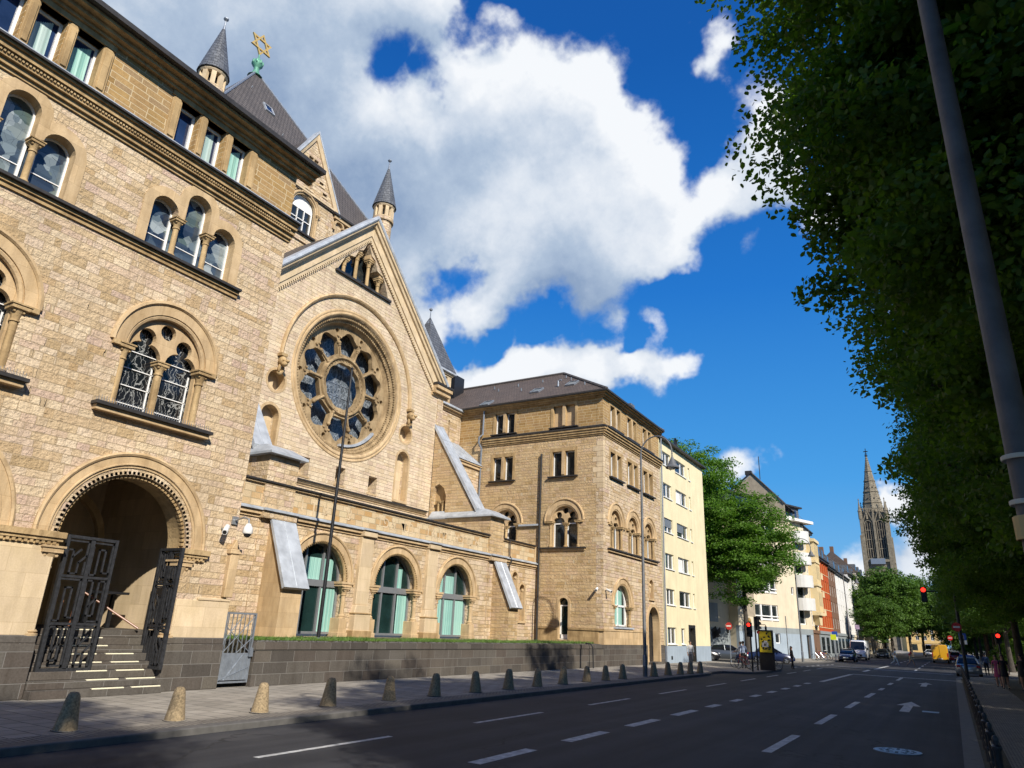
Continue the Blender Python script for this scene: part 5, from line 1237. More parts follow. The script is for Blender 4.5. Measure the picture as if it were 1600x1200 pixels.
mb=MB(); mb.lathe(-18.6,57.8,17.9,[(0,0),(.3,.05),(.48,.16)],14,axis=0,cap=False); mb.tube([(-18.7,57.8,17.3),(-18.7,57.8,17.9)],.04,6); B(mb,'satellite_dish','darkmetal')
mb=MB(F1); mb.box(54.6,54.95,.25,.5,-.01,.03); B(mb,'vent_grille','darkmetal')
M['balconywhite']=plaster('balcony_render',(.60,.60,.58))
# ---- white corner house, set at an angle to the street
P0=(-20.54,82.67); dC=Vector((.36348,.9316)); FC=frame(P0,dC)
OC=(-18.5,88,0); wc=thing('corner_house','white corner house with curved white balconies, grey blue base and dark attic storey','house',OC); B=builder(OC,wc)
wins=[]
for k,v in enumerate((4.0,7.1,10.2,13.3)):
    wins.append((4.2,8.9,v,v+1.85))
    if k: wins.append((12.1,12.7,v+.2,v+1.1)); wins.append((13.4,15.2,v-.3,v+1.9))
wins.append((13.3,14.9,3.9,5.7)); wins.append((7.9,8.95,1.6,2.7)); 
mb=MB(FC); mb.plate(rect(.9,16.2,3.36,16.6),[rect(*q) for q in wins if q[2]>3.3],-.4,0); B(mb,'wall','cream')
mb=MB(FC); mb.plate(rect(.9,16.2,-.1,3.36),[rect(7.9,8.95,1.6,2.7),rect(14.6,15.6,-.08,2.7)],-.4,.02); B(mb,'base','bluebase')
mb=MB(FC); mb.box(.9,16.2,2.75,3.37,-.3,.035); B(mb,'base_band','greyband')
mb=MB(FC); mb.box(2.6,4.1,4.4,16.4,-.2,.03); B(mb,'recessed_panel','gable')
for (a,b_,v0,v1) in wins:
    mb=MB(FC); frame_rect(mb,a,b_,v0,v1,-.25,-.12,.1)
    if b_-a>3:
        for q in (.28,.72): mb.box(a+(b_-a)*q-.12,a+(b_-a)*q+.12,v0,v1,-.24,-.05)
        mb.box(a,b_,v0+.1,v0+.3,-.2,.02); mb.box(a,b_,v0+.5,v0+.62,-.2,.02)
    o=B(mb,'window','white'); mb=MB(FC); mb.box(a,b_,v0,v1,-.33,-.2); B(mb,'pane','glassplain',o)
mb=MB(FC); mb.box(14.6,15.6,-.08,2.7,-.4,-.3); B(mb,'shop_door','glassplain')
for v in (3.0+2.9,5.9+2.75,11.4-.0,14.1):
    mb=MB(FC); n=10; pts=[(13.3,0.0)]+[(14.55+1.2*cos(R(170-200*i/n)),.1+1.1*sin(R(170-170*i/n))) for i in range(n+1)]+[(15.7,-.6)]
    MM=FC@Matrix(((1,0,0,0),(0,0,1,0),(0,1,0,0),(0,0,0,1)))
    mb.M=MM; mb.prism(pts,v-.35,v-.15); mb.sweep(pts[:-1][::-1],[(-.06,v-.36),(-.06,v+1.1),(.04,v+1.1),(.04,v-.36)],pclosed=True); B(mb,'balcony','balconywhite')
mb=MB(FC); mb.box(-5,.9,-.1,16.4,-3.0,-1.2); mb.box(.9,1.0,-.1,16.5,-2.9,-.4); B(mb,'set_back_wall','beigewall')
mb=MB(FC); mb.box(-4.9,.88,-.1,3.0,-1.3,-1.17); mb.box(-3.9,-1.2,3.6,5.6,-1.3,-1.15); B(mb,'dark_mural','greyband')
rnd=random.Random(11); mb=MB(FC)
for k in range(9):
    u=-4.6+5*rnd.random(); v=.9+1.6*rnd.random(); mb.prism([(u,v),(u+.5+rnd.random(),v+.3),(u+.3+rnd.random()*.6,v+.9),(u-.2,v+.5)],-1.18,-1.155)
[B(p,'mural_shape','black') for p in pieces(mb)]
# dark attic storey and roof with party gable
mb=MB(FC); mb.box(8.2,16.3,16.6,18.4,-4,-.5); mb.box(1,8.2,16.6,18.6,-4,-.9)
for k in range(7): mb.box(9.2+k,9.7+k,16.8,18.2,-.5,-.46)
B(mb,'attic_storey','slate')
mb=MB(FC)
for k in range(7): mb.box(9.25+k,9.65+k,16.9,18.1,-.47,-.44)
mb.box(2,7.6,17.0,18.3,-.92,-.88); B(mb,'attic_glazing','glassblue')
mb=MB(FC); mb.box(8.0,16.6,18.4,18.6,-4.2,-.1); mb.box(.8,8.2,18.6,18.75,-4.2,-.5); B(mb,'attic_roof','gutter')
mb=MB(FC); mb.box(7.6,13.2,16.45,16.95,-.3,.35); mb.box(13,17.4,16.4,16.75,-.4,.8); B(mb,'parapet','whitewall')
FQ=frame((0,90.0),(1,0))
mb=MB(FQ); mb.prism([(-25.5,15.5),(-15.4,15.5),(-15.4,17.7),(-19.0,21.8),(-25.5,16.6)],-.35,0); B(mb,'party_gable','gable')
mb=MB(FQ); mb.tube([(-25.6,16.7,.05),(-19.0,21.95,.05),(-15.3,17.8,.05)],.13,5); mb.tube([(-18.2,21.2,-1),(-18.2,24.2,-1)],.05,5); mb.box(-19.8,-19.0,21.7,22.2,-.6,.1); B(mb,'roof_edge','gutter')
mb=MB(FQ); mb.add([(-19.0,21.85,-.3),(-15.3,17.75,-.3),(-15.3,17.75,-16),(-19.0,21.85,-16)],[(0,1,2,3)]); mb.add([(-19.0,21.85,-.3),(-25.6,16.6,-.3),(-25.6,16.6,-16),(-19,21.85,-16)],[(0,1,2,3)]); B(mb,'roof','tile')
mb=MB(FC); mb.box(-5,16,-.1,16.5,-12,-4); B(mb,'rear_wall','beigewall')
# ---- row of houses further along the street
def row_house(name,label,y0,y1,x,h,wallm,n,floors,win=(.95,1.75),base=None,roofm='tile',roofh=3.5,framec='white',reveal=.14,bands=None,shop=True,z0=3.4,cat='house',surround=None,dormers=0):
    org=(x,(y0+y1)/2,0); t=thing(name,label,cat,org); B=builder(org,t); F=frame((x,0),(0,1))
    fh=(h-z0)/floors; hol=[];W=[]
    for fl in range(floors):
        for k in range(n):
            u=y0+(y1-y0)*(k+.5)/n; v=z0+fl*fh+.55; q=(u-win[0]/2,u+win[0]/2,v,min(v+win[1],z0+(fl+1)*fh-.2)); W.append(q); hol.append(rect(*q))
    mb=MB(F); mb.plate(rect(y0,y1,z0,h),hol,-.3,0); B(mb,'wall',wallm)
    for q in W:
        mb=MB(F); frame_rect(mb,*q,-reveal-.04,-reveal+.03,.08); m=(q[0]+q[1])/2; mb.box(m-.04,m+.04,q[2]+.08,q[3]-.08,-reveal-.03,-reveal+.025)
        if surround: frame_rect(mb,q[0]-.14,q[1]+.14,q[2]-.1,q[3]+.16,-.02,.05,.14)
        o=B(mb,'window',framec); mb=MB(F); mb.box(*q,-reveal-.1,-reveal-.02); B(mb,'pane','glassplain',o)
    mb=MB(F); mb.box(y0,y1,-.1,z0,-.4,-.06); mb.box(y0,y1,z0-.4,z0,-.06,.08); B(mb,'ground_floor',base or wallm)
    if shop:
        k=max(2,int((y1-y0)/4))
        for j in range(k):
            u=y0+(y1-y0)*(j+.5)/k; mb=MB(F); mb.box(u-1.3,u+1.3,.5,2.6,-.06,-.02); mb.box(u-.04,u+.04,.5,2.6,-.02,.03); B(mb,'shop_window','glassplain')
    mb=MB(F); mb.box(y0,y1,h-.25,h,-.05,.3); mb.box(y0,y1,h,h+.14,-.3,.45); B(mb,'eaves','gutter')
    mb=MB(F); mb.add([(y0,h+.1,.4),(y1,h+.1,.4),(y1,h+roofh,-4.2),(y0,h+roofh,-4.2),(y1,h,-9),(y0,h,-9)],[(0,1,2,3),(3,2,4,5),(1,4,2),(0,3,5)]); r=B(mb,'roof',roofm)
    for j in range(dormers):
        u=y0+(y1-y0)*(j+.5)/dormers; mb=MB(F); mb.box(u-.7,u+.7,h+.3,h+2.0,-2.4,-.3); dd=B(mb,'dormer','slate',r); mb=MB(F); mb.box(u-.5,u+.5,h+.6,h+1.8,-.3,-.27); B(mb,'pane','glassblue',dd)
    mb=MB(F); mb.box(y0+1,y0+1.8,h+1.5,h+roofh+1.0,-4.6,-3.9); B(mb,'chimney','brown',r)
    mb=MB(F); mb.box(y0+.01,y1-.01,-.1,h-.02,-9,-.31); B(mb,'rear_wall',wallm)
    return t,B,F
XH=-15.0
t,B,F=row_house('ornate_house','cream old house with carved bay oriel between white balconies and the red house',97.2,106.2,XH-.1,16.2,'paleyel',4,4,(1.0,1.8),'brown',roofh=2.6,surround=True,shop=False)
mb=MB(F); mb.box(101.6,105.0,5.6,14.6,-.1,.9); mb.box(101.4,105.2,5.2,5.6,-.1,1.05); mb.prism([(101.7,5.2),(104.9,5.2),(104.2,4.0),(102.4,4.0)],-.1,.75); mb.box(101.4,105.2,8.9,9.15,-.1,1.05); mb.box(101.4,105.2,11.9,12.15,-.1,1.05); mb.box(101.3,105.3,14.6,15.0,-.1,1.15)
for v in (5.7,9.2,12.2):
    for u in (101.75,102.8,103.8,104.85): mb.box(u-.12,u+.12,v,v+2.6,.9,1.0)
o=B(mb,'bay_window','paleyel')
for v in (6.4,9.8,12.7):
    for u in (102.3,103.3,104.3): mb=MB(F); mb.box(u-.32,u+.32,v,v+1.7,.9,.93); B(mb,'pane','glassplain',o)
t,B,F=row_house('red_house','bright red house with pale yellow vertical stripes and dark attic dormers',106.2,119.6,XH,13.4,'red',6,4,(1.05,1.55),'greyband',roofm='slate',roofh=3.2,dormers=4,framec='ochre')
mb=MB(F)
for u in (112.9,113.95): pass
for fl in range(4):
    v=3.4+fl*2.5; mb.box(111.9,113.7,v+2.12,v+3.03 if fl<3 else v+2.3,-.02,.025); mb.box(106.3,119.5,v+.42,v+.5,-.02,.05)
B(mb,'colour_panels','paleyel')
t,B,F=row_house('brown_house','narrow brown house with white windows right of the red house',119.6,127.6,XH,13.0,'brown',3,4,(1.15,1.55),'greyband',roofm='slate',roofh=3.4,dormers=1)
t,B,F=row_house('white_house','plain cream white house with small windows and grey dormer',127.6,146,XH,12.9,'whitewall',6,4,(1.0,1.5),'greyband',roofm='tilebrown',roofh=4.4,dormers=3)
t,B,F=row_house('stucco_house','white stucco house with window surrounds behind the street tree',146,161,XH+.1,14.0,'whitewall',5,4,(1.05,1.7),'cream',roofm='tile',roofh=4.2,surround=True,dormers=2)
t,B,F=row_house('grey_roof_house','pale cream house with steep brown roof before the church',161,180,XH+.15,15.5,'cream',6,4,(1.05,1.7),'beigewall',roofm='tilebrown',roofh=4.5,dormers=3)
t,B,F=row_house('distant_house','ochre house at the far left end of the street behind the trees',180,230,XH+.6,15.0,'ochre',10,4,(1.05,1.7),'beigewall',roofm='tile',roofh=4.5)
t,B,F=row_house('cross_street_house','sunlit ochre house closing the end of the street under the trees',-12,0,0,8.0,'ochre',5,2,(1.1,1.9),'ochre',roofm='tilebrown',roofh=4)
t.location=(-8,300,0); t.rotation_euler=(0,0,R(-78))
t,B,F=row_house('park_side_house','long pale house half hidden behind the avenue trees across the crossing',-60,60,0,14,'beigewall',24,4,(1.1,1.7),'greyband',roofm='tile',roofh=4)
t.location=(17,150,0); t.rotation_euler=(0,0,R(180))
# ---- church with openwork spire
CX,CYc=-22.3,350; ch=thing('church','grey gothic church tower with tall crocketed spire above the treetops','church',(CX,CYc,0)); B=builder((CX,CYc,0),ch)
h=5.1
mb=MB(); mb.box(CX-h,CX+h,CYc-h,CYc+h,0,36); mb.box(CX-h+.5,CX+h-.5,CYc-h+.5,CYc+h-.5,36,57)
for a in (-1,1):
    for b_ in (-1,1):
        mb.box(CX+a*h-.95,CX+a*h+.95,CYc+b_*h-.95,CYc+b_*h+.95,0,47); mb.box(CX+a*(h-.2)-.7,CX+a*(h-.2)+.7,CYc+b_*(h-.2)-.7,CYc+b_*(h-.2)+.7,47,56)
for a in (-1,1): mb.box(CX+a*.0-.5,CX+.5,CYc-h-.5,CYc-h,36,56); mb.box(CX-h-.5,CX-h,CYc-.5,CYc+.5,36,56); mb.box(CX+h,CX+h+.5,CYc-.5,CYc+.5,36,56)
mb.box(CX-h-.9,CX+h+.9,CYc-h-.9,CYc+h+.9,35.4,36.6); B(mb,'tower','gothic',bevel=.1)
mb=MB()
Fch=frame((0,CYc-h),(1,0))
for sg in (-1,1): mb.M=Fch; mb.prism(archpoly(CX+sg*2.3,1.2,52,37.5,12),-.6,.02 if False else -.44)
Fe=frame((CX+h,0),(0,1)); mb.M=Fe
for sg in (-1,1): mb.prism(archpoly(CYc+sg*2.3,1.2,52,37.5,12),-.6,-.44)
[B(p,'belfry_opening','black') for p in pieces(mb)]
mb=MB(Fch)
for sg in (-1,1):
    c=CX+sg*2.3
    for q in (-.5,.5): mb.box(c+q-.12,c+q+.12,37.5,53,-.5,-.2)
    for v in (41,45,49): mb.box(c-1.2,c+1.2,v,v+.3,-.5,-.25)
    mb.sweep([(c-1.9,52),(c-1.2,54.4),(c,57.4),(c+1.2,54.4),(c+1.9,52)],band(0,.35,-.5,.35),pclosed=True); mb.sweep(archpoly(c,1.2,52,37.5,12),band(0,.3,-.5,.1),pclosed=True)
mb.M=Fe
for sg in (-1,1):
    c=CYc+sg*2.3; mb.sweep([(c-1.9,52),(c,57.4),(c+1.9,52)],band(0,.35,-.5,.35),pclosed=True)
B(mb,'tracery','gothic')
mb=MB()
for a in (-1,-.5,0,.5,1):
    for b_ in (-1,-.5,0,.5,1):
        if max(abs(a),abs(b_))<1: continue
        x,y=CX+a*h,CYc+b_*h; k=1.0 if abs(a)==1 and abs(b_)==1 else .62
        mb.lathe(x,y,54,[(.75*k,0),(.75*k,3.4*k),(.95*k,3.5*k),(.6*k,4.2*k),(.35*k,6*k),(.12*k,8.4*k),(.3*k,8.6*k),(.05*k,9.3*k)],6,axis=2)
for k in range(16): x=CX-h+k*.8; mb.box(x-.1,x+.1,CYc-h-.15,CYc-h+.15,57,58.6)
mb.box(CX-h,CX+h,CYc-h-.12,CYc-h+.12,58.4,58.8); [B(p,'pinnacle','gothic') for p in pieces(mb)]
mb=MB(); mb.lathe(CX,CYc,57,[(4.5,0),(3.2,8),(2.1,15),(1.15,21),(.3,26.3)],8,axis=2); sp=B(mb,'spire','gothic')
mb=MB()
for k in range(8):
    a=2*PI*k/8
    for j in range(26):
        t=j/26; r=4.5*(1-t)**1.04+.25*t; mb.ball((CX+r*cos(a),CYc+r*sin(a),57.3+26*t),(.24,.24,.32),5,3)
for v,r in ((61.5,3.8),(66.5,3.05),(71.5,2.25),(76,1.5)): mb.lathe(CX,CYc,v,[(r+.05,0),(r+.28,.15),(r+.02,.5)],8,axis=2,cap=False)
B(mb,'crockets','gothic',sp)['kind']='stuff'
mb=MB()
for k in range(8):
    a=2*PI*(k+.5)/8
    for v,r in ((63.5,3.3),(68.5,2.5)): mb.ball((CX+r*cos(a),CYc+r*sin(a),v),(.3,.3,.42),6,4)
[B(p,'spire_opening','black',sp) for p in pieces(mb)]
mb=MB(); mb.box(CX-.15,CX+.15,CYc-.15,CYc+.15,83,87); mb.box(CX-.9,CX+.9,CYc-.15,CYc+.15,85.4,85.8); mb.ball((CX,CYc,83.6),(.7,.7,.4)); mb.box(CX-.55,CX+.55,CYc-.15,CYc+.15,84.3,84.6); B(mb,'finial_cross','darkmetal',sp)
mb=MB(); mb.box(CX-3,CX+2.6,CYc-h-1.6,CYc-h,34.5,36.8); B(mb,'scaffold_platform','greymetal')
# ================================================================= STREET OBJECTS
Z0=(0,0,0)
def L(mb,name,mat,par=None,**k): return mb.build(name,M[mat] if isinstance(mat,str) else mat,par,Z0,**k)
M['concrete']=simple('pebble_concrete',(.30,.225,.13),.95,0,.45,26,.6); M['steelpole']=simple('painted_steel_pole',(.13,.135,.14),.55,.2,.2,4)
M['polegrey']=simple('weathered_pole',(.12,.10,.08),.75,.1,.3,3,.2); M['redpaint']=simple('red_paint',(.5,.02,.02),.4,0,.05); M['bluepaint']=simple('blue_paint',(.02,.07,.35),.4,0,.05)
def emis(name,c,s):
    m,nt,b=newmat(name); b.inputs['Base Color'].default_value=(*c,1); b.inputs['Emission Color'].default_value=(*c,1); b.inputs['Emission Strength'].default_value=s; return m
M['redlamp']=emis('red_signal',(1,.02,.01),3.0)
# bollards
b0=thing('bollard','x','bollard',Z0,'conical concrete bollards along the kerb')
mb=MB(); mb.lathe(0,0,0,[(.20,0),(.195,.05),(.168,.2),(.138,.4),(.118,.53),(.102,.59),(.07,.632),(.0,.645)],20,axis=2); L(mb,'post','concrete',b0,smooth=True)
mb=MB(); mb.lathe(0,0,0,[(.23,0),(.23,.012),(.2,.014)],20,axis=2); L(mb,'footing','slabs',b0)
BP=[(-13.38,7.5),(-13.38,9.6),(-13.36,11.67),(-13.36,13.76),(-13.36,16.05),(-13.36,18.1),(-13.36,20.3),(-13.36,22.35),(-13.35,24.4),(-13.35,26.5),(-13.35,28.7),(-13.3,30.57),(-13.25,32.4),(-13.1,36.14),(-13.05,38.16),(-12.9,39.73),(-12.8,41.2),(-12.7,42.7)]
lab=['shaded conical concrete bollard nearest the camera, in front of the portal steps','sunlit conical concrete bollard just right of the portal steps','sunlit conical concrete bollard in front of the small metal gate']
ordn=['fourth','fifth','sixth','seventh','eighth','ninth','tenth','eleventh','twelfth','thirteenth']
lab+=['%s conical concrete bollard from the left along the kerb'%o for o in ordn]
lab+=['conical concrete bollard just right of the curved lamp post','conical concrete bollard by the rain pipe left of the yellow house','conical concrete bollard below the yellow house window','conical concrete bollard beside the man in the white shirt','conical concrete bollard last in the row, right of the man']
for i,(x,y) in enumerate(BP):
    o=b0 if i==0 else copy_tree(b0); place(o,(x,y,.006),random.uniform(0,6),lab[i],s=random.uniform(.95,1.05)); o.rotation_euler=(R(random.uniform(-2.5,2.5)),R(random.uniform(-2.5,2.5)),random.uniform(0,6))
# curved street lamps
def street_lamp():
    t=thing('street_lamp','x','street lamp',Z0,'street lamps with curved arms')
    mb=MB(); mb.tube([(0,0,0),(0,0,.9),(0,0,1.0),(0,0,11.3)],[.12,.115,.09,.055],10); L(mb,'pole','steelpole',t,smooth=True)
    mb=MB(); mb.tube([(.88-.88*cos(R(180*k/14)),0,11.3+.95*sin(R(180*k/14))) for k in range(15)]+[(1.76,0,10.95)],.038,8); L(mb,'arm','steelpole',t,smooth=True)
    mb=MB(); mb.lathe(1.76,0,10.4,[(.36,0),(.37,.05),(.22,.2),(.17,.38),(.1,.5),(.05,.62)],16,axis=2,cap=False); L(mb,'lamp_shade','steelpole',t,smooth=True)
    mb=MB(); mb.ball((1.76,0,10.44),(.26,.26,.12),12,6); L(mb,'lamp_globe','white',t,smooth=True)
    mb=MB(); mb.box(-.06,.06,-.13,-.1,.5,1.0); L(mb,'service_hatch','greymetal',t); return t
l0=street_lamp(); place(l0,(-13.3,35.45,0),0,'tall street lamp with curved arm in front of the sandstone right wing')
place(copy_tree(l0),(-13.2,80,0),0,'curved arm street lamp in front of the white corner house')
place(copy_tree(l0),(-12.7,118,0),0,'curved arm street lamp in front of the brown house')
place(copy_tree(l0),(-12.5,152,0),0,'distant curved arm street lamp in front of the white stucco house')
fp=thing('lamp_post','thick weathered grey lamp post close to the camera, in front of the dark lime leaves','lamp post',(.605,6,0))
mb=MB(); mb.tube([(.605,6,0),(.605,6,1.2),(.605,6,1.25),(.605,6,11.3)],[.14,.135,.10,.055],18); mb.build('pole',M['polegrey'],fp,(.605,6,0),smooth=True)
for zz in (3.28,2.96):
    mb=MB(); mb.lathe(.605,6,zz,[(.12,0),(.124,.004),(.124,.03),(.12,.034)],18,axis=2,cap=False)
    mb.build('clamp_band',M['beigewall'],fp,(.605,6,0))
mb=MB(); mb.lathe(.605,6,2.72,[(.118,0),(.123,.003),(.123,.16),(.118,.163)],18,axis=2,cap=False); mb.build('yellow_sticker',M['ochre'],fp,(.605,6,0))
mb=MB(); mb.tube([(.605-.88+.88*cos(R(180*k/14)),6,11.3+.95*sin(R(180*k/14))) for k in range(15)],.04,8); mb.build('arm',M['steelpole'],fp,(.605,6,0),smooth=True)
# flagpole
fl=thing('flagpole','slender black flagpole standing on the lawn in front of the arcade','flagpole',(-20.6,20.27,1.3))
mb=MB(); mb.tube([(-20.6,20.27,1.3),(-20.6,20.27,5.2),(-20.6,20.27,12.2)],[.075,.07,.045],12); mb.build('pole',M['darkmetal'],fl,(-20.6,20.27,1.3),smooth=True)
mb=MB(); mb.ball((-20.6,20.27,12.25),.07,8,6); mb.tube([(-20.6+.08,20.27,5),(-20.6+.08,20.27,4.7)],.015,6); mb.build('cap',M['darkmetal'],fl,(-20.6,20.27,1.3))
mb=MB(); mb.lathe(-20.6,20.27,1.3,[(.16,0),(.16,.04),(.09,.06)],12,axis=2); mb.build('base_plate',M['greymetal'],fl,(-20.6,20.27,1.3))
wp=MB(); wp.tube([(-18.0,39.6,0),(-18.05,39.6,1.15),(-18.2,39.6,1.32),(-18.5,39.6,1.34)],.035,8); o=G(wp,'wall_pipe','darkmetal'); tag(o,'thin dark bent pipe standing against the basalt garden wall near its end','pipe')
# security cameras
def dome_cam(loc,lb,arm=.5):
    t=thing('security_camera',lb,'camera',loc); B=builder(loc,t); x,y,zz=loc
    mb=MB(); mb.box(x,x+.06,y-.1,y+.1,zz-.12,zz+.12); B(mb,'bracket','alu')
    mb=MB(); mb.tube([(x+.05,y,zz),(x+arm*.6,y,zz+.08),(x+arm*.95,y,zz+.02),(x+arm,y,zz-.14)],.03,8); B(mb,'arm','alu',smooth=True)
    mb=MB(); mb.lathe(x+arm,y,zz-.5,[(.13,.08),(.15,.12),(.13,.26),(.06,.38)],14,axis=2); B(mb,'housing','whitewall',smooth=True)
    mb=MB(); mb.ball((x+arm,y,zz-.42),(.11,.11,.11),12,8); B(mb,'dome','darkmetal',smooth=True)
    return t
dome_cam((XF,14.0,4.75),'silver dome security camera on a bent arm beside the portal arch',.7)
def bullet_cam(loc,d,lb):
    t=thing('security_camera',lb,'camera',loc); B=builder(loc,t); p=Vector(loc); dv=Vector(d).normalized()
    mb=MB(); mb.tube([p,p+Vector((.22,0,0) if abs(d[0])>.3 else (0,-.25,0))],.03,6); B(mb,'bracket','alu')
    c=p+(Vector((.22,0,-.02)) if abs(d[0])>.3 else Vector((0,-.25,-.02)))
    mb=MB(); mb.tube([c-dv*.2,c+dv*.22],[.075,.085],10); B(mb,'housing','whitewall'); mb=MB(); mb.tube([c+dv*.215,c+dv*.225],.06,10); B(mb,'lens','black'); return t
bullet_cam((XF,13.6,4.45),(.6,-.6,-.5),'small silver camera on the wall left of the dome camera')
bullet_cam((-18.75,YW,4.55),(.3,-.9,-.3) if False else (.2,-.9,-.35),'white bullet camera on the side wall near the corner of the right wing')
bullet_cam((-18.35,YW+.25,4.5),(.9,-.3,-.35),'white bullet camera round the corner on the street front of the right wing')
# traffic lights
def traffic_light(loc,h,lb,rz=0,n=3,red=True):
    t=thing('traffic_light',lb,'traffic light',loc,None,rz)
    mb=MB(); mb.tube([(0,0,0),(0,0,h)],.055,10); L(mb,'pole','darkmetal',t)
    hd=MB(); H=.3*n; hd.box(-.16,.16,-.3,-.06,h-H,h); hh=L(hd,'signal_head','black',t,bevel=.02)
    for k in range(n):
        zz=h-.15-.3*k; mb=MB(); mb.lathe(0,-.31,zz,[(.105,0),(.0,.0)],14,axis=1) if False else mb.tube([(0,-.295,zz),(0,-.315,zz)],.11,14); L(mb,'lens','redlamp' if (k==0 and red) else 'darkmetal',hh)
        mb=MB(); mb.sweep([(0.125*cos(R(200-220*i/10)),zz+.125*sin(R(200-220*i/10))) for i in range(11)],[(0,.3),(0,.48),(.008,.48),(.008,.3)],pclosed=True); mb.v=[Vector((v.x,-v.z,v.y)) for v in mb.v]; L(mb,'hood','black',hh)
    return t
traffic_light((-11.3,49.6,0),3.0,'red traffic light on the kerb island left of the yellow poster'); 
traffic_light((-11.5,52.0,0),3.45,'traffic light facing away, just behind the red one on the island',R(150),3,False)
mb=MB(); mb.tube([(0,0,3.0),(0,0,3.3)],.05,6); mb.ball((0,0,3.12),(.12,.1,.16)); o=L(mb,'acoustic_signal','ochre'); tag(o,'small ochre signal hood on top of the red traffic light','signal'); o.location=(-11.3,49.6,0)
ms=thing('signal_mast','tall dark signal mast with red light on a cantilever arm over the right lane','traffic light',(.6,60,0)); B=builder((.6,60,0),ms)
mb=MB(); mb.tube([(.6,60,0),(.6,60,8.2)],[.12,.08],10); B(mb,'mast','darkmetal'); mb=MB(); mb.tube([(.6,60,5.6),(-.3,60,5.75),(-1.1,60,5.75)],.05,8); B(mb,'arm','darkmetal')
mb=MB(); mb.box(-1.45,-1.07,59.65,59.95,4.98,6.02); hh=B(mb,'signal_head','black',bevel=.02)
for k in range(3):
    mb=MB(); mb.tube([(-1.26,59.66,5.82-.32*k),(-1.26,59.63,5.82-.32*k)],.15,14); B(mb,'lens','redlamp' if k==0 else 'darkmetal',hh)
mb=MB(); mb.tube([(.42,59.86,3.36),(.42,59.84,3.36)],.3,18); B(mb,'round_sign','redpaint'); mb=MB(); mb.box(.22,.62,59.82,59.835,3.3,3.42); B(mb,'sign_bar','white')
traffic_light((2.5,55,0),2.95,'red pedestrian light among the trees above the people on the right',0,2)
traffic_light((.9,84,0),3.2,'far traffic light at the right corner beyond the parked car',0,3,False)
# signs
def sign(loc,h,kind,lb,rz=0,r=.3):
    t=thing('road_sign',lb,'sign',loc,None,rz)
    mb=MB(); mb.tube([(0,0,0),(0,0,h)],.035,8); L(mb,'post','greymetal',t)
    if kind=='noentry':
        mb=MB(); mb.tube([(0,-.04,h-r),(0,-.055,h-r)],r,24); L(mb,'disc','redpaint',t); mb=MB(); mb.box(-r*.72,r*.72,-.062,-.057,h-r-.055,h-r+.055); L(mb,'bar','white',t)
    elif kind=='warning':
        mb=MB(); mb.prism([(-.34,h-.6),(.34,h-.6),(0,h)],.04,.055); mb.v=[Vector((v.x,-v.z,v.y)) for v in mb.v]; L(mb,'triangle','redpaint',t)
    else:
        mb=MB(); mb.box(-.32,.32,-.06,-.04,h-.62,h); L(mb,'plate',kind,t)
        if kind=='bluepaint': mb=MB(); mb.box(-.32,.32,-.06,-.04,h-1.05,h-.66); L(mb,'lower_plate','white',t)
    return t
sign((-16.4,64.3,0),3.25,'noentry','round red no entry sign on the corner by the parked dark cars',R(-15))
M['faded']=simple('faded_sign',(.34,.26,.36),.5,0,.3,3)
M['lime']=simple('lime_yellow',(.55,.62,.02),.5,0,.05)
sign((-12.6,101,0),3.3,'bluepaint','blue and white parking sign in front of the brown house',0)
sign((-12.4,98,0),2.9,'lime','lime yellow square sign above the parked bicycles',0)
sign((-11.9,121,0),4.6,'faded','faded mauve sign board beside the white van and the street tree',R(10))
sign((1.0,88,0),3.4,'bluepaint','blue road sign behind the parked silver blue car',0)
sign((-.2,170,0),4.2,'noentry','distant round red sign above the yellow van',0,.45)
mb=MB(); mb.tube([(-16,88,0),(-16,88,4.6)],.05,8); o=G(mb,'slim_pole','steelpole'); tag(o,'slim dark pole standing against the blue base of the white corner house','pole')
# advertising board
ad=thing('advertising_board','backlit poster board with yellow poster in a black frame on the corner island','poster board',(-11.05,53,0),None,R(-8))
mb=MB(); mb.box(-.5,.5,-.1,.1,1.05,2.6); L(mb,'frame','black',ad,bevel=.02); mb=MB(); mb.box(-.5,.5,-.08,.08,0,1.05); L(mb,'base','darkmetal',ad)
mb=MB(); mb.box(-.42,.42,-.125,-.1,1.15,2.5); po=L(mb,'poster','posteryellow' if 'posteryellow' in M else 'lime',ad)
M['posteryellow']=simple('poster_yellow',(.72,.55,.02),.4,0,.05); po.data.materials[0]=M['posteryellow']
mb=MB(); rnd=random.Random(4)
for k in range(14):
    u=rnd.uniform(-.3,.25); v=rnd.uniform(1.2,2.35); mb.prism([(u,v),(u+rnd.uniform(.05,.2),v+rnd.uniform(-.05,.1)),(u+rnd.uniform(.0,.15),v+rnd.uniform(.1,.25)),(u-.05,v+.1)],.126+.0006*k,.127+.0006*k)
mb.v=[Vector((v.x,-v.z,v.y)) for v in mb.v]; L(mb,'poster_figure','darkmetal',ad)
mb=MB(); mb.box(-.24,.2,-.139,-.137,1.5,1.78); mb.box(-.1,.12,-.139,-.137,1.8,1.9); L(mb,'poster_panel','white',ad); mb=MB(); mb.box(-.55,-.36,-.139,-.13,2.35,2.52); L(mb,'corner_badge','redpaint',ad)
mb=MB(); mb.box(-.1,.0,-.143,-.141,1.56,1.72); mb.box(.02,.05,-.143,-.141,1.56,1.72); mb.box(.05,.1,-.143,-.141,1.68,1.72); L(mb,'poster_lettering','darkmetal',ad)
mb=MB(); mb.tube([(.05,.02,2.6),(.05,.02,2.95)],.025,6); mb.box(-.42,.02,-.0,.04,2.93,2.97); mb.box(.0,.1,-.05,.07,2.6,2.85); L(mb,'mast_lamp','black',ad)
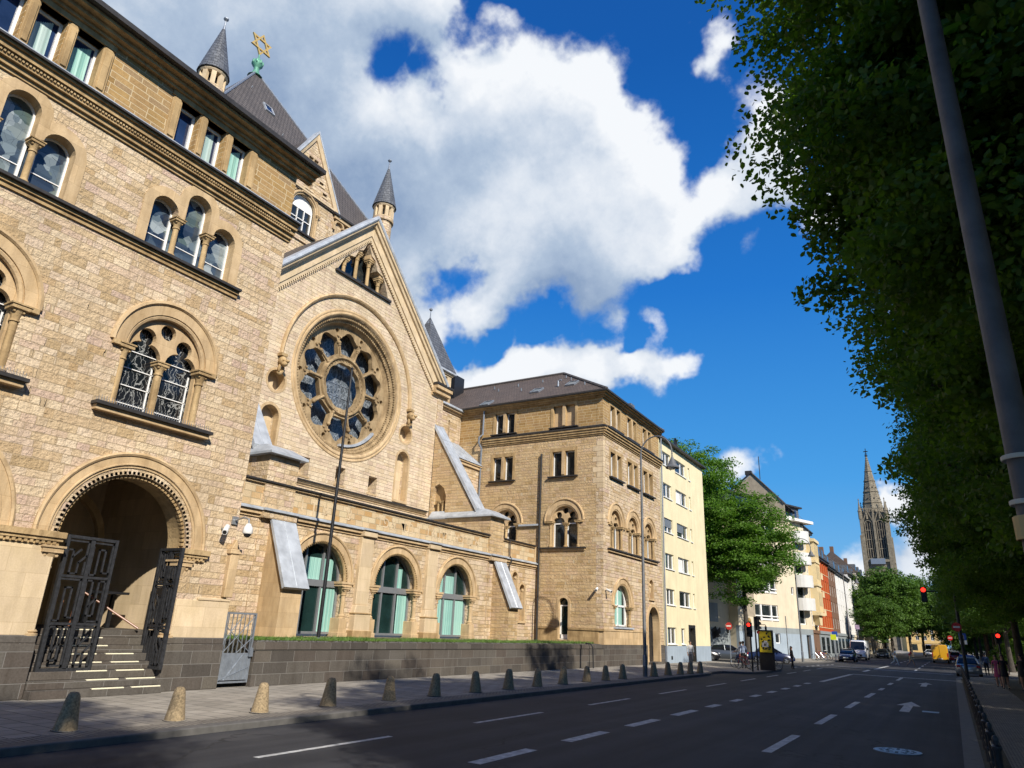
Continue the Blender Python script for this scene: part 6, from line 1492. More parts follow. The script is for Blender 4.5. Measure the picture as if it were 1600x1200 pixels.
# street railing at the right
rl=thing('street_railing','dark iron railing with knobbed posts along the right kerb','railing',(.3,9,0)); B=builder((.3,9,0),rl)
ys=[11.5+1.9*k for k in range(24)]
for y in ys:
    mb=MB(); mb.lathe(.3,y,0,[(.045,0),(.045,.8),(.06,.82),(.06,.85),(.028,.87),(.035,.91),(.04,.94),(.025,.97),(0,.98)],8,axis=2); mb.lathe(.3,y,.42,[(.055,0),(.06,.02),(.055,.04)],8,axis=2,cap=False); B(mb,'post','iron',smooth=True)
for zz in (.72,.38): mb=MB(); mb.tube([(.3,ys[0],zz),(.3,ys[-1],zz)],.024,6); B(mb,'rail','iron')
# ---- vehicles (built with the front towards +y, centred, on the ground)
def carpaint(name,c,metal=.2):
    m,nt,b=newmat(name); b.inputs['Base Color'].default_value=(*c,1); b.inputs['Metallic'].default_value=metal; b.inputs['Roughness'].default_value=.28; b.inputs['Coat Weight'].default_value=.7; b.inputs['Coat Roughness'].default_value=.05; return m
M['tyre']=simple('tyre_rubber',(.012,.012,.012),.85,0,.2); M['rim']=simple('wheel_rim',(.32,.33,.34),.35,.7,.05); M['carglass']=glass('car_glass',(.01,.012,.015),.04,.7)
M['headlamp']=simple('clear_lamp',(.62,.64,.66),.15,.2,.05); M['taillamp']=simple('tail_lamp',(.35,.01,.01),.2,0,.05); M['plate']=simple('number_plate',(.7,.7,.66),.5,0,.03)
def loft(mb,secs):
    """secs: list of (y, [(x,z)...]) closed rings with equal counts"""
    n=len(secs[0][1]); vs=[(x,y,z) for y,ring in secs for x,z in ring]; k=len(secs)
    mb.add(vs,[(i*n+j,i*n+(j+1)%n,(i+1)*n+(j+1)%n,(i+1)*n+j) for i in range(k-1) for j in range(n)]+[tuple(range(n))[::-1],tuple((k-1)*n+j for j in range(n))])
def ringxz(w,z0,z1,cr=.12,tw=0): 
    return [(-w+.06,z0),(w-.06,z0),(w,z0+.15),(w,z1-cr*1.4),(w-cr-tw,z1),(-w+cr+tw,z1),(-w,z1-cr*1.4),(-w,z0+.15)]
def wheels(t,w,yf,yr,r,par=None):
    for y in (yf,yr):
        for s_ in (-1,1):
            x=s_*(w-.1); mb=MB(); mb.lathe(x-.1,y,r,[(r*.62,0),(r*.96,0),(r,.04),(r,.16),(r*.96,.2),(r*.62,.2)],18,axis=0,cap=False); wl=L(mb,'wheel','tyre',t,smooth=True)
            mb=MB(); mb.lathe(x-.1,y,r,[(r*.63,.02),(r*.6,.05),(r*.2,.05)] if s_<0 else [(r*.2,.15),(r*.6,.15),(r*.63,.18)],14,axis=0,cap=False)
            for k in range(5):
                a=2*PI*k/5; mb.tube([(x+s_*.09,y,r),(x+s_*.09,y+r*.58*cos(a),r+r*.58*sin(a))],.03,4)
            L(mb,'rim','rim',wl)
def car(name,lb,paint,hatch=True,loc=Z0,rz=0,group=None,roofbar=None,stripe=None):
    t=thing(name,lb,'car',loc,group,rz); w=.88
    mb=MB(); loft(mb,[(-2.12,ringxz(.74,.32,.72,.1)),(-2.05,ringxz(.84,.22,.95 if hatch else .9,.12)),(-1.3,ringxz(w,.2,.98,.1)),(.6,ringxz(w,.2,.95,.1)),(1.1,ringxz(w,.2,.93,.12)),(1.85,ringxz(.84,.22,.78,.14)),(2.12,ringxz(.70,.32,.62,.1))])
    body=L(mb,'body',paint,t,bevel=.03,smooth=True)
    mb=MB(); yb=-1.95 if hatch else -1.35
    loft(mb,[(yb,ringxz(.70,.86,.98,.05)),(yb+.35,ringxz(.66,.86,1.36,.12,.04)),(-.6,ringxz(.66,.86,1.46,.14,.05)),(.15,ringxz(.66,.86,1.44,.14,.05)),(1.0,ringxz(.72,.86,.98,.05))]); L(mb,'greenhouse','carglass',t,smooth=True)
    mb=MB(); loft(mb,[(yb+.42,[(-.54,1.37),(.54,1.37),(.54,1.395),(-.54,1.395)]),(-.6,[(-.53,1.45),(.53,1.45),(.5,1.485),(-.5,1.485)]),(.2,[(-.53,1.42),(.53,1.42),(.5,1.455),(-.5,1.455)])])
    for s_ in (-1,1):
        mb.tube([(s_*.55,.2,1.42),(s_*.74,.98,.96)],.035,5); mb.tube([(s_*.56,yb+.42,1.37),(s_*.72,yb+.02,.97)],.05,5); mb.tube([(s_*.59,-.5,1.42),(s_*.78,-.45,.96)],.035,5)
    L(mb,'roof',paint,t)
    wheels(t,w,1.32,-1.3,.32)
    for s_ in (-1,1):
        mb=MB(); mb.ball((s_*.62,2.0,.66),(.17,.1,.08),10,6); L(mb,'headlight','headlamp',t); mb=MB(); mb.box(s_*.66-.13,s_*.66+.13,-2.12,-2.0,.68,.86); L(mb,'tail_light','taillamp',t)
        mb=MB(); mb.ball((s_*.97,.62,1.0),(.1,.07,.07),8,5); L(mb,'wing_mirror',paint,t)
    mb=MB(); mb.box(-.4,.4,2.08,2.14,.36,.5); mb.box(-.6,.6,2.05,2.1,.52,.6); L(mb,'grille','black',t)
    for y in (2.15,-2.16): mb=MB(); mb.box(-.26,.26,y-.012,y+.012,.42,.53); L(mb,'number_plate','plate',t)
    if stripe: 
        mb=MB(); mb.box(-.8,.8,-2.10,-2.06,.62,.86); 
        for s_ in (-1,1): mb.box(s_*.885-.006,s_*.885+.006,-1.7,1.2,.5,.78)
        L(mb,'blue_stripe',stripe,t)
    if roofbar: mb=MB(); mb.box(-.5,.5,-.45,-.2,1.48,1.6); L(mb,'light_bar',roofbar,t,bevel=.03)
    return t
def van(name,lb,paint,loc,rz=0,h=2.35,rear_windows=True):
    t=thing(name,lb,'van',loc,None,rz); w=.98
    mb=MB(); loft(mb,[(-2.75,ringxz(.93,.35,h-.06,.12)),(-2.65,ringxz(w,.28,h,.12)),(1.0,ringxz(w,.28,h,.14)),(1.45,ringxz(w,.28,h-.15,.2)),(2.05,ringxz(w,.28,1.3,.12)),(2.6,ringxz(.93,.3,1.12,.14)),(2.8,ringxz(.82,.36,.85,.1))]); L(mb,'body',paint,t,bevel=.04,smooth=True)
    mb=MB(); mb.add([(-.80,1.50,h-.17),(.80,1.50,h-.17),(.88,2.1,1.33),(-.88,2.1,1.33)],[(0,1,2,3)]); o=L(mb,'windscreen','carglass',t)
    for s_ in (-1,1):
        mb=MB(); mb.add([(s_*(w+.004),.75,1.3),(s_*(w+.004),1.9,1.3),(s_*(w-.05),1.45,h-.35),(s_*(w+.002),.75,h-.35)],[(0,1,2,3)]); L(mb,'side_window','carglass',t)
        mb=MB(); mb.ball((s_*.75,2.68,.85),(.16,.1,.12),10,6); L(mb,'headlight','headlamp',t); mb=MB(); mb.box(s_*.9-.07,s_*.9+.07,-2.76,-2.66,.8,1.35); L(mb,'tail_light','taillamp',t)
        mb=MB(); mb.box(s_*1.16-.1,s_*1.16+.1,1.75,1.85,1.3,1.62); L(mb,'wing_mirror','black',t)
    mb=MB(); mb.box(-.5,.5,2.76,2.83,.5,.75); mb.box(-.95,.95,2.7,2.82,.3,.44); mb.box(-.95,.95,-2.8,-2.7,.3,.5); L(mb,'bumper','black',t)
    mb=MB(); mb.box(-.012,.012,-2.77,-2.74,.5,h-.2); L(mb,'door_seam','black',t)
    if rear_windows:
        for s_ in (-1,1): mb=MB(); mb.box(s_*.42-.28,s_*.42+.28,-2.775,-2.75,1.3,1.85); L(mb,'rear_window','carglass',t)
    for y in (-2.8,2.84): mb=MB(); mb.box(-.26,.26,y-.01,y+.01,.52,.63); L(mb,'number_plate','plate',t)
    wheels(t,w,1.75,-1.7,.34); return t
M['p_navy']=carpaint('navy_car_paint',(.012,.02,.06)); M['p_black']=carpaint('black_car_paint',(.008,.008,.01)); M['p_silver']=carpaint('silver_car_paint',(.35,.36,.38),.6); M['p_white']=carpaint('white_van_paint',(.72,.73,.74),0); M['p_yellow']=carpaint('yellow_van_paint',(.62,.33,.01),0); M['p_grey']=carpaint('grey_car_paint',(.09,.10,.11),.5); M['p_red']=carpaint('red_car_paint',(.35,.02,.02),.1); M['p_blue']=simple('bright_blue_stripe',(.03,.12,.42),.4,0,.05)
car('parked_car','dark blue car parked facing us beside the bicycles','p_navy',True,(-10.9,97,-.12),PI)
van('white_van','white high roof van parked facing us behind the dark blue car','p_white',(-10.95,111,-.12),PI,2.5)
van('yellow_van','yellow delivery van seen from behind in the right lane','p_yellow',(-1.65,122,-.12),0,2.4,False)
car('patrol_car','silver and blue striped car with blue light bar, seen from behind at the right kerb','p_silver',True,(.85,70.5,-.12),0,None,'p_blue','p_blue')
car('parked_car','black car at the far left behind the no entry sign','p_black',True,(-21.2,70.5,-.12),R(-70))
car('parked_car','dark grey car behind the cyclists in the side street','p_grey',True,(-18.6,72.5,-.12),R(-72))
car('parked_car','blue grey car behind the traffic light at the corner','p_navy',False,(-15.0,73.5,-.12),R(-75))
place(car('parked_car','silver car parked on the left under the distant trees','p_silver',True,(-10.5,150,-.12),PI),(-10.5,150,-.12))
car('distant_car','white car far down the street beside the yellow van','p_white',True,(-4.6,190,-.12),PI); car('distant_car','red car ahead of the yellow van','p_red',True,(.2,140,-.12),0)
van('distant_van','white van far down the street left of the yellow van','p_white',(-5.0,215,-.12),PI,2.6)
car('parked_car','dark car parked on the left beyond the runners','p_grey',True,(-9.9,135,-.12),PI)
car('parked_car','black car parked on the far left just under the trees','p_black',True,(-10.3,142,-.12),PI)
# ---- bicycles (wheels in the local y-z plane)
def bike(lb,loc,rz,lean=.06,fr='darkmetal',group='bicycles on the corner island',basket=False):
    t=thing('bicycle',lb,'bicycle',loc,group); t.rotation_euler=(0,lean,rz)
    for y in (-.52,.52):
        mb=MB(); mb.tube([(0,y+.33*cos(2*PI*k/20),.34+.33*sin(2*PI*k/20)) for k in range(20)],.018,5,closed=True); wl=L(mb,'wheel','tyre',t)
        mb=MB()
        for k in range(10): a=2*PI*k/10; mb.tube([(.012*(-1)**k,y,.34),(0,y+.32*cos(a),.34+.32*sin(a))],.004,3)
        mb.tube([(-.05,y,.34),(.05,y,.34)],.025,6); L(mb,'spokes','rim',wl)
    mb=MB(); hd=(0,.36,.82); bb=(0,-.05,.3); st=(0,-.2,.82)
    for p,q in ((hd,bb),(bb,st),(hd,(0,-.17,.74)),(bb,(0,-.52,.34)),(st,(0,-.52,.34)),((0,.34,.95),(0,.52,.34))): mb.tube([p,q],.02,6)
    L(mb,'frame',fr,t); mb=MB(); mb.tube([(-.28,.22,1.02),(-.2,.33,1.04),(0,.35,1.0),(.2,.33,1.04),(.28,.22,1.02)],.014,6); mb.tube([(0,.345,.92),(0,.35,1.0)],.016,6); L(mb,'handlebar','rim',t)
    mb=MB(); mb.tube([(0,-.2,.82),(0,-.21,.9)],.014,5); mb.ball((0,-.22,.93),(.08,.14,.035),8,5); L(mb,'saddle','black',t)
    mb=MB(); mb.tube([(-.06,-.05,.3),(.06,-.05,.3)],.05,8); mb.box(-.1,-.07,-.08,.02,.12,.16); mb.box(.07,.1,-.12,-.02,.44,.48); [L(p,'pedal','rim',t) for p in pieces(mb)]
    if basket: mb=MB(); mb.box(-.17,.17,.4,.68,.78,1.0); L(mb,'basket','whitewall',t)
    return t
bike('dark bicycle parked in front of the yellow poster board, left one',(-12.1,55.4,0.0),R(70)); bike('bicycle with white load at the right end of the corner island',(-11.25,55.2,0),R(75),-.05,'darkmetal',basket=True)
bike('bicycle ridden by the person in the white shirt',(-13.1,54.2,0),R(80),.02,'p_navy'); bike('bicycle beside the person in light blue near the traffic light',(-12.6,52.8,0),R(60),.03,'p_red')
for k,(c,lb) in enumerate((('p_silver','silver bicycle in the bike row before the red house, leftmost'),('darkmetal','dark bicycle second in the bike row before the red house'),('p_red','red bicycle in the middle of the bike row before the red house'),('p_yellow','yellow bicycle in the bike row before the red house'),('p_blue','blue bicycle nearest the parked dark blue car'))):
    bike(lb,(-12.9+.12*(k%2),88.5+1.3*k,0),R(95+8*k),.05,c,'bicycles parked before the red house')
# ---- people
skin=simple('skin',(.42,.24,.16),.6,0,.06); M['skin']=skin; M['hairdark']=simple('dark_hair',(.02,.014,.01),.6,0,.2,20); M['hairbrown']=simple('brown_hair',(.07,.04,.02),.6,0,.2,20); M['shoe']=simple('dark_shoe',(.02,.02,.02),.6,0,.1)
for n_,c in (('c_white',(.6,.6,.58)),('c_grey',(.16,.16,.17)),('c_black',(.012,.012,.014)),('c_blue',(.12,.2,.4)),('c_red',(.45,.03,.03)),('c_pink',(.36,.06,.14)),('c_beige',(.4,.32,.22)),('c_lightblue',(.35,.42,.55)),('c_denim',(.05,.08,.16))): M[n_]=simple('cloth_'+n_[2:],c,.85,0,.15,12)
def person(lb,loc,rz,top='c_white',legs='c_grey',hair='hairdark',H=1.7,pose='stand',sleeve=True,longpants=True,skirt=None,longhair=False,hold=None,stride=.0):
    t=thing('person',lb,'person',loc,None,rz); s=H/1.7
    P={};E_=[]; 
    def v(k,x,y,z,r): P[k]=(x*s,y*s,z*s,r*s)
    lean=.10 if pose=='run' else 0; drop=0
    v('pel',0,0,.93,.125); v('waist',0,lean*.4,1.06,.115); v('chest',0,lean,1.26,.135); v('sho',0,lean*1.2,1.40,.10); v('neck',0,lean*1.3,1.47,.052); v('chin',0,lean*1.4+.02,1.54,.068); v('head',0,lean*1.45+.01,1.62,.088); v('crown',0,lean*1.45,1.69,.05); v('nose',0,lean*1.45+.105,1.605,.014)
    E_+=[('pel','waist'),('waist','chest'),('chest','sho'),('sho','neck'),('neck','chin'),('chin','head'),('head','crown'),('head','nose')]
    for sg,n_ in ((-1,'l'),(1,'r')):
        f=stride*sg
        v('sh'+n_,sg*.165,lean*1.15,1.37,.062)
        if pose=='hold' or (hold and sg==1): v('el'+n_,sg*.22,.04,1.12,.042); v('wr'+n_,sg*.17,.24,1.16,.03); v('ha'+n_,sg*.13,.32,1.18,.034)
        elif pose=='ride': v('el'+n_,sg*.22,.22,1.14,.042); v('wr'+n_,sg*.2,.42,1.02,.03); v('ha'+n_,sg*.2,.5,1.0,.034)
        elif pose=='run': v('el'+n_,sg*.23,-.12-.22*sg*(1 if stride>0 else -1)+lean,1.13,.042); v('wr'+n_,sg*.19,.12-.2*sg+lean,1.12,.03); v('ha'+n_,sg*.17,.2-.2*sg+lean,1.15,.034)
        else: v('el'+n_,sg*.23,-.02-f*.25,1.10,.042); v('wr'+n_,sg*.235,.05-f*.45,.86,.03); v('ha'+n_,sg*.23,.07-f*.5,.77,.034)
        for q in range(5):
            hx,hy,hz,_=[c/s for c in P['ha'+n_]]; 
            if q<4: v('f%d'%q+n_,hx+(q-1.5)*.008,hy+.03+(.04 if (pose!='stand') else 0)+(q-1.5)*.02*(pose=='stand'),hz-(.075-.006*abs(q-1.5) if pose=='stand' else .01),.0085)
            else: v('f4'+n_,hx-sg*.03,hy+.035,hz-.03,.0095)
            E_.append(('ha'+n_,'f%d'%q+n_))
        v('hip'+n_,sg*.09,0,.88,.098)
        if pose=='ride': v('kn'+n_,sg*.1,.36,.78 if sg>0 else .62,.065); v('an'+n_,sg*.1,.14,.42 if sg>0 else .22,.04); v('to'+n_,sg*.1,.28,.36 if sg>0 else .17,.036)
        elif pose=='run': v('kn'+n_,sg*.09,.24 if f>0 else -.02,.54 if f>0 else .48,.065); v('an'+n_,sg*.09,.30 if f>0 else -.36,.13 if f>0 else .22,.042); v('to'+n_,sg*.09,.42 if f>0 else -.33,.05 if f>0 else .09,.036)
        else: v('kn'+n_,sg*.095,.02+f*.5,.49,.064); v('an'+n_,sg*.1,-.02+f*.9,.075,.042); v('to'+n_,sg*.11,.12+f*.9,.035,.036)
        E_+=[('sho','sh'+n_),('sh'+n_,'el'+n_),('el'+n_,'wr'+n_),('wr'+n_,'ha'+n_),('pel','hip'+n_),('hip'+n_,'kn'+n_),('kn'+n_,'an'+n_),('an'+n_,'to'+n_)]
    keys=list(P); idx={k:i for i,k in enumerate(keys)}
    me=bpy.data.meshes.new('sk'); me.from_pydata([P[k][:3] for k in keys],[(idx[a],idx[b]) for a,b in E_],[])
    ob=bpy.data.objects.new('sk',me); col.objects.link(ob); md=ob.modifiers.new('s','SKIN'); sv=me.skin_vertices[0].data
    for i,k in enumerate(keys): sv[i].radius=(P[k][3],P[k][3]*(.72 if k in('pel','waist','chest','sho') else 1)); sv[i].use_root=(k=='pel')
    sv[idx['chest']].radius=(P['chest'][3]*1.15,P['chest'][3]*.75); ss=ob.modifiers.new('u','SUBSURF'); ss.levels=1; ss.render_levels=1
    dg=bpy.context.evaluated_depsgraph_get(); m2=bpy.data.meshes.new_from_object(ob.evaluated_get(dg)); bpy.data.objects.remove(ob)
    mats=[M['skin'],M[top],M[legs],M['shoe']]; 
    m2.materials.clear()
    for m in mats: m2.materials.append(m)
    reg={}
    for k in keys:
        b=k[:2]
        if k in('pel','waist','chest','sho'): reg[k]=1
        elif b=='sh': reg[k]=1
        elif b=='el': reg[k]=1 if sleeve else 0
        elif b in('hi',): reg[k]=2
        elif b=='kn': reg[k]=2 if longpants else 0
        elif b=='an': reg[k]=2 if longpants else 0
        elif b=='to': reg[k]=3
        else: reg[k]=0
    reg['pel']=2
    pv=[(Vector(P[a][:3]),Vector(P[b][:3]),reg[a],reg[b]) for a,b in E_]
    for p in m2.polygons:
        c=p.center; best=9;r_=0
        for a,b,ra,rb in pv:
            d=b-a; tt=max(0,min(1,(c-a).dot(d)/max(1e-9,d.length_squared))); q=(c-a-d*tt).length
            if q<best: best=q; r_=ra if tt<.55 else rb
        p.material_index=r_; p.use_smooth=True
    o=bpy.data.objects.new('body',m2); col.objects.link(o); o.parent=t
    hx,hy,hz,_=P['head']
    mb=MB(); mb.ball((0,hy-.022*s,hz+.028*s),(.092*s,.1*s,.088*s),12,8)
    if longhair: mb.ball((0,hy-.08*s,hz-.14*s),(.1*s,.06*s,.2*s),10,8)
    L(mb,'hair',hair,t,smooth=True)
    mb=MB()
    for sg in (-1,1): mb.ball((sg*.032*s,hy+.083*s,hz+.012*s),.011*s,6,4)
    [L(p,'eye','shoe',t) for p in pieces(mb)]
    mb=MB()
    for sg in (-1,1): mb.ball((sg*.088*s,hy-.005*s,hz-.005*s),(.012*s,.02*s,.03*s),6,5)
    mb.ball((0,hy+.086*s,hz-.05*s),(.022*s,.008*s,.006*s),6,4); [L(p,'face_detail','skin',t) for p in pieces(mb)]
    if skirt:
        mb=MB(); mb.lathe(0,0,0,[(.13*s,1.08*s),(.16*s,.95*s),(.2*s,skirt*s),(.185*s,skirt*s)],14,axis=2,cap=False); L(mb,'skirt',legs,t,smooth=True,fixn=False)
    return t
person('man in white shirt and grey trousers standing by the yellow house door',(-15.6,50.4,0),R(-140),'c_white','c_grey','hairdark',1.66,'stand')
person('person with long dark hair in black clothes walking past the white corner house',(-10.9,61.2,-.12),R(-100),'c_black','c_black','hairdark',1.66,'stand',False,True,None,True,stride=.12)
person('cyclist in a white shirt leaning on the handlebar at the corner',(-13.1,54.35-.15,.02),R(80),'c_white','c_denim','hairbrown',1.72,'ride')
person('person in light blue shirt standing between the cyclists and traffic light',(-12.75,53.5,0),R(40),'c_lightblue','c_black','hairdark',1.78,'stand')
person('person in dark clothes crouching over a bicycle beside the poster board',(-11.2,54.3,0),R(-60),'c_black','c_blue','hairdark',1.35,'hold')
person('runner in white shirt and pale trousers crossing the road, left of the two',(-5.55,90,-.12),R(-75),'c_white','c_white','hairdark',1.75,'run',True,True,None,False,None,.35)
person('runner in red shirt crossing the road, right of the two',(-4.1,91.2,-.12),R(-70),'c_red','c_beige','hairbrown',1.75,'run',True,False,None,False,None,.35)
person('woman in black top and short black skirt on the right pavement',(2.2,48.4,0.01),R(170),'c_black','c_black','hairbrown',1.72,'stand',False,False,.62,True,stride=.1)
person('woman in pink dress walking behind the woman in black',(1.98,50.3,0.01),R(175),'c_pink','c_pink','hairbrown',1.66,'stand',False,False,.55,True,stride=-.1)
person('person in black with outstretched arm at the right edge of the picture',(2.98,47.5,0.01),R(150),'c_black','c_black','hairdark',1.78,'stand',False,False,.7,False,True)
person('pedestrian in dark clothes far away on the right pavement',(2.2,74,-.1),R(180),'c_denim','c_black','hairdark',1.75,'stand',stride=.15)
# ================================================================= TREES
def leafmat(name,c1,c2,tr=.35):
    m,nt,b=newmat(name); o=coord(nt,'Object'); oi=N(nt,'ShaderNodeObjectInfo')
    f=noise(nt,o,1.1,4); f2=noise(nt,o,14,2)
    c=ramp(nt,f,[(.3,c1),(.7,c2)]); c=mixc(nt,.5,c,ramp(nt,f2,[(.3,(.65,.7,.6)),(.7,(1.35,1.3,1.2))]),'MULTIPLY')
    nt.links.new(c,b.inputs['Base Color']); b.inputs['Roughness'].default_value=.55; b.inputs['Specular IOR Level'].default_value=.22
    t=N(nt,'ShaderNodeBsdfTranslucent'); nt.links.new(mixc(nt,1,c,(1.5,1.7,.6),'MULTIPLY'),t.inputs[0]); mx=N(nt,'ShaderNodeMixShader'); mx.inputs[0].default_value=tr
    nt.links.new(b.outputs[0],mx.inputs[1]); nt.links.new(t.outputs[0],mx.inputs[2]); out=[n for n in nt.nodes if n.type=='OUTPUT_MATERIAL'][0]; nt.links.new(mx.outputs[0],out.inputs[0]); return m
M['limeleaf']=leafmat('lime_leaves',(.045,.098,.014),(.10,.17,.028),.45); M['mapleleaf']=leafmat('maple_leaves',(.06,.14,.018),(.13,.24,.034),.38); M['farleaf']=leafmat('far_leaves',(.045,.10,.016),(.095,.17,.03),.3)
def barkmat():
    m,nt,b=newmat('bark'); o=coord(nt,'Object',(6,6,1.2)); nt.links.new(ramp(nt,noise(nt,o,3,6,.65),[(.3,(.022,.018,.014)),(.7,(.085,.07,.055))]),b.inputs['Base Color']); b.inputs['Roughness'].default_value=.95; bump(nt,b,noise(nt,o,4,6),.8,.05); return m
M['bark']=barkmat()
def crown_pts(rg,rx,ry,rz,nclump,cr,seed_shape):
    """clump centres through an uneven ellipsoid, thick near the outside"""
    d=rg.normal(size=(nclump,3)); d/=np.linalg.norm(d,axis=1)[:,None]
    r=rg.random(nclump)**.38
    lobes=rg.normal(size=(9,3)); lobes/=np.linalg.norm(lobes,axis=1)[:,None]
    sh=.80+.26*np.max(np.clip(d@lobes.T,0,1)**6,axis=1)+.07*rg.normal(size=nclump)
    return d*(r*sh)[:,None]*np.array([rx,ry,rz])
def crown_mesh(seed,rx,ry,rz,zc,nleaf,leaf,nclump,cr,mat,droop=.35,round_=False):
    rg=np.random.default_rng(seed); C_=crown_pts(rg,rx,ry,rz,nclump,cr,seed)
    per=nleaf//nclump; n=per*nclump; cc=np.repeat(C_,per,axis=0)
    q=rg.normal(size=(n,3)); q/=np.linalg.norm(q,axis=1)[:,None]; rr=rg.random(n)**.45*cr*np.repeat(.65+.55*rg.random(nclump),per)
    off=q*rr[:,None]*np.array([1.15,1.15,.55])
    off[:,2]-=droop*(off[:,0]**2+off[:,1]**2)/max(cr,.1)*.6
    p=cc+off+np.array([0,0,zc])
    nr=rg.normal(size=(n,3))*.75+np.array([0,0,.8])+ (cc/np.array([rx,ry,rz]))*.5; nr/=np.linalg.norm(nr,axis=1)[:,None]
    a=rg.normal(size=(n,3)); a-=nr*np.sum(a*nr,axis=1)[:,None]; a/=np.linalg.norm(a,axis=1)[:,None]; b=np.cross(nr,a)
    s=leaf*(.65+.7*rg.random(n))[:,None]
    inner=(rg.random(n)<.3)&(np.linalg.norm(p-np.array([0,0,zc]),axis=1)/max(rx,rz)<.62); s[inner]*=min(2.4,.24/leaf)
    V=np.stack([p-a*s*.5,p-b*s*.34-a*s*.28-nr*s*.05,p-b*s*.36+a*s*.12-nr*s*.08,p+a*s*.6-nr*s*.14,p+b*s*.36+a*s*.12-nr*s*.08,p+b*s*.34-a*s*.28-nr*s*.05],axis=1) if round_ else np.stack([p-a*s*.55,p-b*s*.34+a*s*.02-nr*s*.08,p+a*s*.6-nr*s*.12,p+b*s*.34+a*s*.02-nr*s*.08],axis=1)
    return npmesh('crown',V.reshape(-1,3),V.shape[1],mat),C_+np.array([0,0,zc])
def trunk_mesh(seed,h0,zc,rz,rx,r0,C_,nb=16):
    rnd=random.Random(seed); mb=MB()
    top=zc+rz*.45; pts=[];n=9
    for i in range(n+1):
        t=i/n; pts.append((.14*sin(2.2*t+seed)*t,.14*cos(1.7*t+seed)*t,top*t))
    mb.tube([(0,0,-.1)]+pts,[r0*1.5]+[r0*(1.18 if i==0 else 1-.82*i/n) for i in range(n+1)],9)
    for k in range(nb):
        c=C_[rnd.randrange(len(C_))]; t=.32+.5*rnd.random(); z0=max(h0*.75,min(top*.92,c[2]-abs(c[0])*.5-.6)); i=z0/top
        s0=Vector((.14*sin(2.2*i+seed)*i,.14*cos(1.7*i+seed)*i,z0)); e=Vector(c)
        m=s0.lerp(e,.5)+Vector((0,0,.35)); mb.tube([s0,s0.lerp(m,.6)+Vector((0,0,.1)),m,e],[r0*.36,r0*.28,r0*.2,.02],6)
    return mb
def make_tree(name,lb,loc,seed,rx,ry,rz,zc,nleaf,leaf,nclump,cr,mat,r0=.22,h0=3,group=None,rz_=0,nb=18,droop=.35,round_=False):
    t=thing(name,lb,'tree',loc,group,rz_)
    me,C_=crown_mesh(seed,rx,ry,rz,zc,nleaf,leaf,nclump,cr,M[mat],droop,round_); o=bpy.data.objects.new('crown',me); col.objects.link(o); o.parent=t
    mb=trunk_mesh(seed,h0,zc,rz,rx,r0,C_,nb); L(mb,'trunk','bark',t,smooth=True); return t
GR='lime trees along the right pavement'
tA=make_tree('lime_tree','big dark lime tree nearest the camera, its leaves filling the top right corner',(3.4,10.7,0),1,5.75,4.4,6.2,10.2,320000,.088,800,.8,'limeleaf',.26,3,GR,0,60,.35,True)
tB=make_tree('lime_tree','dark lime tree second from the camera behind the grey lamp post',(3.8,16.4,0),2,5.1,4.9,5.9,9.3,190000,.095,560,.85,'limeleaf',.26,3,GR,0,40,.35,True)
rowy=[(22.6,'third dark lime tree from the camera, reaching out toward the church spire'),(30.6,'fourth lime tree of the right row, above the church spire'),(39,'fifth lime tree of the right row, over the walking women'),(48,'sixth lime tree of the right row, behind the walking women'),(57.5,'lime tree of the right row just before the signal mast')]
for i,(y,lb) in enumerate(rowy):
    o=copy_tree(tB if i%2==0 else tA); place(o,(3.6+.3*(i%2),y,0),R(70+97*i),lb,s=(.95,.95,1.2) if i==0 else 1.0)
o=copy_tree(tA); place(o,(4.6,-6.5,0),R(140),'lime tree beside the camera that shades the near road',s=(.98,.98,1.1))
o=copy_tree(tB); place(o,(7.2,4.4,0),R(10),'lime tree on the park side just right of the camera',s=(.88,.88,1.14))
o=copy_tree(tB); place(o,(4.8,-14.5,0),R(40),'lime tree behind the camera on the right pavement')
# second row and shrubs behind, closing the view to the right
tC=make_tree('park_tree','dark broadleaf tree behind the right row near the camera',(10.2,20,0),3,5.6,5.6,6.2,7.2,48000,.22,300,1.25,'limeleaf',.26,2.5,'trees behind the right row')
for i,(x,y,lb) in enumerate(((10.8,31,'dark tree behind the third and fourth lime trees'),(10.5,42,'dark tree behind the walking women'),(11,54,'dark tree behind the red pedestrian light'),(9,66,'dark tree right of the signal mast'),(11.5,9,'dark tree behind the nearest lime tree'))):
    o=copy_tree(tC); place(o,(x,y,0),R(55*i+20),lb)
sh=make_tree('shrub','low dark leafy shrub under the right lime trees, nearest one',(5.6,34,0),4,2.2,2.2,1.7,1.5,9000,.16,90,.6,'limeleaf',.05,.3,'shrubs under the right trees')
for i,(x,y,lb) in enumerate(((6.2,39,'low shrub behind the walking women, left one'),(6.4,44,'low shrub behind the walking women, right one'),(6.6,50,'low shrub under the sixth lime tree'),(6.9,57,'low shrub under the red pedestrian light'),(6.0,29,'low shrub at the right edge of the picture'),(7,63,'low shrub right of the patrol car'),(8.2,70,'low shrub at the park corner beyond the signal mast'),(9.5,37,'low shrub deep in the park shade'),(9.8,46,'low shrub behind the park trees'),(10,56,'low shrub behind the sixth lime tree'),(5.4,90,'low shrub behind the far traffic light'),(5.8,101,'low shrub under the second avenue tree'),(6,113,'low shrub under the third avenue tree'))):
    o=copy_tree(sh); place(o,(x,y,0),R(70*i),lb)
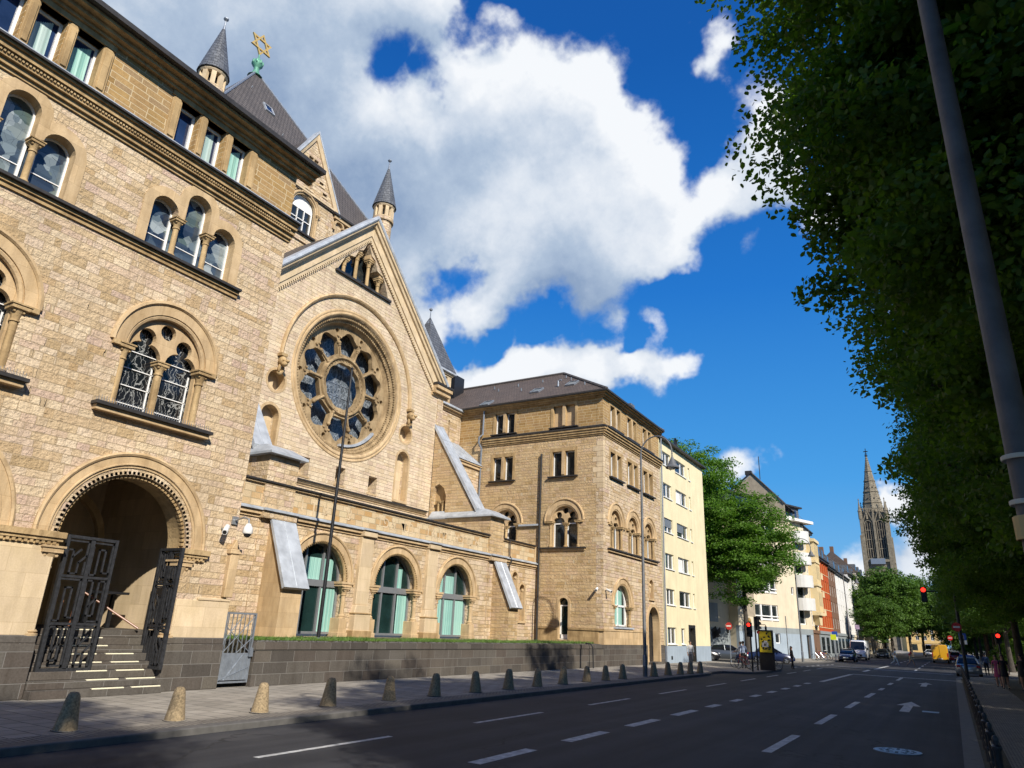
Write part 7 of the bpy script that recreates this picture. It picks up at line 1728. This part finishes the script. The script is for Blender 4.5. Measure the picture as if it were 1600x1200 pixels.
# trees beyond the crossing on the right
tD=make_tree('avenue_tree','green avenue tree beyond the crossing on the right, nearest one',(4.6,86,0),5,5.2,5.2,5.6,8.2,26000,.27,240,1.15,'farleaf',.25,3,'avenue trees beyond the crossing')
for i,(x,y,s_,lb) in enumerate(((4.3,97,1.0,'second avenue tree beyond the crossing on the right'),(4.5,109,1.05,'third avenue tree beyond the crossing on the right'),(4.2,122,1.05,'avenue tree to the right of the yellow van'),(4.5,137,1.1,'avenue tree ahead of the yellow van on the right'),(4.2,155,1.1,'far avenue tree on the right where the street ends'),(4.0,176,1.15,'farthest avenue tree on the right'))):
    o=copy_tree(tD); place(o,(x,y,0),R(80*i+10),lb,s=s_)
tE=make_tree('street_tree','large green tree in front of the church tower, left of the street',(-9.4,152,0),6,6.6,6.6,6.8,9.6,26000,.36,240,1.5,'farleaf',.3,3,'big trees before the church')
for i,(x,y,s_,lb) in enumerate(((-11.6,166,1.0,'large tree behind and left of the one before the church'),(-7.5,176,1.05,'large tree behind and right of the one before the church'),(-6.0,205,1.1,'tall tree far down the left side of the street'),(-9.8,136,.62,'smaller tree beside the white van, nearest of the church trees'))):
    o=copy_tree(tE); place(o,(x,y,0),R(100*i+30),lb,s=s_)
for i,(x,y,lb) in enumerate(((2.5,205,'tree closing the far end of the street, ahead of the yellow van'),(8,215,'tree closing the far end of the street, right of the red sign'),(14,225,'tree closing the far end of the street behind the avenue trunks'),(5,245,'tree at the very end of the street, behind the others'),(20,232,'tree at the end of the street farthest to the park side'),(11.5,130,'tree behind the avenue trunks, middle of the park side'),(12.5,100,'tree behind the avenue trunks near the crossing'))):
    o=copy_tree(tE); place(o,(x,y,-3.2),R(60*i+15),lb,s=(1.0,1.0,.95))
# trees in the side street beside the yellow house
tF=make_tree('maple_tree','tall sunlit tree standing directly behind the yellow house',(-22.6,75,0),7,5.5,5.6,7.9,15.3,60000,.22,380,1.2,'mapleleaf',.3,5,'trees in the side street')
o=copy_tree(tF); place(o,(-18.0,77.5,0),R(120),'sunlit tree in front of the white corner house, right of the tallest',s=(.98,1.0,.745))
o=copy_tree(tF); place(o,(-26.5,82,0),R(220),'tree half hidden by the yellow house in the side street',s=(1,1,.98))
